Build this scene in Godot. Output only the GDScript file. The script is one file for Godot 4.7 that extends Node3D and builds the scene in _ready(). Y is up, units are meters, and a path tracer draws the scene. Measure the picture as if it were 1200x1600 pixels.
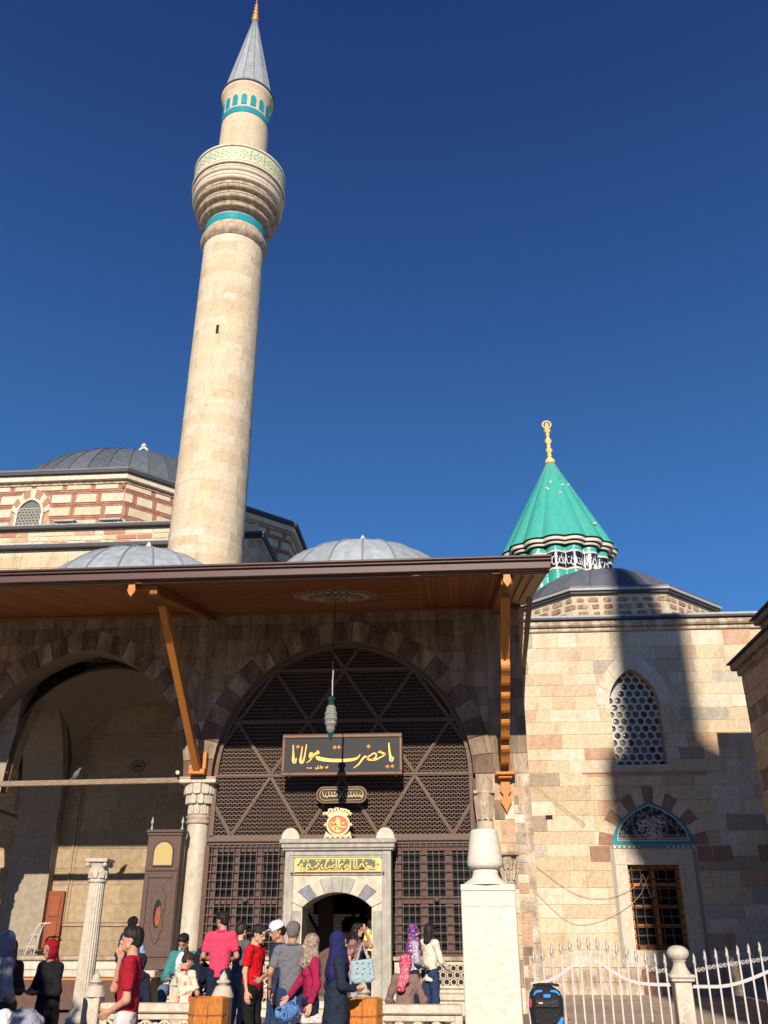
extends Node3D
# A mosque courtyard front: portico with wooden eave, minaret, green fluted tomb tower, tomb hall, fence and visitors.

var rng := RandomNumberGenerator.new()
var used := {}
var M := {}
var unit_stones: Array = []
var head_cache := {}
var hand_cache := {}
var uv_on := false   # lathe writes texture coordinates only where a print needs them

# ---------------------------------------------------------------- naming and nodes
func put(o: Node3D, called: String, parent: Node = self) -> Node3D:
	var key := "%d/%s" % [parent.get_instance_id(), called]
	var n: int = used.get(key, 0)
	used[key] = n + 1
	o.name = called if n == 0 else "%s_%03d" % [called, n]
	parent.add_child(o, true)
	return o

func thing(called: String, label: String, category: String, at := Vector3.ZERO, turn := 0.0, group := "") -> Node3D:
	var o := Node3D.new()
	put(o, called)
	o.position = at
	o.rotation.y = deg_to_rad(turn)
	tag(o, label, category, group)
	return o

func tag(o: Node, label: String, category: String, group := "") -> void:
	o.set_meta("label", label)
	o.set_meta("category", category)
	if group != "":
		o.set_meta("group", group)

func new_st() -> SurfaceTool:
	var st := SurfaceTool.new()
	st.begin(Mesh.PRIMITIVE_TRIANGLES)
	return st

func mesh_of(st: SurfaceTool) -> ArrayMesh:
	st.generate_normals()
	return st.commit()

func obj(called: String, st: SurfaceTool, m: Material, parent: Node = self, kind := "") -> MeshInstance3D:
	var o := MeshInstance3D.new()
	o.mesh = mesh_of(st)
	o.material_override = m
	put(o, called, parent)
	if kind != "":
		o.set_meta("kind", kind)
	return o

func inst(called: String, mesh: Mesh, m: Material, parent: Node, xf: Transform3D) -> MeshInstance3D:
	var o := MeshInstance3D.new()
	o.mesh = mesh
	o.material_override = m
	o.transform = xf
	put(o, called, parent)
	return o

# ---------------------------------------------------------------- shapes (faces given counter-clockwise, written clockwise)
func tri(st: SurfaceTool, a: Vector3, b: Vector3, c: Vector3) -> void:
	st.add_vertex(a); st.add_vertex(c); st.add_vertex(b)

func quad(st: SurfaceTool, a: Vector3, b: Vector3, c: Vector3, d: Vector3) -> void:
	tri(st, a, b, c)
	tri(st, a, c, d)

func box(st: SurfaceTool, c: Vector3, s: Vector3, xf := Transform3D(), bev := 0.0) -> void:
	st.set_smooth_group(-1)
	var h := s * 0.5
	if bev <= 0.0:
		var p: Array = []
		for i in 8:
			p.append(xf * (c + Vector3(h.x if i & 1 else -h.x, h.y if i & 2 else -h.y, h.z if i & 4 else -h.z)))
		quad(st, p[4], p[5], p[7], p[6]); quad(st, p[1], p[0], p[2], p[3])
		quad(st, p[5], p[1], p[3], p[7]); quad(st, p[0], p[4], p[6], p[2])
		quad(st, p[6], p[7], p[3], p[2]); quad(st, p[0], p[1], p[5], p[4])
		return
	# chamfered along every edge
	var f := func(ax: int, sg: float) -> Array:
		var u := (ax + 1) % 3
		var v := (ax + 2) % 3
		var out: Array = []
		for q in [[-1, -1], [1, -1], [1, 1], [-1, 1]]:
			var w := Vector3.ZERO
			w[ax] = sg * h[ax]; w[u] = q[0] * (h[u] - bev); w[v] = q[1] * (h[v] - bev)
			out.append(xf * (c + w))
		return out
	for ax in 3:
		for sg in [-1.0, 1.0]:
			var r: Array = f.call(ax, sg)
			if sg > 0: quad(st, r[0], r[1], r[2], r[3])
			else: quad(st, r[3], r[2], r[1], r[0])
	for ax in 3:
		var u := (ax + 1) % 3
		var v := (ax + 2) % 3
		for q in [[-1, -1], [1, -1], [1, 1], [-1, 1]]:
			var w: Array = []
			for e in [-1.0, 1.0]:
				var a := Vector3.ZERO
				a[ax] = e * (h[ax] - bev); a[u] = q[0] * h[u]; a[v] = q[1] * (h[v] - bev)
				var b := Vector3.ZERO
				b[ax] = e * (h[ax] - bev); b[u] = q[0] * (h[u] - bev); b[v] = q[1] * h[v]
				w.append(xf * (c + a)); w.append(xf * (c + b))
			if q[0] * q[1] > 0: quad(st, w[0], w[1], w[3], w[2])
			else: quad(st, w[1], w[0], w[2], w[3])
	for sx in [-1.0, 1.0]:
		for sy in [-1.0, 1.0]:
			for sz in [-1.0, 1.0]:
				var a := xf * (c + Vector3(sx * h.x, sy * (h.y - bev), sz * (h.z - bev)))
				var b := xf * (c + Vector3(sx * (h.x - bev), sy * h.y, sz * (h.z - bev)))
				var d := xf * (c + Vector3(sx * (h.x - bev), sy * (h.y - bev), sz * h.z))
				if sx * sy * sz > 0: tri(st, a, b, d)
				else: tri(st, a, d, b)

func bx(st: SurfaceTool, x0: float, x1: float, y0: float, y1: float, z0: float, z1: float, bev := 0.0) -> void:
	box(st, Vector3(x0 + x1, y0 + y1, z0 + z1) * 0.5, Vector3(absf(x1 - x0), absf(y1 - y0), absf(z1 - z0)), Transform3D(), bev)

func area2(poly: PackedVector2Array) -> float:
	var a := 0.0
	for i in poly.size():
		a += poly[i].cross(poly[(i + 1) % poly.size()])
	return a

# a 2D outline (x, y) pushed from z0 to z1 (z1 > z0; z1 faces +z), chamfered towards +z
func prism(st: SurfaceTool, poly_in: PackedVector2Array, z0: float, z1: float, xf := Transform3D(), bev := 0.0) -> void:
	st.set_smooth_group(-1)
	var poly := poly_in
	if area2(poly) < 0:
		poly = poly.duplicate()
		poly.reverse()
	var n := poly.size()
	var front := poly
	if bev > 0.0:
		var off := Geometry2D.offset_polygon(poly, -bev, Geometry2D.JOIN_MITER)
		if off.size() == 1 and off[0].size() == n:
			var o: PackedVector2Array = off[0]
			if area2(o) < 0:
				o.reverse()
			var best := 0
			for i in n:
				if o[i].distance_to(poly[0]) < o[best].distance_to(poly[0]):
					best = i
			front = PackedVector2Array()
			for i in n:
				front.append(o[(i + best) % n])
		else:
			bev = 0.0
	var ix := Geometry2D.triangulate_polygon(poly)
	if ix.is_empty():
		return
	var fx := Geometry2D.triangulate_polygon(front) if bev > 0.0 else ix
	for i in range(0, fx.size(), 3):
		var a := front[fx[i]]; var b := front[fx[i + 1]]; var c := front[fx[i + 2]]
		if (b - a).cross(c - a) < 0:
			var t := b; b = c; c = t
		tri(st, xf * Vector3(a.x, a.y, z1), xf * Vector3(b.x, b.y, z1), xf * Vector3(c.x, c.y, z1))
	for i in range(0, ix.size(), 3):
		var a := poly[ix[i]]; var b := poly[ix[i + 1]]; var c := poly[ix[i + 2]]
		if (b - a).cross(c - a) < 0:
			var t := b; b = c; c = t
		tri(st, xf * Vector3(a.x, a.y, z0), xf * Vector3(c.x, c.y, z0), xf * Vector3(b.x, b.y, z0))
	var zs := z1 - bev
	for i in n:
		var a := poly[i]; var b := poly[(i + 1) % n]
		quad(st, xf * Vector3(a.x, a.y, z0), xf * Vector3(b.x, b.y, z0), xf * Vector3(b.x, b.y, zs), xf * Vector3(a.x, a.y, zs))
		if bev > 0.0:
			var c := front[i]; var d := front[(i + 1) % n]
			quad(st, xf * Vector3(a.x, a.y, zs), xf * Vector3(b.x, b.y, zs), xf * Vector3(d.x, d.y, z1), xf * Vector3(c.x, c.y, z1))

# profile: Vector2(radius, height) from the bottom up
func lathe(st: SurfaceTool, prof: Array, segs: int, c := Vector3.ZERO, sharp := false, lobes := 0, lobe := 0.0, squash := Vector3.ONE) -> void:
	for i in prof.size() - 1:
		st.set_smooth_group(i + 1 if sharp else 1)
		var p: Vector2 = prof[i]
		var q: Vector2 = prof[i + 1]
		for k in segs:
			var r: Array = []
			for e in [[p, k], [p, k + 1], [q, k + 1], [q, k]]:
				var a: float = TAU * e[1] / segs
				var rad: float = e[0].x
				if lobes > 0:
					rad *= 1.0 - lobe * (1.0 - absf(sin(a * lobes * 0.5)))
				r.append(c + Vector3(rad * sin(a), e[0].y, rad * cos(a)) * squash)
			if uv_on and p.x > 0.0001:
				quad_uv(st, r, float(k) / segs, float(k + 1) / segs, float(i) / (prof.size() - 1), float(i + 1) / (prof.size() - 1), q.x > 0.0001)
			elif p.x < 0.0001:
				tri(st, r[0], r[2], r[3])
			elif q.x < 0.0001:
				tri(st, r[0], r[1], r[2])
			else:
				quad(st, r[0], r[1], r[2], r[3])

func quad_uv(st: SurfaceTool, r: Array, u0: float, u1: float, v0: float, v1: float, two: bool) -> void:
	st.set_uv(Vector2(u0, 1 - v0)); st.add_vertex(r[0])
	st.set_uv(Vector2(u1, 1 - v1)); st.add_vertex(r[2])
	st.set_uv(Vector2(u1, 1 - v0)); st.add_vertex(r[1])
	if two:
		st.set_uv(Vector2(u0, 1 - v0)); st.add_vertex(r[0])
		st.set_uv(Vector2(u0, 1 - v1)); st.add_vertex(r[3])
		st.set_uv(Vector2(u1, 1 - v1)); st.add_vertex(r[2])

func tube(st: SurfaceTool, pts: Array, rad, sides := 6, closed := false) -> void:
	st.set_smooth_group(1)
	var n := pts.size()
	var rings: Array = []
	var side := Vector3.ZERO
	for i in n:
		var a: Vector3 = pts[(i - 1 + n) % n] if closed else pts[maxi(i - 1, 0)]
		var b: Vector3 = pts[(i + 1) % n] if closed else pts[mini(i + 1, n - 1)]
		var d := (b - a).normalized()
		if side == Vector3.ZERO:
			side = d.cross(Vector3.UP if absf(d.y) < 0.9 else Vector3.RIGHT).normalized()
		else:
			side = (side - d * side.dot(d)).normalized()
		var up := side.cross(d)
		var r: float = rad[i] if rad is Array else rad
		var ring: Array = []
		for k in sides:
			var t := TAU * (k + 0.5) / sides
			ring.append(pts[i] + (side * cos(t) + up * sin(t)) * r)
		rings.append(ring)
	for i in (n if closed else n - 1):
		var p: Array = rings[i]
		var q: Array = rings[(i + 1) % n]
		for k in sides:
			var l := (k + 1) % sides
			quad(st, p[k], q[k], q[l], p[l])
	if not closed:
		st.set_smooth_group(-1)
		for k in range(1, sides - 1):
			tri(st, rings[0][0], rings[0][k], rings[0][k + 1])
			tri(st, rings[n - 1][0], rings[n - 1][k + 1], rings[n - 1][k])

func bar(st: SurfaceTool, a: Vector3, b: Vector3, w: float, h: float, up := Vector3.UP, bev := 0.0) -> void:
	var d := b - a
	var z := d.normalized()
	var x := up.cross(z).normalized()
	var y := z.cross(x)
	box(st, Vector3.ZERO, Vector3(w, h, d.length()), Transform3D(Basis(x, y, z), (a + b) * 0.5), bev)

# a pen stroke: points (x, y, width) become one outline, pushed out
func stroke(st: SurfaceTool, pts: Array, z0: float, z1: float, xf := Transform3D(), bev := 0.0) -> void:
	var left := PackedVector2Array()
	var right := PackedVector2Array()
	# smooth the pen path
	var path: Array = []
	for i in pts.size() - 1:
		var p0: Vector3 = pts[maxi(i - 1, 0)]
		var p1: Vector3 = pts[i]
		var p2: Vector3 = pts[i + 1]
		var p3: Vector3 = pts[mini(i + 2, pts.size() - 1)]
		for k in 4:
			path.append(p1.cubic_interpolate(p2, p0, p3, k / 4.0))
	path.append(pts[pts.size() - 1])
	for i in path.size():
		var a: Vector3 = path[maxi(i - 1, 0)]
		var b: Vector3 = path[mini(i + 1, path.size() - 1)]
		var d := Vector2(b.x - a.x, b.y - a.y).normalized()
		var nn := Vector2(-d.y, d.x) * maxf(path[i].z, 0.001) * 0.5
		var p := Vector2(path[i].x, path[i].y)
		left.append(p + nn)
		right.append(p - nn)
	st.set_smooth_group(-1)
	for i in path.size() - 1:
		var q := [left[i], left[i + 1], right[i + 1], right[i]]
		if (q[1] - q[0]).cross(q[3] - q[0]) < 0:
			q.reverse()
		var lo: Array = []
		var hi: Array = []
		for v in q:
			lo.append(xf * Vector3(v.x, v.y, z0))
			hi.append(xf * Vector3(v.x, v.y, z1))
		quad(st, hi[0], hi[1], hi[2], hi[3])
		for k in 4:
			quad(st, lo[k], lo[(k + 1) % 4], hi[(k + 1) % 4], hi[k])

func diamond(st: SurfaceTool, x: float, y: float, r: float, z0: float, z1: float, xf := Transform3D()) -> void:
	st.set_smooth_group(-1)
	var c := [Vector2(x - r, y), Vector2(x, y - r), Vector2(x + r, y), Vector2(x, y + r)]
	var top := xf * Vector3(x, y, z1 + r * 0.35)
	for k in 4:
		var a: Vector2 = c[k]; var b: Vector2 = c[(k + 1) % 4]
		quad(st, xf * Vector3(a.x, a.y, z0), xf * Vector3(b.x, b.y, z0), xf * Vector3(b.x, b.y, z1), xf * Vector3(a.x, a.y, z1))
		tri(st, xf * Vector3(a.x, a.y, z1), xf * Vector3(b.x, b.y, z1), top)

# ---------------------------------------------------------------- arches
func keel(cx: float, hw: float, ys: float, rise: float, n: int) -> PackedVector2Array:   # sharper eastern arch: an equilateral one drawn to this height
	var out := arch(cx, hw, 0.0, hw * 1.732, n)
	for i in out.size():
		out[i].y = ys + out[i].y * rise / (hw * 1.732)
	return out

func arch(cx: float, hw: float, ys: float, rise: float, n: int) -> PackedVector2Array:   # left springer, over the apex, to the right springer
	var out := PackedVector2Array()
	if rise >= hw:
		var e := (rise * rise - hw * hw) / (2 * hw)
		var top := atan2(rise, -e)
		for i in n + 1:
			var t: float = lerp(PI, top, float(i) / n)
			out.append(Vector2(cx + e + (hw + e) * cos(t), ys + (hw + e) * sin(t)))
		for i in range(n - 1, -1, -1):
			out.append(Vector2(2 * cx - out[i].x, out[i].y))
	else:
		var dy := (hw * hw - rise * rise) / (2 * rise)
		var r := rise + dy
		var a0 := atan2(dy, -hw)
		for i in 2 * n + 1:
			var t: float = lerp(a0, PI - a0, float(i) / (2 * n))
			out.append(Vector2(cx + r * cos(t), ys - dy + r * sin(t)))
	return out

func along(path: PackedVector2Array, t: float) -> Vector2:
	var total := 0.0
	for i in path.size() - 1:
		total += path[i].distance_to(path[i + 1])
	var left := t * total
	for i in path.size() - 1:
		var l := path[i].distance_to(path[i + 1])
		if left <= l + 1e-6:
			return path[i].lerp(path[i + 1], left / l)
		left -= l
	return path[path.size() - 1]

func voussoirs(parent: Node, inner: PackedVector2Array, outer: PackedVector2Array, n: int, z0: float, z1: float, mats: Array, xf := Transform3D(), called := "voussoir", gap := 0.04) -> void:
	for i in n:
		var p := PackedVector2Array()
		for k in 4:
			p.append(along(inner, (i + gap * 0.5 + (1 - gap) * k / 3.0) / n))
		for k in range(3, -1, -1):
			p.append(along(outer, (i + gap * 0.5 + (1 - gap) * k / 3.0) / n))
		var st := new_st()
		prism(st, p, z0, z1 + rng.randf_range(-0.004, 0.004), xf, 0.008)
		obj(called, st, mats[i % mats.size()], parent)

func pick(list: Array) -> Material:
	return list[rng.randi() % list.size()]

# ashlar on a plane: every block a piece of its own, cut round the openings
func masonry(parent: Node, x0: float, x1: float, y0: float, y1: float, ch: float, wmin: float, wmax: float, holes: Array, z0: float, z1: float, mats: Array, xf := Transform3D(), gap := 0.012, called := "stone", rough := 0.006) -> void:
	var y := y0
	while y < y1 - 0.05:
		var h: float = ch * rng.randf_range(0.85, 1.15)
		if y + h > y1 - ch * 0.5:
			h = y1 - y
		var x := x0 - rng.randf() * wmin * 0.8
		while x < x1 - 0.01:
			var w: float = rng.randf_range(wmin, wmax)
			var a := maxf(x, x0)
			var b := minf(x + w, x1)
			if x1 - b < wmin * 0.35:
				b = x1
			x = x + w if b < x1 else x1
			if b - a < 0.06:
				continue
			var r := PackedVector2Array([Vector2(a + gap / 2, y + gap / 2), Vector2(b - gap / 2, y + gap / 2), Vector2(b - gap / 2, y + h - gap / 2), Vector2(a + gap / 2, y + h - gap / 2)])
			var parts: Array = [r]
			var cut := false
			for hole in holes:
				var nxt: Array = []
				for p in parts:
					if Geometry2D.intersect_polygons(p, hole).is_empty():
						nxt.append(p)
						continue
					cut = true
					for q in Geometry2D.clip_polygons(p, hole):
						if not Geometry2D.is_polygon_clockwise(q) and absf(area2(q)) > 0.016:
							nxt.append(q)
				parts = nxt
			var m := pick(mats)
			var dz := rng.randf_range(-rough, rough)
			if not cut:
				inst(called, unit_stones[rng.randi() % unit_stones.size()], m, parent, xf * Transform3D(Basis.from_scale(Vector3(b - a - gap, h - gap, z1 + dz - z0)), Vector3((a + b) / 2, y + h / 2, z0)))
			else:
				for p in parts:
					var st := new_st()
					prism(st, p, z0, z1 + dz, xf, 0.005)
					obj(called, st, m, parent)
		y += h

func make_unit_stones() -> void:
	for v in 4:
		var st := new_st()
		st.set_smooth_group(-1)
		var f: Array = []
		var b: Array = []
		var k: Array = []
		for q in [[-1, -1], [1, -1], [1, 1], [-1, 1]]:
			b.append(Vector3(q[0] * 0.5, q[1] * 0.5, 0))
			k.append(Vector3(q[0] * 0.5, q[1] * 0.5, 0.85))
			f.append(Vector3(q[0] * (0.488 - rng.randf() * 0.006), q[1] * (0.475 - rng.randf() * 0.015), 0.97 + rng.randf() * 0.06))
		quad(st, f[0], f[1], f[2], f[3])
		for i in 4:
			var j := (i + 1) % 4
			quad(st, b[i], b[j], k[j], k[i])
			quad(st, k[i], k[j], f[j], f[i])
		unit_stones.append(mesh_of(st))

# ---------------------------------------------------------------- materials
func noise_tex(kind: int, freq: float, octaves: int, lo: Color, hi: Color, size := 512, seed_ := 1, normal := 0.0, warp := 0.0) -> NoiseTexture2D:
	var n := FastNoiseLite.new()
	n.noise_type = kind
	n.frequency = freq
	n.seed = seed_
	n.fractal_octaves = octaves
	if octaves > 1:
		n.fractal_type = FastNoiseLite.FRACTAL_FBM
	else:
		n.fractal_type = FastNoiseLite.FRACTAL_NONE
	if warp > 0.0:
		n.domain_warp_enabled = true
		n.domain_warp_amplitude = warp
		n.domain_warp_frequency = freq * 0.7
	var t := NoiseTexture2D.new()
	t.width = size
	t.height = size
	t.seamless = true
	t.noise = n
	if normal > 0.0:
		t.as_normal_map = true
		t.bump_strength = normal
	else:
		var g := Gradient.new()
		g.set_color(0, lo)
		g.set_color(1, hi)
		t.color_ramp = g
	return t

func lin(r: float, g: float, b: float) -> Color:
	return Color(r, g, b).linear_to_srgb()

func mat(r: float, g: float, b: float, rough := 0.85, tex: Texture2D = null, scale := Vector3.ONE, nrm: Texture2D = null, nstr := 1.0, nscale := Vector3.ZERO) -> StandardMaterial3D:
	var m := StandardMaterial3D.new()
	m.albedo_color = lin(r, g, b)
	m.roughness = rough
	m.metallic_specular = 0.4
	if tex or nrm:
		m.uv1_triplanar = true
		m.uv1_world_triplanar = true
		m.uv1_scale = scale
	if tex:
		m.albedo_texture = tex
	if nrm:
		m.normal_enabled = true
		m.normal_texture = nrm
		m.normal_scale = nstr
	return m

var T := {}
# broad rain stains and grime laid over a finer texture
func stain(m: StandardMaterial3D, sc: Vector3) -> StandardMaterial3D:
	m.detail_enabled = true
	m.detail_blend_mode = BaseMaterial3D.BLEND_MODE_MUL
	m.detail_albedo = T.stain
	m.detail_uv_layer = BaseMaterial3D.DETAIL_UV_2
	m.uv2_triplanar = true
	m.uv2_world_triplanar = true
	m.uv2_scale = sc
	return m

func make_materials() -> void:
	var w := Color.WHITE
	T.stone = noise_tex(FastNoiseLite.TYPE_SIMPLEX_SMOOTH, 0.016, 5, Color(0.87, 0.85, 0.81), w, 512, 3)
	T.weather = noise_tex(FastNoiseLite.TYPE_SIMPLEX_SMOOTH, 0.008, 6, Color(0.62, 0.56, 0.50), w, 512, 9, 0.0, 40.0)
	T.pit = noise_tex(FastNoiseLite.TYPE_SIMPLEX, 0.05, 5, w, w, 512, 5, 6.0)
	T.fine = noise_tex(FastNoiseLite.TYPE_SIMPLEX, 0.12, 3, Color(0.80, 0.80, 0.80), w, 256, 11)
	T.wood = noise_tex(FastNoiseLite.TYPE_SIMPLEX_SMOOTH, 0.02, 4, Color(0.74, 0.68, 0.62), w, 512, 21, 0.0, 20.0)
	T.marble = noise_tex(FastNoiseLite.TYPE_SIMPLEX_SMOOTH, 0.010, 6, Color(0.80, 0.80, 0.81), w, 512, 31, 0.0, 90.0)
	T.lead = noise_tex(FastNoiseLite.TYPE_SIMPLEX_SMOOTH, 0.015, 5, Color(0.80, 0.82, 0.85), w, 512, 41)
	T.cloth = noise_tex(FastNoiseLite.TYPE_SIMPLEX_SMOOTH, 0.02, 3, w, w, 256, 51, 9.0)
	T.stain = noise_tex(FastNoiseLite.TYPE_SIMPLEX_SMOOTH, 0.012, 6, Color(0.90, 0.875, 0.84), w, 512, 77, 0.0, 30.0)
	T.stain.color_ramp.set_offset(1, 0.42)
	T.dent = noise_tex(FastNoiseLite.TYPE_SIMPLEX_SMOOTH, 0.012, 3, w, w, 256, 81, 14.0)
	T.glaze = noise_tex(FastNoiseLite.TYPE_CELLULAR, 0.03, 1, Color(0.80, 0.88, 0.86), w, 512, 61)
	var s1 := Vector3(0.5, 0.5, 0.5)
	var pal := [[0.66, 0.57, 0.405], [0.69, 0.61, 0.45], [0.635, 0.54, 0.38], [0.705, 0.635, 0.49], [0.67, 0.585, 0.425], [0.63, 0.53, 0.37]]
	M.lime = []
	for p in pal:
		M.lime.append(stain(mat(p[0], p[1], p[2], 0.9, T.stone, Vector3(0.9, 0.9, 0.9), T.pit, 1.1), Vector3(0.22, 0.10, 0.22)))
	M.tan = mat(0.53, 0.42, 0.26, 0.9, T.stone, s1, T.pit, 0.7)
	M.tan2 = mat(0.55, 0.38, 0.26, 0.9, T.stone, s1, T.pit, 0.7)
	M.greystone = mat(0.40, 0.36, 0.30, 0.9, T.stone, s1, T.pit, 0.7)
	M.redstone = mat(0.56, 0.26, 0.15, 0.9, T.stone, s1, T.pit, 0.7)
	M.brownstone = mat(0.34, 0.22, 0.16, 0.9, T.stone, s1, T.pit, 0.7)
	M.pale = mat(0.69, 0.63, 0.52, 0.9, T.stone, s1, T.pit, 0.6)
	for k in [M.tan, M.tan2, M.greystone, M.redstone, M.brownstone, M.pale]:
		stain(k, Vector3(0.22, 0.10, 0.22))
	var odd: Array = []
	for p in [[0.46, 0.43, 0.37], [0.58, 0.48, 0.34], [0.62, 0.48, 0.34], [0.42, 0.36, 0.28], [0.55, 0.51, 0.44]]:
		odd.append(stain(mat(p[0], p[1], p[2], 0.9, T.stone, Vector3(0.9, 0.9, 0.9), T.pit, 1.1), Vector3(0.22, 0.10, 0.22)))
	M.hall_mix = M.lime + M.lime + M.lime + [M.pale, M.pale, M.pale, M.tan2, M.lime[3], M.lime[1], M.pale, M.lime[3]] + odd
	M.mortar = mat(0.58, 0.50, 0.37, 0.95, T.stone, s1, T.pit, 0.6)
	M.mortar_dark = mat(0.22, 0.18, 0.14, 0.95, T.stone, s1, T.pit, 0.6)
	# weathered portico front, streaked by rain
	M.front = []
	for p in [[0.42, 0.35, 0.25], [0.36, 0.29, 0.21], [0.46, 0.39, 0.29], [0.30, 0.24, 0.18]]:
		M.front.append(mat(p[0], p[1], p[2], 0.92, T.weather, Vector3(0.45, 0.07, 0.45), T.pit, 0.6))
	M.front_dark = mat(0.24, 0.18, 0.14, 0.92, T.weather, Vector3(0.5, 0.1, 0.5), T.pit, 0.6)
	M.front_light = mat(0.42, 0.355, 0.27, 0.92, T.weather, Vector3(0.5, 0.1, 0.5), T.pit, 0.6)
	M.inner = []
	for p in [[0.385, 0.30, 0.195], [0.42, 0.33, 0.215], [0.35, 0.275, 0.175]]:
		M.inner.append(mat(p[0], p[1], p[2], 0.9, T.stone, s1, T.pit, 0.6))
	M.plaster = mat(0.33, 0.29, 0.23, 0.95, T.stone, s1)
	M.whitewash = mat(0.70, 0.64, 0.53, 0.95, T.weather, Vector3(0.8, 0.3, 0.8), T.pit, 0.8)
	M.marble = mat(0.57, 0.53, 0.44, 0.45, T.stone, Vector3(0.9, 0.5, 0.9), T.pit, 0.25)
	M.marble_white = mat(0.68, 0.65, 0.575, 0.5, T.stone, Vector3(0.6, 1.6, 0.6), T.pit, 0.12)
	stain(M.marble, Vector3(0.5, 0.22, 0.5))
	M.marble_grey = mat(0.40, 0.39, 0.325, 0.5, T.marble, Vector3(0.9, 0.45, 0.9), T.pit, 0.25)
	M.marble_blue = mat(0.21, 0.235, 0.265, 0.5, T.marble, Vector3(1.2, 1.2, 1.2), T.pit, 0.25)
	M.carved = mat(0.62, 0.56, 0.44, 0.8, T.weather, Vector3(1.0, 0.6, 1.0), T.pit, 0.6)
	M.brick = [mat(0.45, 0.20, 0.13, 0.95, T.fine, Vector3(2, 2, 2), T.pit, 0.8), mat(0.50, 0.25, 0.17, 0.95, T.fine, Vector3(2, 2, 2), T.pit, 0.8), mat(0.40, 0.18, 0.13, 0.95, T.fine, Vector3(2, 2, 2), T.pit, 0.8)]
	M.brick_joint = mat(0.50, 0.33, 0.24, 0.95, T.stone, s1, T.pit, 0.6)
	M.lead = []
	for p in [[0.36, 0.405, 0.42], [0.39, 0.435, 0.45], [0.335, 0.38, 0.395]]:
		M.lead.append(stain(mat(p[0], p[1], p[2], 0.55, T.lead, Vector3(0.5, 0.5, 0.5), T.dent, 0.6), Vector3(0.35, 0.12, 0.35)))
	M.lead_mid = []
	for p in [[0.115, 0.135, 0.155], [0.13, 0.15, 0.17], [0.10, 0.12, 0.14]]:
		M.lead_mid.append(mat(p[0], p[1], p[2], 0.5, T.lead, Vector3(0.4, 0.4, 0.4), T.dent, 0.6))
	M.lead_dark = []
	for p in [[0.12, 0.13, 0.145], [0.14, 0.15, 0.165], [0.105, 0.115, 0.13]]:
		M.lead_dark.append(mat(p[0], p[1], p[2], 0.5, T.lead, Vector3(0.4, 0.4, 0.4), T.pit, 0.15))
	M.seam = mat(0.20, 0.23, 0.25, 0.55)
	M.seam_dark = mat(0.09, 0.10, 0.11, 0.55)
	M.flashing = mat(0.05, 0.052, 0.058, 0.6)
	M.flashing_light = mat(0.42, 0.42, 0.40, 0.6, T.lead, Vector3(1, 1, 1))
	M.turquoise = mat(0.03, 0.32, 0.40, 0.25, T.glaze, Vector3(1.5, 1.5, 1.5))
	M.green = mat(0.075, 0.43, 0.365, 0.28, T.glaze, Vector3(1.6, 1.6, 1.6), T.dent, 0.35)
	stain(M.green, Vector3(0.5, 0.18, 0.5))
	M.green_joint = mat(0.16, 0.28, 0.22, 0.7)
	M.white_tile = mat(0.64, 0.61, 0.53, 0.45, T.stone, Vector3(1, 1, 1))
	M.black_tile = mat(0.02, 0.02, 0.025, 0.4)
	M.gold = mat(0.60, 0.33, 0.085, 0.4)
	M.gold.metallic = 0.3
	M.gold_pale = mat(0.70, 0.49, 0.17, 0.5)
	M.gutter = stain(mat(0.098, 0.053, 0.047, 0.5, T.fine, Vector3(1, 1, 1)), Vector3(0.3, 1.0, 0.3))
	M.soffit = []
	for p in [[0.36, 0.145, 0.056], [0.32, 0.125, 0.048], [0.40, 0.165, 0.066]]:
		M.soffit.append(mat(p[0], p[1], p[2], 0.55, T.wood, Vector3(2.5, 2.5, 0.4)))
	M.orange = mat(0.66, 0.27, 0.055, 0.5, T.wood, Vector3(3, 0.7, 3))
	M.orange_dark = mat(0.36, 0.13, 0.035, 0.55, T.wood, Vector3(3, 0.7, 3))
	M.pine = mat(0.50, 0.33, 0.17, 0.6, T.wood, Vector3(3, 3, 0.5))
	M.lattice = mat(0.195, 0.15, 0.123, 0.8, T.wood, Vector3(2, 2, 2))
	M.frame_brown = mat(0.145, 0.085, 0.07, 0.7, T.wood, Vector3(3, 0.8, 3))
	M.iron = mat(0.11, 0.095, 0.09, 0.6, T.fine, Vector3(4, 4, 4))
	M.cabinet = mat(0.125, 0.085, 0.07, 0.6, T.wood, Vector3(4, 0.8, 4))
	M.dark = mat(0.02, 0.017, 0.015, 0.9)
	M.glass = mat(0.010, 0.010, 0.011, 0.35)
	M.glass.metallic_specular = 0.15
	M.glass_dim = mat(0.12, 0.14, 0.14, 0.3)
	M.sign_face = mat(0.019, 0.021, 0.024, 0.6, T.fine, Vector3(2, 2, 2))
	M.sign_frame = mat(0.22, 0.13, 0.085, 0.5, T.wood, Vector3(1, 4, 4))
	M.white_iron = stain(mat(0.58, 0.57, 0.54, 0.5, T.fine, Vector3(6, 6, 6)), Vector3(1.5, 0.8, 1.5))
	M.beam = mat(0.30, 0.25, 0.19, 0.85, T.wood, Vector3(0.4, 3, 3))
	M.pave = [mat(0.42, 0.34, 0.27, 0.9, T.stone, s1, T.pit, 0.5), mat(0.46, 0.37, 0.29, 0.9, T.stone, s1, T.pit, 0.5), mat(0.38, 0.31, 0.25, 0.9, T.stone, s1, T.pit, 0.5)]
	M.leaf = [mat(0.05, 0.10, 0.025, 0.6), mat(0.07, 0.12, 0.03, 0.6), mat(0.04, 0.08, 0.02, 0.6)]
	M.bark = mat(0.10, 0.075, 0.055, 0.9, T.weather, Vector3(2, 0.5, 2), T.pit, 1.0)

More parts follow.
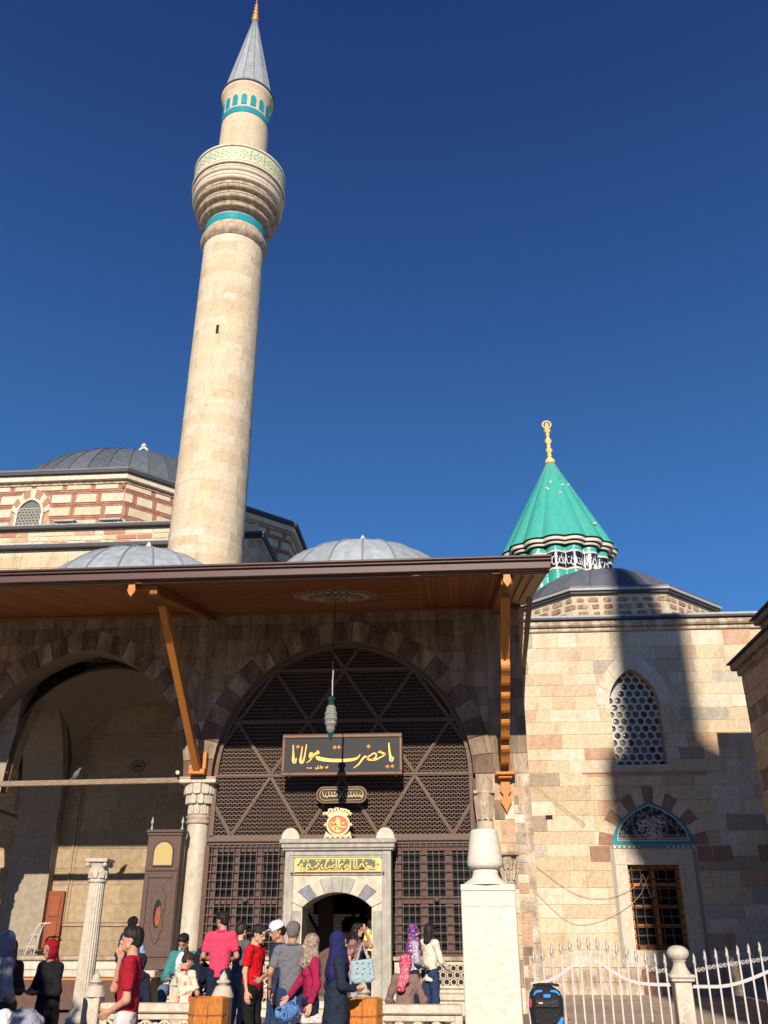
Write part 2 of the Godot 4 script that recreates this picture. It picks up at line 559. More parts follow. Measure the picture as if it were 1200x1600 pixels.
# ---------------------------------------------------------------- the scene
const FZ := -22.0          # front of the portico
func _ready() -> void:
	rng.seed = 20
	var cam := Camera3D.new()
	cam.name = "camera"
	add_child(cam)
	cam.position = Vector3(0, 1.65, 0)
	cam.rotation = Vector3(deg_to_rad(25.3), deg_to_rad(4.3), 0)
	cam.fov = 60.1
	cam.near = 0.1
	cam.far = 2000.0
	var env := Environment.new()
	env.background_mode = Environment.BG_SKY
	var sky := Sky.new()
	var sm := ProceduralSkyMaterial.new()
	sm.sky_top_color = Color(0.092, 0.166, 0.360)
	sm.sky_horizon_color = Color(0.333, 0.604, 0.905)
	sm.sky_curve = 0.30
	sm.ground_bottom_color = Color(0.30, 0.26, 0.22)
	sm.ground_horizon_color = Color(0.42, 0.44, 0.46)
	sm.sun_angle_max = 2.0
	sky.sky_material = sm
	env.sky = sky
	env.background_energy_multiplier = 1.0
	env.ambient_light_source = Environment.AMBIENT_SOURCE_SKY
	env.tonemap_mode = Environment.TONE_MAPPER_LINEAR
	env.tonemap_exposure = 1.4
	env.sdfgi_enabled = true
	env.ssao_enabled = true
	env.ssil_enabled = true
	var we := WorldEnvironment.new()
	we.name = "sky"
	we.environment = env
	add_child(we)
	var sun := DirectionalLight3D.new()
	sun.name = "sun"
	sun.light_energy = 1.55
	sun.light_color = Color(1.0, 0.935, 0.865)
	sun.light_angular_distance = 0.5
	sun.shadow_enabled = true
	add_child(sun)
	sun.rotation = Vector3(deg_to_rad(-25.2), deg_to_rad(0.4), 0)

	make_materials()
	make_unit_stones()
	ground()
	portico()
	tomb_hall()
	minaret()
	mescit()
	green_tower()
	right_building()
	behind()
	furniture()
	people()

func face_xf(a: Vector3, b: Vector3) -> Transform3D:
	var x := b - a
	x.y = 0
	x = x.normalized()
	return Transform3D(Basis(x, Vector3.UP, x.cross(Vector3.UP)), a)

func ground() -> void:
	var st := new_st()
	quad(st, Vector3(-300, 0, 120), Vector3(300, 0, 120), Vector3(300, 0, -400), Vector3(-300, 0, -400))
	var g := obj("ground", st, mat(0.48, 0.43, 0.36, 0.95, T.stone, Vector3(0.3, 0.3, 0.3), T.pit, 0.5))
	g.set_meta("kind", "structure")
	st = new_st()
	bx(st, -14.0, 9.0, 0.004, 0.03, -28.0, -10.2)
	var p := obj("pavement", st, mat(0.26, 0.21, 0.17, 0.95, T.stone))
	p.set_meta("kind", "structure")
	var z := -27.9
	while z < -18.2:
		var x := 1.9 + rng.randf() * 0.3
		var d := 0.55
		while x < 8.9:
			var w := rng.randf_range(0.9, 1.5)
			var b := minf(x + w, 8.95)
			inst("slab", unit_stones[rng.randi() % 4], pick(M.pave), p, Transform3D(Basis(Vector3(b - x - 0.015, 0, 0), Vector3(0, 0, -(d - 0.015)), Vector3(0, 0.022, 0)), Vector3((x + b) / 2, 0.031, z + d / 2)))
			x += w
		z += d
	# two low steps up to the door
	st = new_st()
	bx(st, -4.5, -0.9, 0.03, 0.17, -21.9, -20.6, 0.015)
	bx(st, -4.3, -1.1, 0.17, 0.31, -21.9, -20.95, 0.015)
	var s := obj("steps", st, M.marble)
	s.set_meta("kind", "structure")

# a lead dome: every sheet of lead and every raised seam its own piece
func dome(parent: Node, c: Vector3, rad: float, sy: float, phi: float, n: int, sheets: Array, seam: Material, turn := 0.0) -> void:
	for k in n:
		var a0 := TAU * k / n + turn
		var a1 := TAU * (k + 1) / n + turn
		var st := new_st()
		st.set_smooth_group(1)
		for i in 10:
			var f0 := phi * (1.0 - i / 10.0)
			var f1 := phi * (1.0 - (i + 1) / 10.0)
			for j in 3:
				var r: Array = []
				for e in [[f0, j], [f0, j + 1], [f1, j + 1], [f1, j]]:
					var a: float = lerp(a0, a1, e[1] / 3.0)
					var bulge := 1.0 - 0.004 * sin(PI * e[1] / 3.0)
					r.append(c + Vector3(sin(e[0]) * sin(a), cos(e[0]) * sy, sin(e[0]) * cos(a)) * rad * bulge)
				quad(st, r[0], r[1], r[2], r[3])
		obj("lead_sheet", st, pick(sheets), parent)
		st = new_st()
		var pts: Array = []
		for i in 13:
			var f := phi * (1.0 - i / 12.3)
			pts.append(c + Vector3(sin(f) * sin(a0), cos(f) * sy, sin(f) * cos(a0)) * rad * 1.002)
		tube(st, pts, 0.028, 5)
		obj("seam", st, seam, parent)

func stone_finial(parent: Node, c: Vector3, s: float) -> void:
	var st := new_st()
	lathe(st, [Vector2(0.16, 0), Vector2(0.17, 0.06), Vector2(0.10, 0.12), Vector2(0.08, 0.2), Vector2(0.15, 0.26), Vector2(0.15, 0.32), Vector2(0.07, 0.5), Vector2(0, 0.62)].map(func(v: Vector2) -> Vector2: return v * s), 10, c)
	obj("finial", st, M.white_tile, parent)

func sail_vault(parent: Node, x0: float, x1: float, z0: float, z1: float, yc: float) -> void:
	var cx := (x0 + x1) / 2
	var cz := (z0 + z1) / 2
	var rr := pow((x1 - x0) / 2, 2) + pow((z1 - z0) / 2, 2) + 0.02
	var st := new_st()
	st.set_smooth_group(1)
	var f := func(x: float, z: float) -> Vector3: return Vector3(x, yc + sqrt(maxf(rr - pow(x - cx, 2) - pow(z - cz, 2), 0.0)) * 0.92, z)
	for i in 20:
		for j in 16:
			var a: float = lerp(x0, x1, i / 20.0); var b: float = lerp(x0, x1, (i + 1) / 20.0)
			var c: float = lerp(z0, z1, j / 16.0); var d: float = lerp(z0, z1, (j + 1) / 16.0)
			quad(st, f.call(a, c), f.call(b, c), f.call(b, d), f.call(a, d))
	obj("vault", st, M.plaster, parent)

func portico() -> void:
	var b := thing("portico_building", "stone entrance portico with striped arches, wooden eave, carved lattice and lead domes", "building", Vector3(-6, 0, FZ))
	b.position = Vector3.ZERO          # parts are written in world measures, settle() moves the node to the base
	var ys := 5.05
	var spans := [[-15.75, 2.85, 3.3], [-9.45, 2.85, 3.3], [-2.70, 3.2, 3.38]]
	# --- arcade wall with its openings
	var poly := PackedVector2Array([Vector2(-19.2, ys)])
	var holes: Array = []
	for s in spans:
		var inner := arch(s[0], s[1], ys, s[2], 14)
		poly.append_array(inner)
		var outer := arch(s[0], s[1] + 0.50, ys, s[2] + 0.52, 14)
		var hole := outer.duplicate()
		hole.append(Vector2(s[0] + s[1] + 0.50, ys - 0.3))
		hole.append(Vector2(s[0] - s[1] - 0.50, ys - 0.3))
		holes.append(hole)
	poly.append(Vector2(1.81, ys))
	poly.append(Vector2(1.81, 9.35))
	poly.append(Vector2(-19.2, 9.35))
	var st := new_st()
	prism(st, poly, FZ - 0.75, FZ)
	var wall := obj("arcade_wall", st, M.mortar_dark, b)
	for i in spans.size():
		var s: Array = spans[i]
		voussoirs(wall, arch(s[0], s[1], ys, s[2], 14), arch(s[0], s[1] + 0.50, ys, s[2] + 0.52, 14), 25, FZ - 0.02, FZ + 0.03, [M.front_dark, M.front_light], Transform3D(), "voussoir", 0.05)
	masonry(wall, -13.2, 0.95, ys, 9.3, 0.46, 0.7, 1.3, holes, FZ, FZ + 0.02, M.front, Transform3D(), 0.01, "stone", 0.005)
	masonry(wall, 0.95, 1.81, ys, 9.3, 0.46, 0.5, 0.9, holes, FZ, FZ + 0.02, M.front, Transform3D(), 0.01, "stone", 0.005)
	# --- right pier
	st = new_st()
	bx(st, 0.55, 1.80, 0, ys - 0.002, -28.0, FZ - 0.002)
	bx(st, 1.2, 1.80, ys, 9.35, -28.0, FZ - 0.76)
	var pier := obj("pier", st, M.mortar, b)
	masonry(pier, 0.95, 1.42, 0, ys, 0.46, 0.3, 0.5, [], FZ, FZ + 0.022, [M.pale, M.front_light, M.tan2, M.lime[2]], Transform3D(), 0.01)
	masonry(pier, 1.42, 1.66, 0, ys, 0.22, 0.2, 0.3, [], FZ, FZ + 0.012, [M.tan2, M.whitewash, M.pale, M.front_light, M.whitewash], Transform3D(), 0.016)
	masonry(pier, 1.66, 1.83, 0, ys, 0.7, 0.4, 0.5, [], FZ, FZ + 0.03, [M.whitewash], Transform3D(), 0.004)
	masonry(pier, 0.55, 0.95, 3.9, ys, 0.46, 0.4, 0.5, [], FZ, FZ + 0.015, [M.pale, M.front_light], Transform3D(), 0.01)
	var side := face_xf(Vector3(1.81, 0, FZ), Vector3(1.81, 0, -28))
	masonry(pier, 0.0, 6.0, 0, 9.2, 0.24, 0.3, 0.5, [], 0.0, 0.012, [M.brick[0], M.tan2, M.whitewash], side, 0.02)
	# engaged column with a folded capital at the right springing of the big arch
	st = new_st()
	lathe(st, [Vector2(0.3, 0.0), Vector2(0.3, 1.05), Vector2(0.24, 1.12), Vector2(0.22, 1.2), Vector2(0.205, 3.95)], 18, Vector3(0.72, 0, FZ + 0.12))
	var ec := obj("engaged_column", st, M.carved, b)
	st = new_st()
	st.set_smooth_group(-1)
	var lowr: Array = []
	var highr: Array = []
	for k in 8:
		var a := TAU * (k + 0.5) / 8
		lowr.append(Vector3(0.72 + 0.21 * sin(a), 3.95, FZ + 0.12 + 0.21 * cos(a)))
		var q := Vector2(sin(a), cos(a))
		q = q / maxf(absf(q.x), absf(q.y)) * 0.25
		highr.append(Vector3(0.72 + q.x, 4.55, FZ + 0.12 + q.y * 0.9))
	for k in 8:
		var l := (k + 1) % 8
		var mid: Vector3 = (lowr[k] + lowr[l]) * 0.5 + Vector3(0, 0.04, 0)
		tri(st, lowr[k], mid, highr[k])
		tri(st, mid, lowr[l], highr[l])
		tri(st, mid, highr[l], highr[k])
	bx(st, 0.47, 0.97, 4.55, 4.62, FZ - 0.1, FZ + 0.35, 0.01)
	obj("capital", st, M.carved, ec)
	# --- marble columns with stalactite capitals
	for cx in [-12.58, -6.22]:
		st = new_st()
		var cc := Vector3(cx, 0, FZ - 0.36)
		lathe(st, [Vector2(0.30, 1.06), Vector2(0.285, 1.5), Vector2(0.262, 3.98)], 28, cc)
		var col := obj("column", st, M.marble, b)
		st = new_st()
		lathe(st, [Vector2(0.262, 3.97), Vector2(0.30, 3.99), Vector2(0.31, 4.03), Vector2(0.275, 4.06), Vector2(0.285, 4.1), Vector2(0.32, 4.15), Vector2(0.27, 4.19)], 28, cc)
		obj("collar", st, M.carved, col)
		st = new_st()
		lathe(st, [Vector2(0.24, 4.16), Vector2(0.26, 4.4), Vector2(0.33, 4.7), Vector2(0.36, 4.9)], 20, cc)
		for tier in 3:
			var n: int = [10, 12, 12][tier]
			var rr: float = [0.27, 0.345, 0.40][tier]
			var y0: float = [4.20, 4.44, 4.66][tier]
			var hh: float = [0.28, 0.26, 0.25][tier]
			for k in n:
				var a := TAU * (k + 0.5 * (tier % 2)) / n
				var d := Vector3(sin(a), 0, cos(a))
				var xf := Transform3D(Basis(Vector3(d.z, 0, -d.x), Vector3.UP, d), cc + d * (rr - 0.04))
				var w: float = TAU * rr / n * 0.43
				prism(st, PackedVector2Array([Vector2(-w, y0 + hh), Vector2(-w, y0 + 0.03), Vector2(-w * 0.75, y0), Vector2(w * 0.75, y0), Vector2(w, y0 + 0.03), Vector2(w, y0 + hh)]), -0.08, 0.05, xf, 0.010)
		box(st, cc + Vector3(0, 4.955, 0), Vector3(0.92, 0.10, 0.86), Transform3D(), 0.02)
		obj("capital", st, M.marble, col)
		st = new_st()
		box(st, cc + Vector3(0, 5.03, 0.03), Vector3(0.90, 0.045, 0.80), Transform3D(), 0.008)
		obj("lead_bed", st, M.tan2, col)
		# springer blocks above the capital, in full sun
		masonry(wall, cx - 0.44, cx + 0.44, 5.06, 6.4, 0.3, 0.9, 1.0, [holes[1], holes[2], holes[0]], FZ, FZ + 0.022, [M.pale, M.pale, M.tan2, M.front_light])
	# --- parapets with marble seats between the columns
	st = new_st()
	bx(st, -19.0, -3.98, 0, 1.04, FZ - 0.72, FZ + 0.02)
	bx(st, -1.42, 0.55, 0, 1.04, FZ - 0.72, FZ + 0.02)
	var par := obj("parapet", st, M.marble, b)
	st = new_st()
	bx(st, -19.0, -3.95, 1.04, 1.12, FZ - 0.74, FZ + 0.10, 0.012)
	bx(st, -1.45, 0.60, 1.04, 1.12, FZ - 0.74, FZ + 0.10, 0.012)
	obj("coping", st, M.carved, par)
	st = new_st()
	bx(st, -12.2, -6.6, 0.72, 0.86, FZ + 0.03, FZ + 0.75, 0.02)
	obj("seat_slab", st, M.marble, par)
	for q in [[-1.42, 0.6], [-6.4, -3.98]]:
		st = new_st()
		bx(st, q[0], q[1], 0.30, 0.42, FZ + 0.03, FZ + 0.6, 0.02)
		obj("seat_slab", st, M.marble, par)
		st = new_st()
		bx(st, q[0] + 0.01, q[1] - 0.01, 0, 0.298, FZ + 0.03, FZ + 0.55)
		obj("seat_base", st, M.marble, par)
	st = new_st()
	bx(st, -12.1, -6.7, 0.10, 0.71, FZ + 0.05, FZ + 0.68)
	obj("bench_front", st, M.frame_brown, par)
	st = new_st()
	bx(st, -12.12, -6.68, 0.66, 0.715, FZ + 0.681, FZ + 0.70, 0.006)
	obj("bench_lip", st, M.orange, par)
	# pierced marble panels under the windows
	for px in [[-1.30, 0.50], [-6.05, -4.05]]:
		st = new_st()
		var hx: float = px[0]
		bx(st, px[0], px[1], 0.96, 1.02, FZ + 0.022, FZ + 0.07, 0.008)
		bx(st, px[0], px[1], 0.50, 0.56, FZ + 0.022, FZ + 0.07, 0.008)
		while hx < px[1] - 0.1:
			for row in 3:
				var c := Vector2(hx + 0.09 + (0.0 if row % 2 == 0 else 0.078), 0.625 + row * 0.135)
				var ring: Array = []
				for k in 6:
					ring.append(Vector3(c.x + 0.068 * sin(TAU * k / 6), c.y + 0.068 * cos(TAU * k / 6), FZ + 0.045))
				tube(st, ring, 0.020, 4, true)
			hx += 0.156
		obj("pierced_panel", st, M.marble, par)
		st = new_st()
		bx(st, px[0] + 0.02, px[1] - 0.02, 0.54, 0.98, FZ + 0.0215, FZ + 0.024)
		obj("panel_back", st, M.dark, par)
	# --- tie beam of weathered timber across the open bays
	st = new_st()
	bar(st, Vector3(-12.3, 4.97, FZ - 0.3), Vector3(-6.6, 5.02, FZ - 0.3), 0.14, 0.13, Vector3.UP, 0.012)
	bar(st, Vector3(-18.9, 4.93, FZ - 0.3), Vector3(-12.9, 4.97, FZ - 0.3), 0.14, 0.13, Vector3.UP, 0.012)
	obj("tie_beam", st, M.beam, b)
	# --- inside of the open bays
	st = new_st()
	bx(st, -20, -6.05, 0, 9.3, -27.1, -26.5)
	bx(st, -6.35, -6.02, 0, 9.3, -26.5, FZ - 0.76)
	bx(st, -20.3, -20, 0, 9.3, -27.1, FZ)
	var back := obj("back_wall", st, M.mortar, b)
	masonry(back, -19.9, -6.4, 0.9, 8.9, 0.50, 0.8, 1.6, [], -26.5, -26.485, M.inner, Transform3D(), 0.008, "stone", 0.003)
	st = new_st()
	bx(st, -19.9, -6.36, 0.02, 0.9, -26.5, -26.42)
	obj("dado", st, M.marble_grey, back)
	for fr in [[-11.0, -7.0], [-18.2, -13.9]]:
		st = new_st()
		for e in [0.0, 0.09]:
			bx(st, fr[0] + e, fr[0] + e + 0.05, 1.75, 7.0, -26.49, -26.44 - e * 0.2, 0.01)
			bx(st, fr[1] - e - 0.05, fr[1] - e, 1.75, 7.0, -26.49, -26.44 - e * 0.2, 0.01)
			bx(st, fr[0] + e + 0.051, fr[1] - e - 0.051, 6.95 - e, 7.0 - e, -26.49, -26.44 - e * 0.2, 0.01)
			bx(st, fr[0] + e + 0.051, fr[1] - e - 0.051, 1.75 + e, 1.80 + e, -26.49, -26.44 - e * 0.2, 0.01)
		obj("moulding", st, M.inner[0], back)
	# small painted medallion on the back wall
	st = new_st()
	for r in [0.10, 0.17]:
		var ring: Array = []
		for k in 20:
			ring.append(Vector3(-9.35 + r * 1.2 * sin(TAU * k / 20), 6.08 + r * cos(TAU * k / 20), -26.47))
		tube(st, ring, 0.010, 4, true)
	for k in 3:
		stroke(st, [Vector3(-9.44 + k * 0.06, 6.05, 0.02), Vector3(-9.41 + k * 0.06, 6.11, 0.02), Vector3(-9.38 + k * 0.06, 6.06, 0.015)], -26.48, -26.465)
	obj("medallion", st, M.dark, back)
	# arches across the portico, from column to back wall
	for ax in [-12.58]:
		var cross := Transform3D()
		cross = Transform3D(Basis(Vector3(0, 0, -1), Vector3.UP, Vector3(1, 0, 0)), Vector3(ax + 1.15, 0, FZ - 0.75))
		var pin := arch(1.875, 1.50, 4.8, 3.0, 12)
		var pp := PackedVector2Array([Vector2(0, 4.8)])
		pp.append_array(pin)
		pp.append_array(PackedVector2Array([Vector2(3.375, 0), Vector2(3.75, 0), Vector2(3.75, 9.2), Vector2(0, 9.2)]))
		st = new_st()
		prism(st, pp, -1.2, 0.0, cross)
		var xa := obj("cross_arch", st, M.plaster, b)
		voussoirs(xa, pin, arch(1.875, 1.86, 4.8, 3.55, 12), 17, 0.0, 0.02, [M.inner[1], M.inner[0]], cross, "voussoir", 0.03)
		voussoirs(xa, arch(1.875, 1.87, 4.8, 3.56, 12), arch(1.875, 2.14, 4.8, 3.95, 12), 17, 0.0, 0.012, [M.front_dark], cross, "outer_voussoir", 0.02)
	sail_vault(b, -11.6, -6.36, -26.5, FZ - 0.75, 5.6)
	sail_vault(b, -19.9, -12.92, -26.5, FZ - 0.75, 5.2)
	# iron rod inside
	st = new_st()
	tube(st, [Vector3(-17.0, 5.9, -24.2), Vector3(-11.9, 4.45, -24.6)], 0.05, 6)
	obj("iron_rod", st, M.iron, b)
	# floor of the portico and the closed room behind the big arch
	st = new_st()
	bx(st, -20, -6.36, 0.03, 0.5, -26.4, FZ - 0.73)
	bx(st, -6.0, 1.2, 0.03, 0.3, -27.9, FZ - 0.73)
	obj("floor", st, mat(0.16, 0.145, 0.12, 0.8, T.stone), b)
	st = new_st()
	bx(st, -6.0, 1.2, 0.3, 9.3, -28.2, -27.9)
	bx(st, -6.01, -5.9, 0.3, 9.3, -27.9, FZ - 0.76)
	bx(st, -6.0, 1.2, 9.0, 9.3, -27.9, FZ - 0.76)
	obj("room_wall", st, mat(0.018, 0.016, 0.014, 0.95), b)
	# roof slab
	st = new_st()
	bx(st, -20, 1.85, 9.36, 9.75, -28.3, FZ - 0.05)
	obj("roof", st, M.lead[0], b)
	# --- domes on the roof
	for d in [[-9.15, "a"], [-2.50, "b"], [-15.8, "c"]]:
		var dm := Node3D.new()
		put(dm, "dome", b)
		dome(dm, Vector3(d[0], 9.48, -24.6), 3.22, 0.81, PI / 2, 20, M.lead, M.seam, 0.1)
		stone_finial(dm, Vector3(d[0], 12.08, -24.6), 0.8)
	lattice_screen(b)
	portal(b)
	for wx in [[-5.83, -3.98], [-1.42, 0.52]]:
		grille_window(b, wx[0], wx[1])
	eave(b)
	settle(b, Vector3(-6, 0, FZ))

func in_big_arch(x: float, y: float, inset: float) -> bool:
	var s := 3.2 - inset
	if absf(x + 2.70) > s or y < 3.64:
		return false
	if y < 5.05:
		return true
	var e := (3.38 * 3.38 - 3.2 * 3.2) / 6.4
	return Vector2(absf(x + 2.70) + e, y - 5.05).length() < 3.2 + e - inset

func clip_bar(st: SurfaceTool, a: Vector2, b2: Vector2, z: float, w: float, h: float, inset: float) -> void:
	# the part of a straight bar that lies inside the arch
	var n := 40
	var first := -1
	var last := -1
	for i in n + 1:
		var p := a.lerp(b2, float(i) / n)
		if in_big_arch(p.x, p.y, inset):
			if first < 0: first = i
			last = i
	if first >= 0 and last > first:
		var p := a.lerp(b2, float(first) / n)
		var q := a.lerp(b2, float(last) / n)
		bar(st, Vector3(p.x, p.y, z), Vector3(q.x, q.y, z), w, h, Vector3.FORWARD, 0.008)

func lattice_screen(b: Node) -> void:
	var z := FZ - 0.30
	var scr := Node3D.new()
	put(scr, "lattice_screen", b)
	# fine turned lattice: thin rails with zigzag slips between them
	var st := new_st()
	st.set_smooth_group(-1)
	var pitch := 0.092
	var y := 3.72
	while y < 8.45:
		var x0 := 99.0
		var x1 := -99.0
		var x := -5.9
		while x < 0.55:
			if in_big_arch(x, y, 0.05):
				x0 = minf(x0, x); x1 = maxf(x1, x)
			x += 0.02
		if x1 > x0:
			bx(st, x0, x1, y - 0.0085, y + 0.0085, z - 0.006, z + 0.006)
			var k := floorf(x0 / 0.116) * 0.116
			while k < x1:
				for sgn in [-1.0, 1.0]:
					var c := Vector2(k + (0.029 if sgn > 0 else 0.087), y + pitch / 2)
					if c.x > x0 and c.x < x1 and in_big_arch(c.x, c.y, 0.04):
						var d := Vector2(0.058 * sgn, pitch).normalized()
						var nn := Vector2(-d.y, d.x) * 0.006
						var e := d * 0.042
						var q := [c - e - nn, c + e - nn, c + e + nn, c - e + nn]
						if (q[1] - q[0]).cross(q[2] - q[0]) < 0: q.reverse()
						var f: Array = []
						for v in q: f.append(Vector3(v.x, v.y, z + 0.005))
						quad(st, f[0], f[1], f[2], f[3])
						for m in 4:
							var g: Vector3 = f[m]; var h: Vector3 = f[(m + 1) % 4]
							quad(st, g - Vector3(0, 0, 0.010), h - Vector3(0, 0, 0.010), h, g)
				k += 0.116
		y += pitch
	obj("fine_lattice", st, M.lattice, scr, "stuff")
	# heavy moulded bars: two rails and a net of triangles
	var rows := [3.68, 5.10, 6.42, 7.74]
	for r in rows:
		st = new_st()
		clip_bar(st, Vector2(-6, r), Vector2(0.6, r), z + 0.035, 0.085, 0.05, 0.02)
		clip_bar(st, Vector2(-6, r), Vector2(0.6, r), z + 0.062, 0.035, 0.03, 0.04)
		obj("rail", st, M.lattice, scr)
	for i in 4:
		var ya: float = rows[i]
		var yb: float = rows[i + 1] if i < 3 else 9.06
		for k in 5:
			var cx := -2.70 + (k - 2) * 1.78 + (0.0 if i % 2 == 1 else 0.89)
			for sgn in [-1.0, 1.0]:
				st = new_st()
				clip_bar(st, Vector2(cx + sgn * 0.0, ya + 0.03), Vector2(cx + sgn * 0.89, yb - 0.03), z + 0.033, 0.085, 0.045, 0.03)
				clip_bar(st, Vector2(cx + sgn * 0.0, ya + 0.06), Vector2(cx + sgn * 0.89, yb - 0.06), z + 0.060, 0.035, 0.03, 0.05)
				if true:
					var mm := mesh_of(st)
					if mm and mm.get_surface_count() > 0:
						inst("diagonal_bar", mm, M.lattice, scr, Transform3D())
	# rim that follows the arch, and the sill beam
	st = new_st()
	var rim := arch(-2.70, 3.14, 5.05, 3.32, 16)
	var pts: Array = [Vector3(-5.84, 3.7, z + 0.04)]
	for p in rim: pts.append(Vector3(p.x, p.y, z + 0.04))
	pts.append(Vector3(0.44, 3.7, z + 0.04))
	for i in pts.size() - 1:
		bar(st, pts[i], pts[i + 1], 0.10, 0.14, Vector3.FORWARD, 0.01)
	obj("rim", st, M.lattice, scr)
	st = new_st()
	bx(st, -5.92, 0.52, 3.56, 3.68, z - 0.05, z + 0.16, 0.015)
	bx(st, -5.90, 0.50, 3.50, 3.555, z - 0.05, z + 0.10, 0.01)
	obj("sill_beam", st, M.lattice, scr)
	st = new_st()
	bx(st, -5.96, -5.84, 1.12, 3.49, z - 0.06, z + 0.12, 0.01)
	obj("jamb", st, M.frame_brown, scr)
	st = new_st()
	bx(st, 0.46, 0.56, 1.12, 5.0, z - 0.06, z + 0.12, 0.01)
	obj("jamb", st, M.frame_brown, scr)
	st = new_st()
	bx(st, -5.98, -5.86, 3.69, 5.0, z - 0.06, z + 0.03, 0.01)
	obj("jamb", st, M.frame_brown, scr)

func grille_window(b: Node, x0: float, x1: float) -> void:
	var w := Node3D.new()
	put(w, "grille_window", b)
	var z := FZ - 0.32
	var st := new_st()
	bx(st, x0, x0 + 0.16, 1.12, 3.49, z - 0.05, z + 0.05, 0.01)
	bx(st, x1 - 0.16, x1, 1.12, 3.49, z - 0.05, z + 0.05, 0.01)
	bx(st, x0 + 0.162, x1 - 0.162, 3.34, 3.49, z - 0.05, z + 0.05, 0.01)
	bx(st, x0 + 0.162, x1 - 0.162, 1.12, 1.24, z - 0.05, z + 0.05, 0.01)
	bx(st, x0 + 0.162, x1 - 0.162, 2.20, 2.36, z - 0.05, z + 0.05, 0.01)
	for k in [1, 2]:
		var cx: float = lerp(x0 + 0.08, x1 - 0.08, k / 3.0)
		bx(st, cx - 0.09, cx + 0.09, 1.242, 2.198, z - 0.05, z + 0.05, 0.01)
		bx(st, cx - 0.09, cx + 0.09, 2.362, 3.338, z - 0.05, z + 0.05, 0.01)
	obj("frame", st, M.frame_brown, w)
	for k in 3:
		for row in 2:
			var a: float = lerp(x0 + 0.08, x1 - 0.08, k / 3.0) + 0.085
			var c: float = lerp(x0 + 0.08, x1 - 0.08, (k + 1) / 3.0) - 0.085
			st = new_st()
			bx(st, a, c, [1.24, 2.36][row], [2.20, 3.34][row], z - 0.02, z - 0.012)
			obj("pane", st, M.glass, w)
	var n := int(roundf((x1 - x0) / 0.145))
	for i in n + 1:
		var x: float = lerp(x0 + 0.05, x1 - 0.05, float(i) / n)
		st = new_st()
		tube(st, [Vector3(x, 1.10, z + 0.13), Vector3(x, 3.50, z + 0.13)], 0.0125, 6)
		obj("upright_bar", st, M.iron, w)
	for i in 13:
		var y := 1.22 + i * 0.187
		st = new_st()
		tube(st, [Vector3(x0 - 0.01, y, z + 0.13), Vector3(x1 + 0.01, y, z + 0.13)], 0.0125, 6)
		for k in n + 1:
			box(st, Vector3(lerp(x0 + 0.05, x1 - 0.05, float(k) / n), y, z + 0.13), Vector3(0.035, 0.035, 0.035))
		obj("cross_bar", st, M.iron, w)
	st = new_st()
	lathe(st, [Vector2(0, -0.06), Vector2(0.045, -0.035), Vector2(0.055, 0), Vector2(0.045, 0.035), Vector2(0, 0.06)], 10, Vector3((x0 + x1) / 2, 2.29, z + 0.17))
	obj("lock_boss", st, M.iron, w)

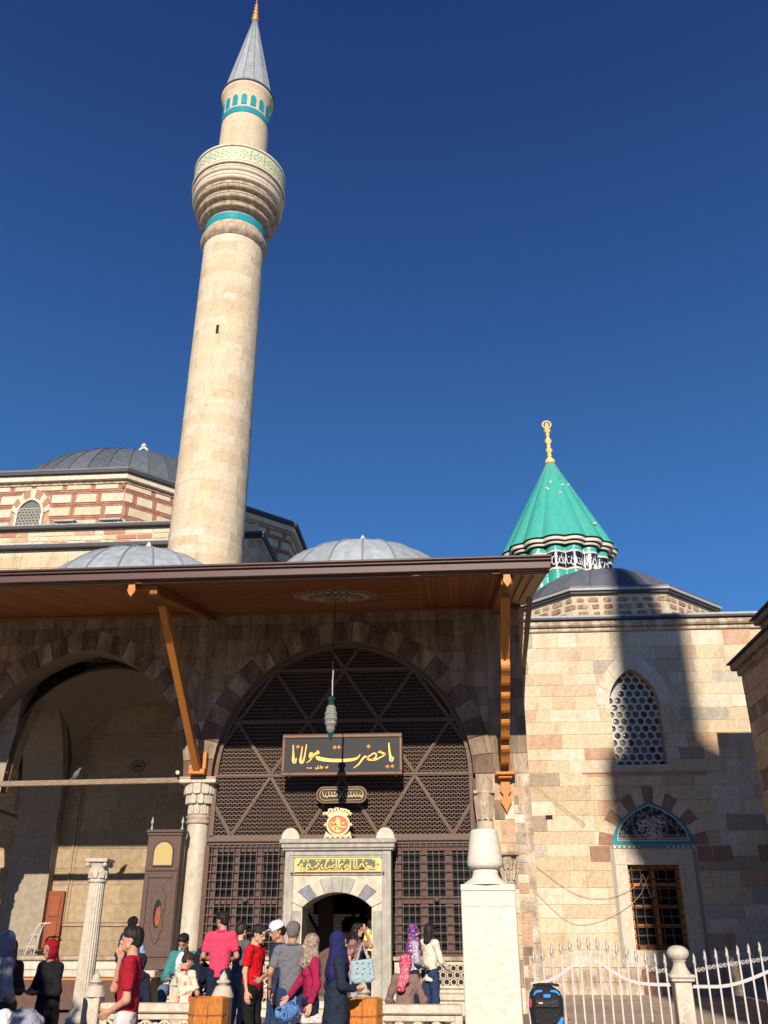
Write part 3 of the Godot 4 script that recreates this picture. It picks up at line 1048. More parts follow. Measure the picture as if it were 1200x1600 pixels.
func portal(b: Node) -> void:
	var p := Node3D.new()
	put(p, "marble_portal", b)
	var zf := FZ + 0.30
	var ia := arch(-2.70, 0.79, 2.12, 0.31, 8)
	var oa := arch(-2.70, 1.10, 2.26, 0.50, 8)
	# jambs and lintel field with the arched opening
	var body := PackedVector2Array([Vector2(-3.72, 0.03), Vector2(-3.49, 0.03)])
	body.append_array(ia)
	body.append_array(PackedVector2Array([Vector2(-1.91, 0.03), Vector2(-1.68, 0.03), Vector2(-1.68, 3.30), Vector2(-3.72, 3.30)]))
	var st := new_st()
	prism(st, body, FZ - 0.70, zf - 0.05)
	obj("door_wall", st, M.marble, p)
	st = new_st()
	bx(st, -3.93, -3.72, 0.03, 3.32, FZ - 0.5, zf, 0.012)
	obj("jamb", st, M.marble_grey, p)
	st = new_st()
	bx(st, -1.68, -1.47, 0.03, 3.32, FZ - 0.5, zf, 0.012)
	obj("jamb", st, M.marble_grey, p)
	st = new_st()
	bx(st, -3.719, -3.52, 0.03, 2.05, FZ - 0.1, zf - 0.02, 0.01)
	bx(st, -1.88, -1.681, 0.03, 2.05, FZ - 0.1, zf - 0.02, 0.01)
	bx(st, -3.719, -1.681, 3.16, 3.32, FZ - 0.1, zf - 0.01, 0.01)
	for e in [0.0, 0.05]:
		bx(st, -3.86 + e, -3.83 + e, 0.1, 3.18, zf - 0.01, zf + 0.012 - e * 0.2, 0.004)
		bx(st, -1.57 - e, -1.54 - e, 0.1, 3.18, zf - 0.01, zf + 0.012 - e * 0.2, 0.004)
		bx(st, -3.829 + e, -1.571 - e, 3.22 - e, 3.25 - e, zf - 0.02, zf + 0.012 - e * 0.2, 0.004)
	obj("moulding", st, M.marble_grey, p)
	voussoirs(p, ia, oa, 9, zf - 0.06, zf - 0.02, [M.marble, M.marble_blue, M.marble, M.marble_grey, M.marble_grey, M.marble_grey, M.marble, M.marble_blue, M.marble], Transform3D(), "voussoir", 0.02)
	st = new_st()
	bx(st, -3.99, -1.41, 3.32, 3.37, FZ - 0.2, zf + 0.05, 0.012)
	bx(st, -4.02, -1.38, 3.37, 3.47, FZ - 0.2, zf + 0.09, 0.02)
	bx(st, -4.06, -1.34, 3.47, 3.57, FZ - 0.2, zf + 0.13, 0.02)
	obj("cornice", st, M.marble_grey, p)
	for x in [-3.82, -1.60]:
		st = new_st()
		var sh := PackedVector2Array()
		for k in 23:
			var a := PI * k / 22.0
			var r := 0.215 + (0.012 if k % 2 == 0 else -0.006)
			sh.append(Vector2(x + r * cos(a), 3.57 + (r + 0.03) * sin(a)))
		prism(st, sh, zf - 0.06, zf + 0.03, Transform3D(), 0.01)
		obj("shell_finial", st, M.marble, p)
	# gilded inscription panel
	st = new_st()
	bx(st, -3.70, -1.70, 2.86, 3.17, zf - 0.055, zf - 0.015, 0.006)
	var panel := obj("inscription_panel", st, M.gold_pale, p)
	st = new_st()
	prism(st, PackedVector2Array([Vector2(-3.66, 3.015), Vector2(-3.60, 3.05), Vector2(-3.56, 3.135), Vector2(-1.84, 3.135), Vector2(-1.80, 3.05), Vector2(-1.74, 3.015), Vector2(-1.80, 2.98), Vector2(-1.84, 2.895), Vector2(-3.56, 2.895), Vector2(-3.60, 2.98)]), zf - 0.02, zf - 0.009)
	obj("green_field", st, mat(0.10, 0.13, 0.07, 0.6), panel)
	# angular script: a base line with tall shafts, loops, wedges and knots, read from right to left
	st = new_st()
	var za := zf - 0.012
	var zb := zf + 0.002
	var u := func(px: float, py: float) -> Vector2: return Vector2(-3.70 + (px - 190.0) * 2.0 / 800.0, 2.86 + (418.0 - py) * 0.31 / 128.0)
	var pens := [
		[[940, 305], [945, 370], [925, 388], [890, 385], [905, 365]], [[880, 405], [850, 395], [870, 365], [885, 380], [860, 392]],
		[[835, 385], [790, 385], [815, 345], [838, 385]], [[765, 300], [765, 388]], [[740, 302], [740, 388]], [[708, 300], [708, 405]],
		[[690, 355], [695, 395], [665, 400], [660, 365], [690, 360]], [[650, 385], [620, 395], [612, 360], [645, 345]], [[600, 300], [598, 405]], [[578, 300], [576, 405]],
		[[560, 350], [530, 388], [560, 390]], [[520, 360], [505, 390], [525, 392], [520, 360]], [[495, 300], [470, 385], [455, 395]], [[445, 350], [430, 392], [400, 400]],
		[[420, 345], [370, 385], [415, 388]], [[345, 385], [300, 385], [322, 345], [345, 385]], [[290, 385], [255, 390], [240, 365], [260, 345], [265, 385]], [[330, 385], [700, 388]], [[740, 386], [850, 386]],
		[[310, 395], [280, 408], [262, 400]]]
	for pen in pens:
		var pts: Array = []
		for q in pen:
			var v: Vector2 = u.call(q[0], q[1])
			pts.append(Vector3(v.x, v.y, 0.028))
		stroke(st, pts, za, zb)
	for q in [[275, 322], [312, 320], [395, 320], [425, 320], [410, 345], [500, 320], [610, 320], [650, 320], [740, 318], [825, 320], [855, 345], [920, 312], [545, 322]]:
		var v: Vector2 = u.call(q[0], q[1])
		diamond(st, v.x, v.y, 0.032, za, zb)
	obj("lettering", st, M.gold_pale, panel)
	st = new_st()
	tube(st, [Vector3(-3.78, 2.83, zf + 0.03), Vector3(-1.62, 2.83, zf + 0.03)], 0.012, 6)
	for x in [-3.76, -1.64]:
		tube(st, [Vector3(x, 2.79, zf + 0.03), Vector3(x, 2.87, zf + 0.03)], 0.012, 6)
		tube(st, [Vector3(x, 2.83, zf - 0.03), Vector3(x, 2.83, zf + 0.03)], 0.012, 6)
	obj("lamp_rail", st, M.iron, p)
	# inner doorway seen in the dark
	st = new_st()
	bx(st, -3.45, -3.1, 0.3, 2.4, -24.3, -24.0)
	bx(st, -2.3, -1.9, 0.3, 2.6, -25.3, -25.0)
	obj("inner_door", st, M.frame_brown, p)

func eave(b: Node) -> void:
	var e := Node3D.new()
	put(e, "eave", b)
	var yo := 8.30
	var yi := 9.28
	var zo := -17.05
	var zi := FZ + 0.02
	var sl := func(z: float) -> float: return lerp(yo, yi, (zo - z) / (zo - zi))
	# roof deck above the boards
	var st := new_st()
	var deck := Transform3D(Basis(Vector3(0, 0, -1), Vector3.UP, Vector3(1, 0, 0)), Vector3.ZERO)
	prism(st, PackedVector2Array([Vector2(-zo, yo + 0.03), Vector2(-zi, yi + 0.03), Vector2(-zi, yi + 0.4), Vector2(-zo, yo + 0.26)]), -18.5, 2.02, deck)
	obj("deck", st, M.lead[0], e)
	# soffit boards: across the depth on the left, lengthwise round the rosette
	var x := -18.4
	while x < -6.5:
		st = new_st()
		bar(st, Vector3(x, yo, zo), Vector3(x, yi, zi), 0.124, 0.022, Vector3.UP, 0.004)
		obj("board", st, pick(M.soffit), e)
		x += 0.13
	x = -0.55
	while x < 0.95:
		st = new_st()
		bar(st, Vector3(x, yo, zo), Vector3(x, yi, zi), 0.124, 0.022, Vector3.UP, 0.004)
		obj("board", st, pick(M.soffit), e)
		x += 0.13
	var z := zo - 0.05
	while z > zi + 0.03:
		st = new_st()
		bar(st, Vector3(-6.4, sl.call(z), z), Vector3(-0.62, sl.call(z), z), 0.022, 0.124, Vector3(0, 0.98, 0.19), 0.004)
		obj("board", st, pick(M.soffit), e)
		z -= 0.13
	for bxx in [-6.47, -0.62, 1.02, -12.6]:
		st = new_st()
		bar(st, Vector3(bxx, yo - 0.025, zo), Vector3(bxx, yi - 0.025, zi), 0.16, 0.05, Vector3.UP, 0.01)
		obj("batten", st, M.soffit[0], e)
	# sunlit panelled corner beyond the last bracket
	st = new_st()
	bar(st, Vector3(1.56, yo + 0.004, zo), Vector3(1.56, yi + 0.004, zi), 0.94, 0.02, Vector3.UP)
	var corner := obj("corner_panel", st, M.pine, e)
	for k in 4:
		st = new_st()
		bar(st, Vector3(1.2 + k * 0.2, yo - 0.02, zo - 0.3), Vector3(1.2 + k * 0.2, yi - 0.08, zi + 0.4), 0.035, 0.03, Vector3.UP, 0.006)
		obj("moulding", st, M.orange_dark, corner)
	for r in [[zo - 0.25, 0.0], [zi + 0.35, 0.0]]:
		st = new_st()
		bx(st, 1.18, 1.83, sl.call(r[0]) - 0.035, sl.call(r[0]) - 0.006, r[0] - 0.02, r[0] + 0.02)
		obj("moulding", st, M.orange_dark, corner)
	# cornice board along the wall
	st = new_st()
	bx(st, -18.4, 1.9, 9.17, 9.25, zi - 0.01, zi + 0.10, 0.015)
	obj("wall_board", st, M.soffit[1], e)
	# gutter: three stepped mouldings and a dark drip
	st = new_st()
	bx(st, -18.5, 2.13, 8.31, 8.46, zo, zo + 0.10, 0.012)
	var gut := obj("gutter", st, M.gutter, e)
	st = new_st()
	bx(st, -18.5, 2.15, 8.475, 8.515, zo, zo + 0.15, 0.012)
	bx(st, -18.5, 2.16, 8.535, 8.585, zo, zo + 0.17, 0.014)
	obj("gutter_lip", st, M.gutter, gut)
	st = new_st()
	bx(st, -18.5, 2.10, 8.255, 8.305, zo - 0.09, zo - 0.01, 0.01)
	bx(st, -18.5, 2.12, 8.462, 8.533, zo - 0.02, zo + 0.08)
	obj("drip_board", st, mat(0.075, 0.05, 0.04, 0.7), gut)
	# return of the eave round the corner
	st = new_st()
	bar(st, Vector3(2.07, yo + 0.07, zo), Vector3(2.05, sl.call(-20.5) + 0.06, -20.5), 0.07, 0.16, Vector3.UP, 0.01)
	obj("side_fascia", st, M.pine, e)
	st = new_st()
	bar(st, Vector3(2.02, 9.02, -20.5), Vector3(2.38, 9.27, -27.95), 0.13, 0.10, Vector3.UP, 0.01)
	obj("side_fascia", st, M.beam, e)
	st = new_st()
	for k in 36:
		var zz := FZ - 0.1 - k * 0.16
		bx(st, 1.84, 1.99 + k * 0.009, 9.20, 9.235 + rng.randf() * 0.01, zz - 0.145, zz)
	obj("side_soffit", st, M.tan2, e, "stuff")
	# rosette
	st = new_st()
	var up := Vector3(0, 1, (yi - yo) / (zi - zo) * -1.0).normalized()
	var zax := Vector3(0, yi - yo, zi - zo).normalized()
	var tilt := Transform3D(Basis(Vector3.RIGHT, Vector3.RIGHT.cross(zax), -zax), Vector3(-2.58, sl.call(-19.35) - 0.03, -19.35))
	lathe(st, [Vector2(0, 0.0), Vector2(1.10, 0.0), Vector2(1.12, 0.03), Vector2(1.02, 0.04)], 48, Vector3.ZERO, true)
	var ros := obj("rosette", st, M.frame_brown, e)
	ros.transform = tilt
	M.petal_a = mat(0.22, 0.16, 0.11, 0.7)
	M.petal_b = mat(0.30, 0.25, 0.19, 0.7)
	for ring in 5:
		var n: int = [30, 26, 22, 16, 10][ring]
		var r0: float = [0.98, 0.80, 0.62, 0.44, 0.26][ring]
		for k in n:
			st = new_st()
			var a := TAU * (k + 0.5 * (ring % 2)) / n
			var w := TAU * r0 / n * 0.36
			var xf := Transform3D(Basis(Vector3(cos(a), 0, -sin(a)), Vector3(sin(a), 0, cos(a)), Vector3(0, -1, 0)), Vector3(sin(a) * (r0 - 0.17), -0.01 - ring * 0.028, cos(a) * (r0 - 0.17)))
			prism(st, PackedVector2Array([Vector2(-w * 0.6, 0), Vector2(w * 0.6, 0), Vector2(w, 0.10), Vector2(w * 0.7, 0.15), Vector2(0, 0.20), Vector2(-w * 0.7, 0.15), Vector2(-w, 0.10)]), 0, 0.035, xf, 0.01)
			obj("petal", st, M.petal_a if ring % 2 == 0 else M.petal_b, ros)
	# --- brackets
	for right in [false, true]:
		var cx := 1.24 if right else -6.2
		var foot := Vector3(cx, 5.16, FZ + 0.16)
		var top := Vector3(cx, 8.10, -17.95)
		st = new_st()
		bar(st, foot, top, 0.20 if right else 0.17, 0.20, Vector3.UP, 0.012)
		var br := obj("bracket", st, M.orange, e)
		st = new_st()
		bar(st, Vector3(cx, sl.call(-17.25) - 0.16, -17.25), Vector3(cx, yi - 0.14, FZ + 0.05), 0.24 if right else 0.17, 0.20, Vector3.UP, 0.012)
		obj("arm", st, M.orange_dark, br)
		# pointed pendant at the outer end
		st = new_st()
		var pend := PackedVector2Array([Vector2(-0.13, 0.0), Vector2(0.13, 0.0), Vector2(0.12, -0.04), Vector2(0.07, -0.08), Vector2(0.075, -0.16), Vector2(0.09, -0.20), Vector2(0.07, -0.26), Vector2(0, -0.36), Vector2(-0.07, -0.26), Vector2(-0.09, -0.20), Vector2(-0.075, -0.16), Vector2(-0.07, -0.08), Vector2(-0.12, -0.04)])
		prism(st, pend, 0, 0.05, Transform3D(Basis(), Vector3(cx - (0.0 if right else 0.42), 8.335, -17.14)), 0.008)
		obj("pendant", st, M.orange, br)
		if not right:
			st = new_st()
			bx(st, cx - 0.52, cx + 0.02, 8.18, 8.30, -17.36, -17.24, 0.01)
			obj("arm_head", st, M.orange_dark, br)
			st = new_st()
			bx(st, cx - 0.20, cx + 0.20, 5.08, 5.20, FZ + 0.05, FZ + 0.30, 0.015)
			bx(st, cx - 0.22, cx - 0.13, 5.205, 5.30, FZ + 0.05, FZ + 0.24, 0.012)
			bx(st, cx + 0.11, cx + 0.20, 5.205, 5.62, FZ + 0.05, FZ + 0.22, 0.012)
			obj("foot_shoe", st, M.orange, br)
		else:
			# scrolled lobes down the outer face of the strut
			var dirv := (top - foot).normalized()
			var nrm := Vector3(1, 0, 0).cross(dirv).normalized()
			if nrm.z < 0: nrm = -nrm
			for k in 4:
				st = new_st()
				var c := foot + dirv * (0.25 + k * 0.78) + nrm * 0.10
				var pr := PackedVector2Array()
				for j in 13:
					var a := PI * j / 12.0
					pr.append(Vector2(0.34 - 0.34 * cos(a), (0.20 + 0.05 * sin(a * 3)) * sin(a)))
				var xf := Transform3D(Basis(dirv, nrm, dirv.cross(nrm)), c)
				prism(st, pr, -0.10, 0.10, xf, 0.012)
				obj("scroll", st, M.orange, br)
			st = new_st()
			bx(st, cx - 0.24, cx + 0.24, 4.97, 5.05, FZ + 0.04, FZ + 0.36, 0.02)
			bx(st, cx - 0.17, cx + 0.17, 4.90, 4.968, FZ + 0.04, FZ + 0.28, 0.02)
			obj("shelf", st, M.orange, br)
			st = new_st()
			prism(st, PackedVector2Array([Vector2(-0.15, 0), Vector2(0.15, 0), Vector2(0.11, -0.06), Vector2(0.11, -0.22), Vector2(0.13, -0.27), Vector2(0.06, -0.37), Vector2(0.13, -0.52), Vector2(0.05, -0.66), Vector2(0, -0.78), Vector2(-0.05, -0.66), Vector2(-0.13, -0.52), Vector2(-0.06, -0.37), Vector2(-0.13, -0.27), Vector2(-0.11, -0.22), Vector2(-0.11, -0.06)]), 0, 0.07, Transform3D(Basis(), Vector3(cx, 4.90, FZ + 0.05)), 0.012)
			obj("drop", st, M.orange, br)

func settle(b: Node3D, base: Vector3) -> void:
	b.position = base
	for c in b.get_children():
		(c as Node3D).position -= base

# ---------------------------------------------------------------- printed tiles (flat glaze on real surfaces)
func stamp(im: Image, x: float, y: float, r: float, c: Color) -> void:
	var w := im.get_width()
	for j in range(int(floorf(y - r)), int(ceilf(y + r)) + 1):
		if j < 0 or j >= im.get_height():
			continue
		for i in range(int(floorf(x - r)), int(ceilf(x + r)) + 1):
			if Vector2(i - x, j - y).length() <= r:
				im.set_pixel(posmod(i, w), j, c)

func pen(im: Image, pts: Array, r: float, c: Color) -> void:
	for i in pts.size() - 1:
		var a: Vector2 = pts[i]; var b: Vector2 = pts[i + 1]
		var p: Vector2 = pts[maxi(i - 1, 0)]; var q: Vector2 = pts[mini(i + 2, pts.size() - 1)]
		var n := int(a.distance_to(b) / maxf(r * 0.6, 0.8)) + 1
		for k in n + 1:
			var v := a.cubic_interpolate(b, p, q, float(k) / n)
			stamp(im, v.x, v.y, r, c)

func printed(im: Image, rough := 0.3) -> StandardMaterial3D:
	var m := StandardMaterial3D.new()
	m.albedo_texture = ImageTexture.create_from_image(im)
	m.roughness = rough
	return m

func script_band(w: int, h: int, bg: Color, ink: Color, trim: Color) -> Image:
	var im := Image.create(w, h, false, Image.FORMAT_RGB8)
	im.fill(bg)
	var g := RandomNumberGenerator.new()
	g.seed = 7
	var x := 6.0
	while x < w - 10:
		var kind := g.randi() % 4
		var y := h * g.randf_range(0.55, 0.7)
		if kind == 0:
			pen(im, [Vector2(x, h * 0.15), Vector2(x + 3, h * 0.5), Vector2(x + 1, h * 0.8)], 2.3, ink)
			x += 9
		elif kind == 1:
			pen(im, [Vector2(x + 34, h * 0.4), Vector2(x + 26, y + 8), Vector2(x + 8, y + 10), Vector2(x, y - 6)], 2.8, ink)
			stamp(im, x + 16, y - 16, 4, ink)
			x += 19
		elif kind == 2:
			pen(im, [Vector2(x + 14, y), Vector2(x + 4, y - 10), Vector2(x + 12, y - 18), Vector2(x + 18, y - 4), Vector2(x + 8, y + 16), Vector2(x - 8, h * 0.88)], 2.3, ink)
			x += 16
		else:
			pen(im, [Vector2(x, h * 0.12), Vector2(x + 4, y), Vector2(x + 14, y + 8), Vector2(x + 24, y - 2), Vector2(x + 30, h * 0.3)], 2.4, ink)
			stamp(im, x + 14, h * 0.3, 3.5, ink)
			x += 22
	im.fill_rect(Rect2i(0, 0, w, int(h * 0.07)), trim)
	im.fill_rect(Rect2i(0, h - int(h * 0.07), w, int(h * 0.07)), trim)
	return im

func star_band(w: int, h: int, n: int) -> Image:
	var im := Image.create(w, h, false, Image.FORMAT_RGB8)
	im.fill(Color(0.80, 0.77, 0.62))
	var t := Color(0.16, 0.58, 0.55)
	var step := float(w) / n
	for k in n:
		var c := Vector2((k + 0.5) * step, h * 0.5)
		for j in 6:
			var a := TAU * j / 6 + PI / 6
			var d := Vector2(cos(a), sin(a))
			pen(im, [c + d * step * 0.12, c + d * step * 0.5], 1.3, t)
			pen(im, [c + d * step * 0.5, c + d.rotated(PI / 3) * step * 0.30, c + d.rotated(PI / 3) * step * 0.5], 1.2, t)
		stamp(im, c.x, c.y, step * 0.08, t)
		for j in 3:
			stamp(im, (k + 1) * step, h * (0.2 + 0.3 * j), step * 0.07, t)
	im.fill_rect(Rect2i(0, 0, w, 3), t)
	return im

# ---------------------------------------------------------------- tomb hall on the right
func tomb_hall() -> void:
	var b := thing("tomb_hall", "sunlit ashlar hall with pointed grille window, tiled lunette and low grey dome", "building")
	var HZ := -28.0
	var x0 := 1.84
	var x1 := 14.0
	var up := keel(5.72, 0.76, 8.05, 1.10, 10)          # upper window
	up.append_array(PackedVector2Array([Vector2(6.48, 6.18), Vector2(4.96, 6.18)]))
	var low := PackedVector2Array([Vector2(4.96, 1.15), Vector2(6.42, 1.15), Vector2(6.42, 3.36), Vector2(4.96, 3.36)])
	var band_out := keel(5.78, 1.58, 3.90, 1.68, 12)
	var band_in := keel(5.78, 1.17, 3.90, 1.22, 12)
	var hood_out := keel(5.72, 1.16, 8.0, 1.72, 10)
	# wall core with real openings
	var core := PackedVector2Array([Vector2(x0, 0), Vector2(x1, 0), Vector2(x1, 10.4), Vector2(x0, 10.4)])
	var st := new_st()
	bx(st, x0, 4.96, 0, 10.4, HZ - 1.0, HZ)
	bx(st, 6.48, x1, 0, 10.4, HZ - 1.0, HZ)
	bx(st, 4.961, 6.479, 0, 1.15, HZ - 1.0, HZ)
	bx(st, 6.42, 6.479, 1.151, 3.36, HZ - 1.0, HZ)
	bx(st, 4.961, 6.479, 3.361, 6.18, HZ - 1.0, HZ)
	bx(st, 4.961, 6.479, 9.16, 10.4, HZ - 1.0, HZ)
	var sp := keel(5.72, 0.759, 8.05, 1.10, 10)
	sp.append(Vector2(6.479, 9.159)); sp.append(Vector2(4.961, 9.159))
	prism(st, sp, HZ - 1.0, HZ)
	var wall := obj("wall", st, M.mortar, b)
	var low_frame := PackedVector2Array([Vector2(4.50, 0.55), Vector2(6.95, 0.55), Vector2(6.95, 3.92), Vector2(4.50, 3.92)])
	var band_hole := band_out.duplicate()
	band_hole.append(Vector2(7.36, 3.2)); band_hole.append(Vector2(4.20, 3.2))
	var hood_hole := hood_out.duplicate()
	hood_hole.append(Vector2(6.50, 8.0)); hood_hole.append(Vector2(6.50, 6.15)); hood_hole.append(Vector2(4.94, 6.15)); hood_hole.append(Vector2(4.94, 8.0))
	masonry(wall, x0, 9.6, 0.72, 10.36, 0.40, 0.42, 1.75, [hood_hole, band_out, PackedVector2Array([Vector2(4.50, 0.55), Vector2(6.95, 0.55), Vector2(6.95, 3.89), Vector2(4.50, 3.89)])], HZ, HZ + 0.03, M.hall_mix, Transform3D(), 0.006, "stone", 0.007)
	st = new_st()
	bx(st, x0, 9.6, 0.36, 0.70, HZ, HZ + 0.07, 0.01)
	bx(st, x0, 9.6, 0.0, 0.355, HZ, HZ + 0.14, 0.01)
	obj("plinth", st, M.whitewash, b)
	# hood stones of the upper window
	voussoirs(wall, keel(5.72, 0.77, 8.0, 1.16, 10), hood_out, 7, HZ, HZ + 0.035, [M.pale, M.lime[3], M.pale, M.lime[4]], Transform3D(), "voussoir", 0.015)
	# ledge and stringcourse between the windows
	st = new_st()
	bx(st, 3.9, 7.75, 5.93, 5.98, HZ, HZ + 0.07, 0.01)
	bx(st, 4.05, 7.60, 5.84, 5.925, HZ, HZ + 0.045, 0.01)
	obj("stringcourse", st, M.tan2, b)
	st = new_st()
	bx(st, 4.85, 6.6, 6.09, 6.18, HZ - 0.3, HZ + 0.05, 0.012)
	obj("sill", st, M.pale, b)
	# striped arch over the lower window, running out into two more brown blocks
	voussoirs(wall, band_in, band_out, 13, HZ, HZ + 0.04, [M.brownstone, M.lime[3]], Transform3D(), "voussoir", 0.012)
	for q in [[3.92, 4.58], [6.98, 7.42], [7.43, 7.98], [8.72, 9.3]]:
		st = new_st()
		bx(st, q[0], q[1], 3.44, 3.88, HZ, HZ + 0.041, 0.008)
		obj("stone", st, M.brownstone, wall)
	# lunette: turquoise border and printed black and white tiles
	st = new_st()
	var lun := keel(5.78, 1.165, 3.90, 1.215, 12)
	prism(st, lun, HZ, HZ + 0.015)
	var lu := obj("lunette", st, M.turquoise, b)
	var im := Image.create(256, 140, false, Image.FORMAT_RGB8)
	im.fill(Color(0.07, 0.08, 0.10))
	var g := RandomNumberGenerator.new()
	g.seed = 3
	var wh := Color(0.74, 0.72, 0.64)
	for k in 150:
		var p := Vector2(g.randf() * 256, g.randf() * 118 + 4)
		var r := g.randf_range(3.0, 5.5)
		stamp(im, p.x, p.y, r, wh)
		stamp(im, p.x, p.y, r - 1.6, Color(0.12, 0.13, 0.15))
	for k in 46:
		var p := Vector2(g.randf_range(90, 170), g.randf_range(60, 115))
		var d := Vector2.from_angle(g.randf() * TAU) * 14
		pen(im, [p, p + d, p + d.rotated(0.8) * 1.4, p + d.rotated(1.5) * 1.6], 1.3, wh)
	for k in 40:
		pen(im, [Vector2(k * 6.4, 124), Vector2(k * 6.4 + 3, 136), Vector2(k * 6.4 + 6.4, 124)], 1.0, wh)
	im.fill_rect(Rect2i(0, 118, 256, 2), wh)
	var pm := printed(im, 0.35)
	var inn := keel(5.78, 1.02, 4.02, 1.0, 12)
	st = new_st()
	st.set_smooth_group(-1)
	var cen := Vector2(5.78, 4.025)
	for i in inn.size() - 1:
		for v in [cen, inn[i], inn[i + 1]]:
			st.set_uv(Vector2((v.x - 4.76) / 2.04, 1.0 - (v.y - 4.02) / 1.0))
			st.set_normal(Vector3.BACK)
			st.add_vertex(Vector3(v.x, v.y, HZ + 0.019))
	obj("printed_tiles", st, pm, lu)
	st = new_st()
	var rim := keel(5.78, 1.015, 4.02, 0.995, 12)
	for i in rim.size() - 1:
		bar(st, Vector3(rim[i].x, rim[i].y, HZ + 0.021), Vector3(rim[i + 1].x, rim[i + 1].y, HZ + 0.021), 0.03, 0.006, Vector3.BACK)
	bx(st, 4.77, 6.79, 4.01, 4.035, HZ + 0.018, HZ + 0.024)
	obj("white_border", st, M.white_tile, lu)
	# marble surround
	st = new_st()
	bx(st, 4.62, 4.955, 0.72, 3.36, HZ - 0.2, HZ + 0.045, 0.008)
	bx(st, 6.425, 6.84, 0.72, 3.36, HZ - 0.2, HZ + 0.045, 0.008)
	bx(st, 4.62, 6.84, 3.365, 3.80, HZ - 0.2, HZ + 0.045, 0.008)
	bx(st, 4.957, 6.423, 0.72, 1.148, HZ - 0.2, HZ + 0.045, 0.008)
	obj("surround", st, M.marble, b)
	# narrow strip of black and white tile round the surround
	var sim := Image.create(32, 256, false, Image.FORMAT_RGB8)
	sim.fill(Color(0.62, 0.60, 0.54))
	for k in 32:
		stamp(sim, 16 + 6 * (1 if k % 2 == 0 else -1), k * 8 + 4, 3.4, Color(0.05, 0.05, 0.06))
		stamp(sim, 16 - 9 * (1 if k % 2 == 0 else -1), k * 8 + 4, 2.0, Color(0.05, 0.05, 0.06))
	var strip_m := printed(sim, 0.4)
	for x in [4.515, 6.845]:
		st = new_st()
		st.set_smooth_group(-1)
		var z := HZ + 0.05
		var p := [Vector3(x, 0.72, z), Vector3(x + 0.10, 0.72, z), Vector3(x + 0.10, 3.80, z), Vector3(x, 3.80, z)]
		var uvs := [Vector2(0, 3), Vector2(1, 3), Vector2(1, 0), Vector2(0, 0)]
		for t in [0, 2, 1, 0, 3, 2]:
			st.set_uv(uvs[t]); st.add_vertex(p[t])
		obj("tile_strip", st, strip_m, b)
		st = new_st()
		bx(st, x - 0.004, x + 0.104, 0.718, 3.802, HZ, HZ + 0.048)
		obj("strip_bed", st, M.white_tile, b)
	st = new_st()
	bx(st, 4.53, 6.94, 3.815, 3.885, HZ, HZ + 0.044, 0.005)
	obj("tile_strip", st, M.white_tile, b)
	for k in 34:
		if k % 2 == 0 or (k > 11 and k < 23):
			st = new_st()
			bx(st, 4.55 + k * 0.07, 4.61 + k * 0.07, 3.83, 3.87, HZ + 0.04, HZ + 0.047)
			obj("tile", st, M.black_tile, b)
	# upper window: plaster grille of round bull's-eyes in front of glass
	var win := Node3D.new()
	put(win, "upper_window", b)
	st = new_st()
	st.set_smooth_group(-1)
	var rr := 0.098
	var dx := 0.252
	var dy := 0.218
	var zg := HZ - 0.30
	for row in 15:
		for k in 8:
			var c := Vector2(4.90 + k * dx + (dx / 2 if row % 2 else 0.0), 6.24 + row * dy)
			var cell := PackedVector2Array()
			for j in 6:
				var a := TAU * j / 6 + PI / 6
				cell.append(c + Vector2(cos(a), sin(a)) * dx / sqrt(3.0) * 1.002)
			var ins := Geometry2D.intersect_polygons(cell, up)
			if ins.is_empty():
				continue
			var hole := PackedVector2Array()
			for j in 14:
				hole.append(c + Vector2(cos(TAU * j / 14), sin(TAU * j / 14)) * rr)
			var whole := true
			for v in hole:
				if not Geometry2D.is_point_in_polygon(v, up):
					whole = false
			if whole and absf(area2(ins[0]) - area2(cell)) < 0.0005:
				for j in 14:
					var a0 := TAU * j / 14
					var a1 := TAU * (j + 1) / 14
					var o0 := c + Vector2(cos(a0), sin(a0)) * dx * 0.5
					var o1 := c + Vector2(cos(a1), sin(a1)) * dx * 0.5
					var h0 := hole[j]; var h1 := hole[(j + 1) % 14]
					quad(st, Vector3(h0.x, h0.y, zg), Vector3(o0.x, o0.y, zg), Vector3(o1.x, o1.y, zg), Vector3(h1.x, h1.y, zg))
					quad(st, Vector3(h0.x, h0.y, zg - 0.07), Vector3(h0.x, h0.y, zg), Vector3(h1.x, h1.y, zg), Vector3(h1.x, h1.y, zg - 0.07))
				for j in 6:
					var m := (cell[j] + c) * 0.5
					var a := TAU * (j) / 6 + PI / 6
					var t0 := c + Vector2(cos(a - 0.3), sin(a - 0.3)) * dx * 0.495
					var t1 := c + Vector2(cos(a + 0.3), sin(a + 0.3)) * dx * 0.495
					tri(st, Vector3(t0.x, t0.y, zg - 0.001), Vector3(cell[j].x, cell[j].y, zg - 0.001), Vector3(t1.x, t1.y, zg - 0.001))
			else:
				for piece in ins:
					for q in Geometry2D.clip_polygons(piece, hole):
						if not Geometry2D.is_polygon_clockwise(q) and absf(area2(q)) > 0.0008:
							prism(st, q, zg - 0.07, zg)
	obj("plaster_grille", st, mat(0.62, 0.62, 0.56, 0.8, T.stone), win)
	var pane_mats := [M.glass_dim, mat(0.09, 0.11, 0.115, 0.25), mat(0.045, 0.05, 0.055, 0.2), mat(0.16, 0.18, 0.17, 0.35)]
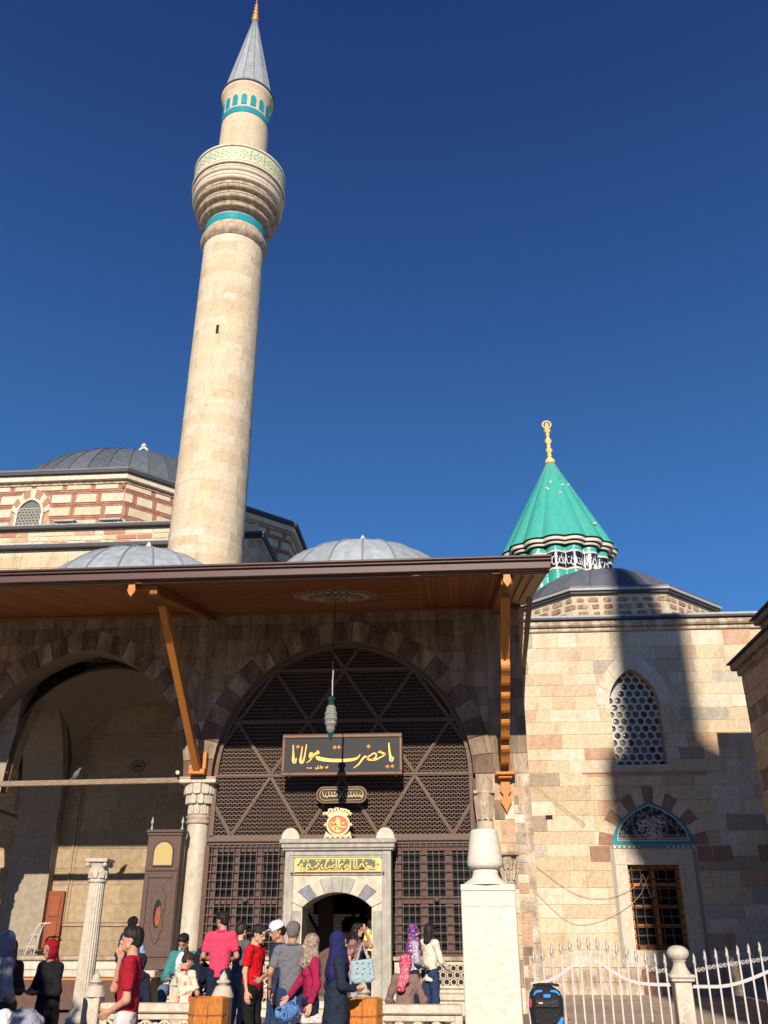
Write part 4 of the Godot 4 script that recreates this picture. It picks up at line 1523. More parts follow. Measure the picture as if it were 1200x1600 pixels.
	for row in 14:
		for k in 7:
			var c := Vector2(4.90 + k * dx + (dx / 2 if row % 2 else 0.0), 6.24 + row * dy)
			if Geometry2D.is_point_in_polygon(c, up):
				st = new_st()
				lathe(st, [Vector2(0.112, 0), Vector2(0.06, 0.012), Vector2(0, 0.016)], 10)
				inst("roundel", mesh_of(st), pick(pane_mats), win, Transform3D(Basis(Vector3.RIGHT, deg_to_rad(90 + rng.randf_range(-6, 6))), Vector3(c.x, c.y, zg - 0.09)))
	st = new_st()
	bx(st, 4.9, 6.55, 6.1, 9.3, HZ - 1.02, HZ - 0.99)
	obj("backing", st, M.dark, win)
	# lower window: timber casement behind an iron grille with ball joints
	var lw := Node3D.new()
	put(lw, "lower_window", b)
	var zf := HZ - 0.24
	for q in [[4.96, 5.05, 1.15, 3.36], [6.33, 6.42, 1.15, 3.36], [5.64, 5.76, 1.15, 3.36]]:
		st = new_st()
		bx(st, q[0], q[1], q[2], q[3], zf - 0.06, zf, 0.01)
		obj("frame", st, M.orange, lw)
	for y in [1.15, 1.72, 2.22, 2.80, 3.27]:
		for q in [[5.052, 5.638], [5.762, 6.328]]:
			st = new_st()
			bx(st, q[0], q[1], y, y + 0.09, zf - 0.055, zf - 0.004, 0.01)
			obj("rail", st, M.orange, lw)
	for q in [[5.05, 5.64], [5.76, 6.33]]:
		st = new_st()
		bx(st, q[0], q[1], 1.15, 3.36, zf - 0.045, zf - 0.04)
		obj("pane", st, M.glass, lw)
	var zi := HZ - 0.10
	for k in 6:
		st = new_st()
		var x := 5.08 + k * 0.244
		tube(st, [Vector3(x, 1.15, zi), Vector3(x, 3.36, zi)], 0.017, 6)
		for j in 9:
			lathe(st, [Vector2(0, -0.04), Vector2(0.034, -0.02), Vector2(0.04, 0), Vector2(0.034, 0.02), Vector2(0, 0.04)], 7, Vector3(x, 1.27 + j * 0.245, zi))
		obj("upright_bar", st, M.iron, lw)
	for j in 9:
		st = new_st()
		tube(st, [Vector3(4.96, 1.27 + j * 0.245, zi), Vector3(6.42, 1.27 + j * 0.245, zi)], 0.017, 6)
		obj("cross_bar", st, M.iron, lw)
	# small low niche in the plinth, a putlog hole
	st = new_st()
	var ni := arch(5.24, 0.22, 0.62, 0.14, 6)
	ni.append(Vector2(5.46, 0.0)); ni.append(Vector2(5.02, 0.0))
	prism(st, ni, HZ + 0.03, HZ + 0.15)
	obj("low_niche", st, mat(0.34, 0.20, 0.14, 0.9, T.weather), b)
	st = new_st()
	bx(st, 2.72, 2.92, 4.63, 4.75, HZ + 0.02, HZ + 0.045)
	obj("putlog_hole", st, M.dark, b)
	# scar of an older, lower roof across the ashlar
	st = new_st()
	bar(st, Vector3(2.42, 5.62, HZ + 0.037), Vector3(3.85, 4.42, HZ + 0.037), 0.10, 0.014, Vector3.BACK)
	obj("roof_scar", st, M.tan, b)
	st = new_st()
	bar(st, Vector3(2.38, 5.66, HZ + 0.04), Vector3(3.88, 4.48, HZ + 0.04), 0.02, 0.02, Vector3.BACK)
	obj("roof_scar", st, M.greystone, b)
	# cornice
	st = new_st()
	bx(st, x0, x1, 10.38, 10.52, HZ - 0.5, HZ + 0.10, 0.03)
	bx(st, x0, x1, 10.52, 10.72, HZ - 0.5, HZ + 0.22, 0.05)
	var cor := obj("cornice", st, M.carved, b)
	st = new_st()
	bx(st, x0 - 0.02, x1, 10.725, 10.80, HZ - 4, HZ + 0.30, 0.01)
	obj("lead_edge", st, M.flashing, cor)
	st = new_st()
	bx(st, x0 - 0.02, x1, 10.802, 10.88, HZ - 4, HZ + 0.26, 0.01)
	obj("lead_edge", st, M.flashing_light, cor)
	st = new_st()
	bx(st, x0, x1, 10.3, 10.85, -42, HZ - 0.5)
	bx(st, 1.86, 2.3, 0, 10.3, -42, HZ - 1.0)
	bx(st, x1 - 0.4, x1, 0, 10.3, -42, HZ - 1.0)
	obj("roof", st, M.lead[1], b)
	# rubble octagon and dome
	var oc := Vector3(5.95, 0, -33.4)
	var corners: Array = []
	for k in 8:
		var a := TAU * (k + 0.5) / 8
		corners.append(oc + Vector3(sin(a), 0, cos(a)) * 4.22)
	st = new_st()
	for k in 8:
		var p: Vector3 = corners[k]; var q: Vector3 = corners[(k + 1) % 8]
		st.set_smooth_group(-1)
		quad(st, p + Vector3(0, 10.8, 0), q + Vector3(0, 10.8, 0), q + Vector3(0, 12.22, 0), p + Vector3(0, 12.22, 0))
		tri(st, p + Vector3(0, 12.22, 0), q + Vector3(0, 12.22, 0), oc + Vector3(0, 12.22, 0))
	var drum := obj("drum", st, mat(0.62, 0.55, 0.42, 0.95, T.stone, Vector3(0.7, 0.7, 0.7), T.pit, 1.2), b)
	var rub := [mat(0.42, 0.27, 0.20, 0.95, T.weather, Vector3(1, 1, 1), T.pit, 1.0), mat(0.46, 0.34, 0.25, 0.95, T.weather, Vector3(1, 1, 1), T.pit, 1.0), mat(0.50, 0.40, 0.28, 0.95, T.weather, Vector3(1, 1, 1), T.pit, 1.0)]
	for k in [7, 0, 6]:
		var xf := face_xf(corners[k], corners[(k + 1) % 8])
		var y := 10.92
		while y < 12.0:
			var x := 0.05 + rng.randf() * 0.15
			while x < 3.0:
				var w := rng.randf_range(0.22, 0.52)
				var h := rng.randf_range(0.15, 0.21)
				st = new_st()
				var pp := PackedVector2Array()
				for j in 9:
					var a := TAU * j / 9
					var ex := signf(cos(a)) * pow(absf(cos(a)), 0.5)
					var ey := signf(sin(a)) * pow(absf(sin(a)), 0.5)
					pp.append(Vector2(x + w / 2 + ex * w / 2 * rng.randf_range(0.85, 1.0), y + 0.1 + ey * h / 2 * rng.randf_range(0.8, 1.05)))
				prism(st, pp, -0.02, 0.025, xf, 0.012)
				obj("rubble_stone", st, pick(rub), drum)
				x += w + rng.randf_range(0.07, 0.14)
			y += 0.245
	for e in [[4.36, 12.20, 12.30, M.flashing], [4.44, 12.30, 12.38, M.flashing_light], [4.42, 12.38, 12.46, M.lead_dark[0]]]:
		st = new_st()
		st.set_smooth_group(-1)
		for k in 8:
			var d0 := Vector3(sin(TAU * (k + 0.5) / 8), 0, cos(TAU * (k + 0.5) / 8))
			var d1 := Vector3(sin(TAU * (k + 1.5) / 8), 0, cos(TAU * (k + 1.5) / 8))
			var yl := Vector3(0, e[1], 0); var yh := Vector3(0, e[2], 0)
			quad(st, oc + d0 * e[0] + yl, oc + d1 * e[0] + yl, oc + d1 * e[0] + yh, oc + d0 * e[0] + yh)
			quad(st, oc + d0 * 3.9 + yl, oc + d1 * 3.9 + yl, oc + d1 * e[0] + yl, oc + d0 * e[0] + yl)
			quad(st, oc + d0 * e[0] + yh, oc + d1 * e[0] + yh, oc + d1 * 3.0 + yh + Vector3(0, 0.12, 0), oc + d0 * 3.0 + yh + Vector3(0, 0.12, 0))
		obj("drum_edge", st, e[3], drum)
	var dm := Node3D.new()
	put(dm, "dome", b)
	dome(dm, Vector3(5.95, 10.75, -33.4), 3.95, 0.92, 1.12, 20, M.lead_dark, M.seam_dark, 0.06)
	stone_finial(dm, Vector3(5.95, 14.36, -33.4), 0.9)
	settle(b, Vector3(6, 0, HZ))

# ---------------------------------------------------------------- minaret
func minaret() -> void:
	var b := thing("minaret", "tall round cream stone minaret with one corbelled balcony and grey cone", "minaret")
	var c := Vector3(-9.25, 0, -31.0)
	var rad := func(y: float) -> float: return lerp(1.46, 1.335, clampf((y - 10.0) / 20.0, 0, 1))
	var st := new_st()
	lathe(st, [Vector2(1.45, 6.0), Vector2(1.32, 29.7)], 48, c)
	var shaft := obj("shaft", st, M.lime[3], b)
	# the shaft's blocks, each a curved piece; those facing the court singly, the rest together
	var pale := [M.lime[1], M.lime[1], M.lime[3], M.lime[1], M.lime[4], M.lime[2], M.lime[3], M.lime[0], M.lime[5]]
	var rest: Array = [new_st(), new_st()]
	var y := 10.6
	var singles := 0
	while y < 29.6:
		var h := minf(rng.randf_range(0.34, 0.48), 29.75 - y)
		var a := rng.randf() * 0.5
		var stop := a + TAU
		while a < stop - 0.05:
			var w := rng.randf_range(0.45, 1.2)
			if stop - (a + w) < 0.4:
				w = stop - a
			var facing := cos(wrapf(a + w / 2 - 0.16, -PI, PI))
			var single := facing > -0.05 and singles < 300
			st = new_st() if single else rest[0]
			st.set_smooth_group(-1)
			var nseg := maxi(2, int(w / 0.16))
			var dz := rng.randf_range(0.006, 0.014)
			for k in nseg:
				var a0 := a + 0.001 + (w - 0.002) * k / nseg
				var a1 := a + 0.001 + (w - 0.002) * (k + 1) / nseg
				var rb: float = rad.call(y) + dz
				var rt: float = rad.call(y + h) + dz
				var d0 := Vector3(sin(a0), 0, cos(a0)); var d1 := Vector3(sin(a1), 0, cos(a1))
				var yl := Vector3(0, y + 0.0015, 0); var yh := Vector3(0, y + h - 0.0015, 0)
				st.set_smooth_group(2)
				quad(st, c + d0 * rb + yl, c + d1 * rb + yl, c + d1 * rt + yh, c + d0 * rt + yh)
				st.set_smooth_group(-1)
				quad(st, c + d0 * (rt) + yh, c + d1 * (rt) + yh, c + d1 * (rt - 0.05) + yh, c + d0 * (rt - 0.05) + yh)
				quad(st, c + d0 * (rb - 0.05) + yl, c + d1 * (rb - 0.05) + yl, c + d1 * rb + yl, c + d0 * rb + yl)
			if single:
				singles += 1
				obj("stone", st, M.tan if rng.randf() < 0.012 else (M.pale if rng.randf() < 0.03 else pick(pale)), shaft)
			a += w
		y += h
	obj("far_stones", rest[0], M.lime[0], shaft, "stuff")
	# slit windows
	for q in [[24.4, 0.02], [12.2, 0.62]]:
		var d := Vector3(sin(q[1]), 0, cos(q[1]))
		st = new_st()
		box(st, Vector3.ZERO, Vector3(0.11, 0.42, 0.04), Transform3D(Basis(Vector3(d.z, 0, -d.x), Vector3.UP, d), c + d * (rad.call(q[0]) + 0.012) + Vector3(0, q[0], 0)))
		obj("slit", st, M.dark, shaft)
	# collar, turquoise ring, corbelled gallery
	st = new_st()
	lathe(st, [Vector2(1.34, 29.7), Vector2(1.46, 29.82), Vector2(1.53, 29.98), Vector2(1.50, 30.14), Vector2(1.38, 30.26), Vector2(1.36, 30.30), Vector2(1.36, 31.15)], 64, c)
	obj("collar", st, M.carved, b)
	st = new_st()
	lathe(st, [Vector2(1.36, 30.50), Vector2(1.385, 30.55), Vector2(1.385, 30.88), Vector2(1.36, 30.89)], 64, c, true)
	obj("turquoise_ring", st, M.turquoise, b)
	var tiers := [[31.05, 1.36, 1.62], [31.42, 1.52, 1.80], [31.84, 1.70, 1.95], [32.28, 1.86, 2.07], [32.72, 2.0, 2.12]]
	for t in tiers:
		st = new_st()
		var y0: float = t[0]
		lathe(st, [Vector2(t[1] - 0.05, y0 - 0.02), Vector2(t[2] - 0.05, y0 + 0.015), Vector2(t[2], y0 + 0.05), Vector2(t[2] + 0.03, y0 + 0.13), Vector2(t[2], y0 + 0.20)], 64, c)
		lathe(st, [Vector2(t[2], y0 + 0.20), Vector2(t[2] - 0.05, y0 + 0.21), Vector2(t[2] - 0.05, y0 + 0.27), Vector2(t[2] - 0.02, y0 + 0.28), Vector2(t[2] - 0.02, y0 + 0.46)], 64, c, true)
		obj("corbel_ring", st, M.carved if t[0] < 32.2 else M.pale, b)
	st = new_st()
	lathe(st, [Vector2(2.14, 33.10), Vector2(2.19, 33.12), Vector2(2.19, 33.22), Vector2(2.14, 33.24), Vector2(2.12, 33.26), Vector2(2.12, 34.14), Vector2(2.17, 34.16), Vector2(2.17, 34.26), Vector2(2.02, 34.27), Vector2(2.02, 33.2), Vector2(1.2, 33.2)], 64, c, true)
	var par := obj("parapet", st, M.pale, b)
	st = new_st()
	uv_on = true
	lathe(st, [Vector2(2.132, 33.32), Vector2(2.132, 34.10)], 64, c)
	uv_on = false
	obj("star_tiles", st, printed(star_band(1536, 96, 20), 0.45), par)
	# upper shaft
	st = new_st()
	lathe(st, [Vector2(1.20, 33.0), Vector2(1.14, 38.9), Vector2(1.17, 39.0), Vector2(1.20, 39.1), Vector2(1.20, 39.2), Vector2(1.30, 39.32), Vector2(1.32, 39.45), Vector2(1.32, 39.55), Vector2(0.9, 39.56)], 56, c)
	var upper := obj("upper_shaft", st, M.lime[1], b)
	st = new_st()
	lathe(st, [Vector2(1.14, 37.5), Vector2(1.185, 37.51), Vector2(1.185, 37.86), Vector2(1.14, 37.87)], 56, c, true)
	obj("turquoise_ring", st, M.turquoise, upper)
	for k in 16:
		var a := TAU * (k + 0.35) / 16
		var d := Vector3(sin(a), 0, cos(a))
		var xf := Transform3D(Basis(Vector3(d.z, 0, -d.x), Vector3.UP, d), c + d * 1.125)
		st = new_st()
		var p := arch(0, 0.135, 38.55, 0.20, 5)
		p.append(Vector2(0.135, 38.02)); p.append(Vector2(-0.135, 38.02))
		prism(st, p, 0, 0.045, xf)
		obj("turquoise_arch", st, M.turquoise, upper)
	# lead cone with standing seams
	for k in 14:
		var a0 := TAU * k / 14.0
		var a1 := TAU * (k + 1) / 14.0
		st = new_st()
		st.set_smooth_group(1)
		for i in 6:
			for j in 2:
				var r: Array = []
				for e in [[i, j], [i, j + 1], [i + 1, j + 1], [i + 1, j]]:
					var a: float = lerp(a0, a1, e[1] / 2.0)
					var rr: float = lerp(1.27, 0.07, e[0] / 6.0)
					r.append(c + Vector3(rr * sin(a), lerp(39.5, 45.75, e[0] / 6.0), rr * cos(a)))
				quad(st, r[0], r[1], r[2], r[3])
		var sh := obj("cone_sheet", st, pick(M.lead), b)
		st = new_st()
		tube(st, [c + Vector3(1.275 * sin(a0), 39.5, 1.275 * cos(a0)), c + Vector3(0.08 * sin(a0), 45.75, 0.08 * cos(a0))], 0.022, 5)
		obj("seam", st, M.seam, sh)
	st = new_st()
	lathe(st, [Vector2(1.30, 39.50), Vector2(1.36, 39.51), Vector2(1.36, 39.60), Vector2(1.26, 39.61)], 56, c, true)
	obj("cone_edge", st, M.flashing, b)
	st = new_st()
	lathe(st, [Vector2(0.10, 45.6), Vector2(0.19, 45.7), Vector2(0.19, 45.8), Vector2(0.08, 45.88), Vector2(0.17, 46.05), Vector2(0.06, 46.2), Vector2(0.15, 46.35), Vector2(0.05, 46.5), Vector2(0.12, 46.65), Vector2(0.04, 46.78), Vector2(0.10, 46.9), Vector2(0.03, 47.02), Vector2(0.02, 47.5), Vector2(0, 47.6)], 12, c)
	obj("finial", st, M.gold, b)
	settle(b, c)

# ---------------------------------------------------------------- domed prayer hall behind on the left
func brick_face(parent: Node, xf: Transform3D, L: float, y0: float, y1: float, hole: PackedVector2Array, offset: float) -> void:
	var bricks: Array = [new_st(), new_st(), new_st()]
	var y := y0
	var row := 0
	while y < y1 - 0.1:
		for k in 2:           # two thin brick courses
			var x := 0.0
			while x < L:
				var w := minf(rng.randf_range(0.26, 0.34), L - x)
				if w > 0.08 and not Geometry2D.is_point_in_polygon(Vector2(x + w / 2, y + 0.05), hole):
					var s: SurfaceTool = bricks[rng.randi() % 3]
					box(s, Vector3(x + w / 2, y + 0.045, 0.01), Vector3(w - 0.025, 0.075, 0.03 + rng.randf() * 0.01), xf)
				x += w
			y += 0.105
		var h := minf(0.46, y1 - y)
		if h < 0.2:
			break
		var x := -offset if row % 2 == 0 else -offset - 0.5
		while x < L:
			var w := rng.randf_range(0.75, 1.35)
			var a := maxf(x, 0.0)
			var b := minf(x + w, L)
			if b - a > 0.15:
				var r := PackedVector2Array([Vector2(a + 0.02, y + 0.01), Vector2(b - 0.02, y + 0.01), Vector2(b - 0.02 + rng.randf_range(-0.02, 0.02), y + h - 0.02), Vector2(a + 0.02, y + h - 0.02)])
				for p in Geometry2D.clip_polygons(r, hole):
					if not Geometry2D.is_polygon_clockwise(p) and absf(area2(p)) > 0.02:
						var st := new_st()
						prism(st, p, -0.01, 0.045 + rng.randf() * 0.01, xf, 0.012)
						obj("stone", st, pick([M.pale, M.lime[3], M.lime[1], M.lime[4]]), parent)
			# upright bricks between the stones
			for k in 2:
				var bxp := b + 0.06 + k * 0.085
				if bxp < L - 0.05 and not Geometry2D.is_point_in_polygon(Vector2(bxp, y + 0.2), hole):
					box(bricks[k], Vector3(bxp, y + h / 2, 0.01), Vector3(0.065, h - 0.03, 0.035), xf)
			x = b + 0.20
			if b >= L: break
		y += h
		row += 1
	for k in 3:
		obj("bricks", bricks[k], M.brick[k], parent, "stuff")

func mescit() -> void:
	var b := thing("prayer_hall", "octagonal hall of banded brick and stone under a large grey lead dome", "building")
	var P := [Vector3(-24.2, 0, -36), Vector3(-14.84, 0, -36), Vector3(-8.25, 0, -42.6), Vector3(-8.25, 0, -52), Vector3(-14.84, 0, -58.5), Vector3(-24.2, 0, -58.5), Vector3(-30.8, 0, -52), Vector3(-30.8, 0, -42.6)]
	var cc := Vector3(-19.4, 0, -47.5)
	var y0 := 16.8
	var y1 := 20.62
	var st := new_st()
	st.set_smooth_group(-1)
	for k in 8:
		var p: Vector3 = P[k]; var q: Vector3 = P[(k + 1) % 8]
		quad(st, p + Vector3(0, 12, 0), q + Vector3(0, 12, 0), q + Vector3(0, 21, 0), p + Vector3(0, 21, 0))
		tri(st, p + Vector3(0, 21, 0), q + Vector3(0, 21, 0), cc + Vector3(0, 21.6, 0))
	var drum := obj("drum", st, M.brick_joint, b)
	# window in the front face
	var wx := 4.95          # along the face from its left corner
	var hole := arch(wx, 0.92, 19.35, 1.15, 8)
	hole.append(Vector2(wx + 0.92, 17.6)); hole.append(Vector2(wx - 0.92, 17.6))
	var no := PackedVector2Array([Vector2(-9, -9), Vector2(-8, -9), Vector2(-8, -8)])
	brick_face(drum, face_xf(P[0], P[1]), P[0].distance_to(P[1]), y0, y1, hole, 0.3)
	brick_face(drum, face_xf(P[1], P[2]), P[1].distance_to(P[2]), y0, y1, no, 0.6)
	brick_face(drum, face_xf(P[2], P[3]), P[2].distance_to(P[3]), y0, y1, no, 0.1)
	var fx := face_xf(P[0], P[1])
	voussoirs(drum, arch(wx, 0.62, 19.2, 0.75, 8), arch(wx, 0.92, 19.35, 1.15, 8), 9, 0.0, 0.06, [M.pale, M.brick[1]], fx, "voussoir", 0.04)
	st = new_st()
	var wfr := arch(wx, 0.62, 19.2, 0.75, 8)
	wfr.append(Vector2(wx + 0.62, 17.5)); wfr.append(Vector2(wx - 0.62, 17.5))
	for i in wfr.size():
		var p := wfr[i]; var q := wfr[(i + 1) % wfr.size()]
		bar(st, fx * Vector3(p.x, p.y, 0.05), fx * Vector3(q.x, q.y, 0.05), 0.12, 0.14, Vector3.BACK, 0.01)
	var win := obj("window_frame", st, M.white_tile, b)
	st = new_st()
	prism(st, wfr, 0.0, 0.02, fx)
	obj("pane", st, M.glass_dim, win)
	st = new_st()
	for row in 13:
		for k in 8:
			var p := Vector2(wx - 0.6 + k * 0.17 + (0.085 if row % 2 else 0.0), 17.62 + row * 0.147)
			if Geometry2D.is_point_in_polygon(p, wfr):
				var ring: Array = []
				for j in 6:
					ring.append(fx * Vector3(p.x + 0.09 * sin(TAU * j / 6), p.y + 0.09 * cos(TAU * j / 6), 0.045))
				tube(st, ring, 0.024, 4, true)
	obj("grille", st, M.white_tile, win)
	# cornice and lead edge round the octagon
	for e in [[0.10, 20.62, 20.78, M.carved], [0.28, 20.78, 21.05, M.pale], [0.42, 21.06, 21.20, M.flashing], [0.44, 21.20, 21.30, M.lead_dark[1]]]:
		st = new_st()
		st.set_smooth_group(-1)
		for k in 8:
			var p: Vector3 = cc + (P[k] - cc) * (1.0 + e[0] / 11.5)
			var q: Vector3 = cc + (P[(k + 1) % 8] - cc) * (1.0 + e[0] / 11.5)
			var p2: Vector3 = cc + (P[k] - cc) * 0.98; var q2: Vector3 = cc + (P[(k + 1) % 8] - cc) * 0.98
			var yl := Vector3(0, e[1], 0); var yh := Vector3(0, e[2], 0)
			quad(st, p + yl, q + yl, q + yh, p + yh)
			quad(st, p2 + yl, q2 + yl, q + yl, p + yl)
			quad(st, p + yh, q + yh, q2 + yh, p2 + yh)
		obj("cornice", st, e[3], drum)
	var dm := Node3D.new()
	put(dm, "dome", b)
	dome(dm, Vector3(-19.2, 20.9, -48), 8.35, 0.86, 1.5, 44, M.lead_mid, M.seam_dark, 0.03)
	# openwork stone finial
	st = new_st()
	var fc := Vector3(-18.98, 28.35, -48)
	lathe(st, [Vector2(0.16, 0), Vector2(0.16, 0.1), Vector2(0.09, 0.2), Vector2(0.2, 0.4), Vector2(0.08, 0.55)], 8, fc)
	var ring: Array = []
	for k in 12:
		ring.append(fc + Vector3(0.26 * sin(TAU * k / 12), 0.85 + 0.26 * cos(TAU * k / 12), 0))
	tube(st, ring, 0.09, 6, true)
	lathe(st, [Vector2(0.09, 1.1), Vector2(0.2, 1.25), Vector2(0.0, 1.5)], 8, fc)
	obj("finial", st, M.white_tile, dm)
	# square base tiers with lead edges
	st = new_st()
	bx(st, -31, -8.2, 6, 17.85, -58, -35.0)
	bx(st, -31, -9.9, 6, 16.55, -35.0, -34.2)
	bx(st, -12.0, -7.9, 6, 17.1, -41, -34.6)
	var base := obj("base_wall", st, M.lime[1], b)
	masonry(base, -25, -10.0, 17.0, 17.78, 0.27, 0.35, 1.0, [], -35.0, -34.97, [M.pale, M.lime[1], M.lime[3], M.brick[1], M.tan2, M.lime[4]], Transform3D(), 0.05, "stone", 0.01)
	masonry(base, -25, -10.0, 14.9, 16.3, 0.42, 0.7, 1.2, [], -34.2, -34.17, M.lime, Transform3D(), 0.02)
	masonry(base, -8.9, -7.92, 15.3, 16.95, 0.4, 0.4, 0.7, [], -34.6, -34.57, [M.pale, M.lime[3], M.tan2], Transform3D(), 0.02)
	masonry(base, 0.0, 6.0, 15.0, 16.9, 0.4, 0.5, 0.9, [], 0.0, 0.02, [M.greystone, M.front_dark, M.tan], face_xf(Vector3(-7.9, 0, -34.6), Vector3(-7.9, 0, -41)), 0.02)
	st = new_st()
	bx(st, -31, -9.9, 17.86, 18.02, -36.2, -34.75, 0.02)
	bx(st, -31, -9.8, 16.56, 16.74, -35.2, -33.95, 0.02)
	bx(st, -12.0, -7.78, 17.11, 17.26, -41, -34.45, 0.02)
	bx(st, -12.0, -7.80, 17.0, 17.10, -41, -34.5, 0.02)
	var ed := obj("lead_edge", st, M.flashing, base)
	st = new_st()
	bx(st, -31, -9.9, 18.022, 18.12, -36.2, -34.85, 0.02)
	bx(st, -31, -9.9, 16.742, 16.84, -35.2, -34.1, 0.02)
	bx(st, -12.0, -7.9, 17.262, 17.33, -41, -34.55, 0.02)
	obj("lead_roll", st, M.lead[0], base)
	# two floodlight trays on the ledge
	for x in [-17.0, -14.9]:
		st = new_st()
		bx(st, x - 0.5, x + 0.5, 18.20, 18.30, -35.2, -34.8, 0.02)
		bx(st, x - 0.4, x - 0.34, 18.122, 18.20, -35.1, -34.9)
		bx(st, x + 0.34, x + 0.4, 18.122, 18.20, -35.1, -34.9)
		obj("floodlight", st, M.flashing_light, base)
	settle(b, Vector3(-19.4, 0, -47.5))

# ---------------------------------------------------------------- green fluted tomb tower
func green_tower() -> void:
	var b := thing("tomb_tower", "fluted turquoise green tiled tower with pointed cone roof and gilded finial", "tower")
	var c := Vector3(5.43, 0, -40.0)
	var n := 16
	var st := new_st()
	lathe(st, [Vector2(2.44, 9.5), Vector2(2.44, 16.35)], 192, c, false, n, 0.11)
	obj("shaft", st, M.green, b)
	st = new_st()
	lathe(st, [Vector2(2.45, 16.35), Vector2(2.47, 16.36), Vector2(2.47, 16.46), Vector2(2.45, 16.47)], 192, c, true, n, 0.11)
	lathe(st, [Vector2(2.45, 17.20), Vector2(2.47, 17.21), Vector2(2.47, 17.29), Vector2(2.45, 17.30)], 192, c, true, n, 0.11)
	obj("white_band", st, M.white_tile, b)
	st = new_st()
	uv_on = true
	lathe(st, [Vector2(2.452, 16.47), Vector2(2.452, 17.20)], 192, c, false, n, 0.11)
	uv_on = false
	obj("script_tiles", st, printed(script_band(2048, 72, Color(0.07, 0.09, 0.20), Color(0.80, 0.80, 0.76), Color(0.07, 0.09, 0.20)), 0.3), b)
	st = new_st()
	lathe(st, [Vector2(2.45, 17.30), Vector2(2.46, 17.52)], 192, c, false, n, 0.11)
	obj("frieze", st, M.green, b)
	for e in [[2.50, 17.54, 17.575, M.black_tile], [2.60, 17.575, 17.68, M.white_tile], [2.64, 17.68, 17.72, M.black_tile], [2.74, 17.72, 17.87, M.white_tile], [2.78, 17.87, 17.93, M.black_tile]]:
		st = new_st()
		lathe(st, [Vector2(2.40, e[1] + 0.001), Vector2(e[0], e[1] + 0.001), Vector2(e[0] + 0.02, (e[1] + e[2]) / 2), Vector2(e[0], e[2]), Vector2(2.4, e[2])], 192, c, true, n, 0.07)
		obj("cornice_band", st, e[3], b)
	# cone: one rounded tile rib per flute
	for k in n:
		st = new_st()
		st.set_smooth_group(1)
		var a0 := TAU * k / n
		var a1 := TAU * (k + 1) / n
		for i in 14:
			for j in 6:
				var r: Array = []
				for e in [[i, j], [i, j + 1], [i + 1, j + 1], [i + 1, j]]:
					var a: float = lerp(a0, a1, e[1] / 6.0)
					var f: float = e[0] / 14.0
					var rr: float = lerp(2.80, 0.16, f)
					rr *= 1.0 - 0.062 * (1.0 - sin(PI * e[1] / 6.0)) * (1.0 - f * 0.5)
					r.append(c + Vector3(rr * sin(a), lerp(17.93, 23.1, f), rr * cos(a)))
				quad(st, r[0], r[1], r[2], r[3])
		var rib := obj("cone_rib", st, M.green, b)
		st = new_st()
		var g0 := 2.80 * 0.94
		tube(st, [c + Vector3(g0 * sin(a0), 17.93, g0 * cos(a0)), c + Vector3(0.16 * sin(a0), 23.1, 0.16 * cos(a0))], 0.016, 4)
		obj("joint", st, M.green_joint, rib)
	for q in [[0.12, 20.7], [-0.38, 21.1], [-0.2, 21.5], [0.35, 21.3], [0.78, 18.9], [0.72, 21.4], [-0.3, 21.0]]:
		var f: float = (q[1] - 17.93) / 5.17
		var d := Vector3(sin(q[0]), 0, cos(q[0]))
		st = new_st()
		box(st, c + d * lerp(2.80, 0.16, f) * 0.99 + Vector3(0, q[1], 0), Vector3(0.12, 0.10, 0.08), Transform3D(), 0.02)
		obj("fixing_patch", st, M.pale, b)
	st = new_st()
	lathe(st, [Vector2(0.24, 23.0), Vector2(0.26, 23.08), Vector2(0.24, 23.2), Vector2(0.12, 23.34), Vector2(0.07, 23.4), Vector2(0.13, 23.5), Vector2(0.07, 23.58), Vector2(0.18, 23.74), Vector2(0.18, 23.8), Vector2(0.07, 23.94), Vector2(0.12, 24.02), Vector2(0.07, 24.1), Vector2(0.19, 24.26), Vector2(0.17, 24.36), Vector2(0.08, 24.52), Vector2(0.06, 24.62), Vector2(0.12, 24.7), Vector2(0.06, 24.78), Vector2(0.19, 24.90), Vector2(0.17, 24.98), Vector2(0.06, 25.08)], 14, c)
	var ring: Array = []
	for k in 16:
		var a := TAU * k / 16
		ring.append(c + Vector3(0.21 * sin(a), 25.30 - 0.21 * cos(a), 0))
	tube(st, ring, 0.05, 6, true)
	lathe(st, [Vector2(0.05, 25.08), Vector2(0.10, 25.2), Vector2(0.11, 25.3), Vector2(0.06, 25.4), Vector2(0, 25.42)], 10, c)
	obj("finial", st, M.gold_pale, b)
	# square substructure
	st = new_st()
	bx(st, 1.9, 9.0, 8.5, 12.2, -44, -37.2)
	obj("base", st, M.lime[4], b)
	settle(b, c)

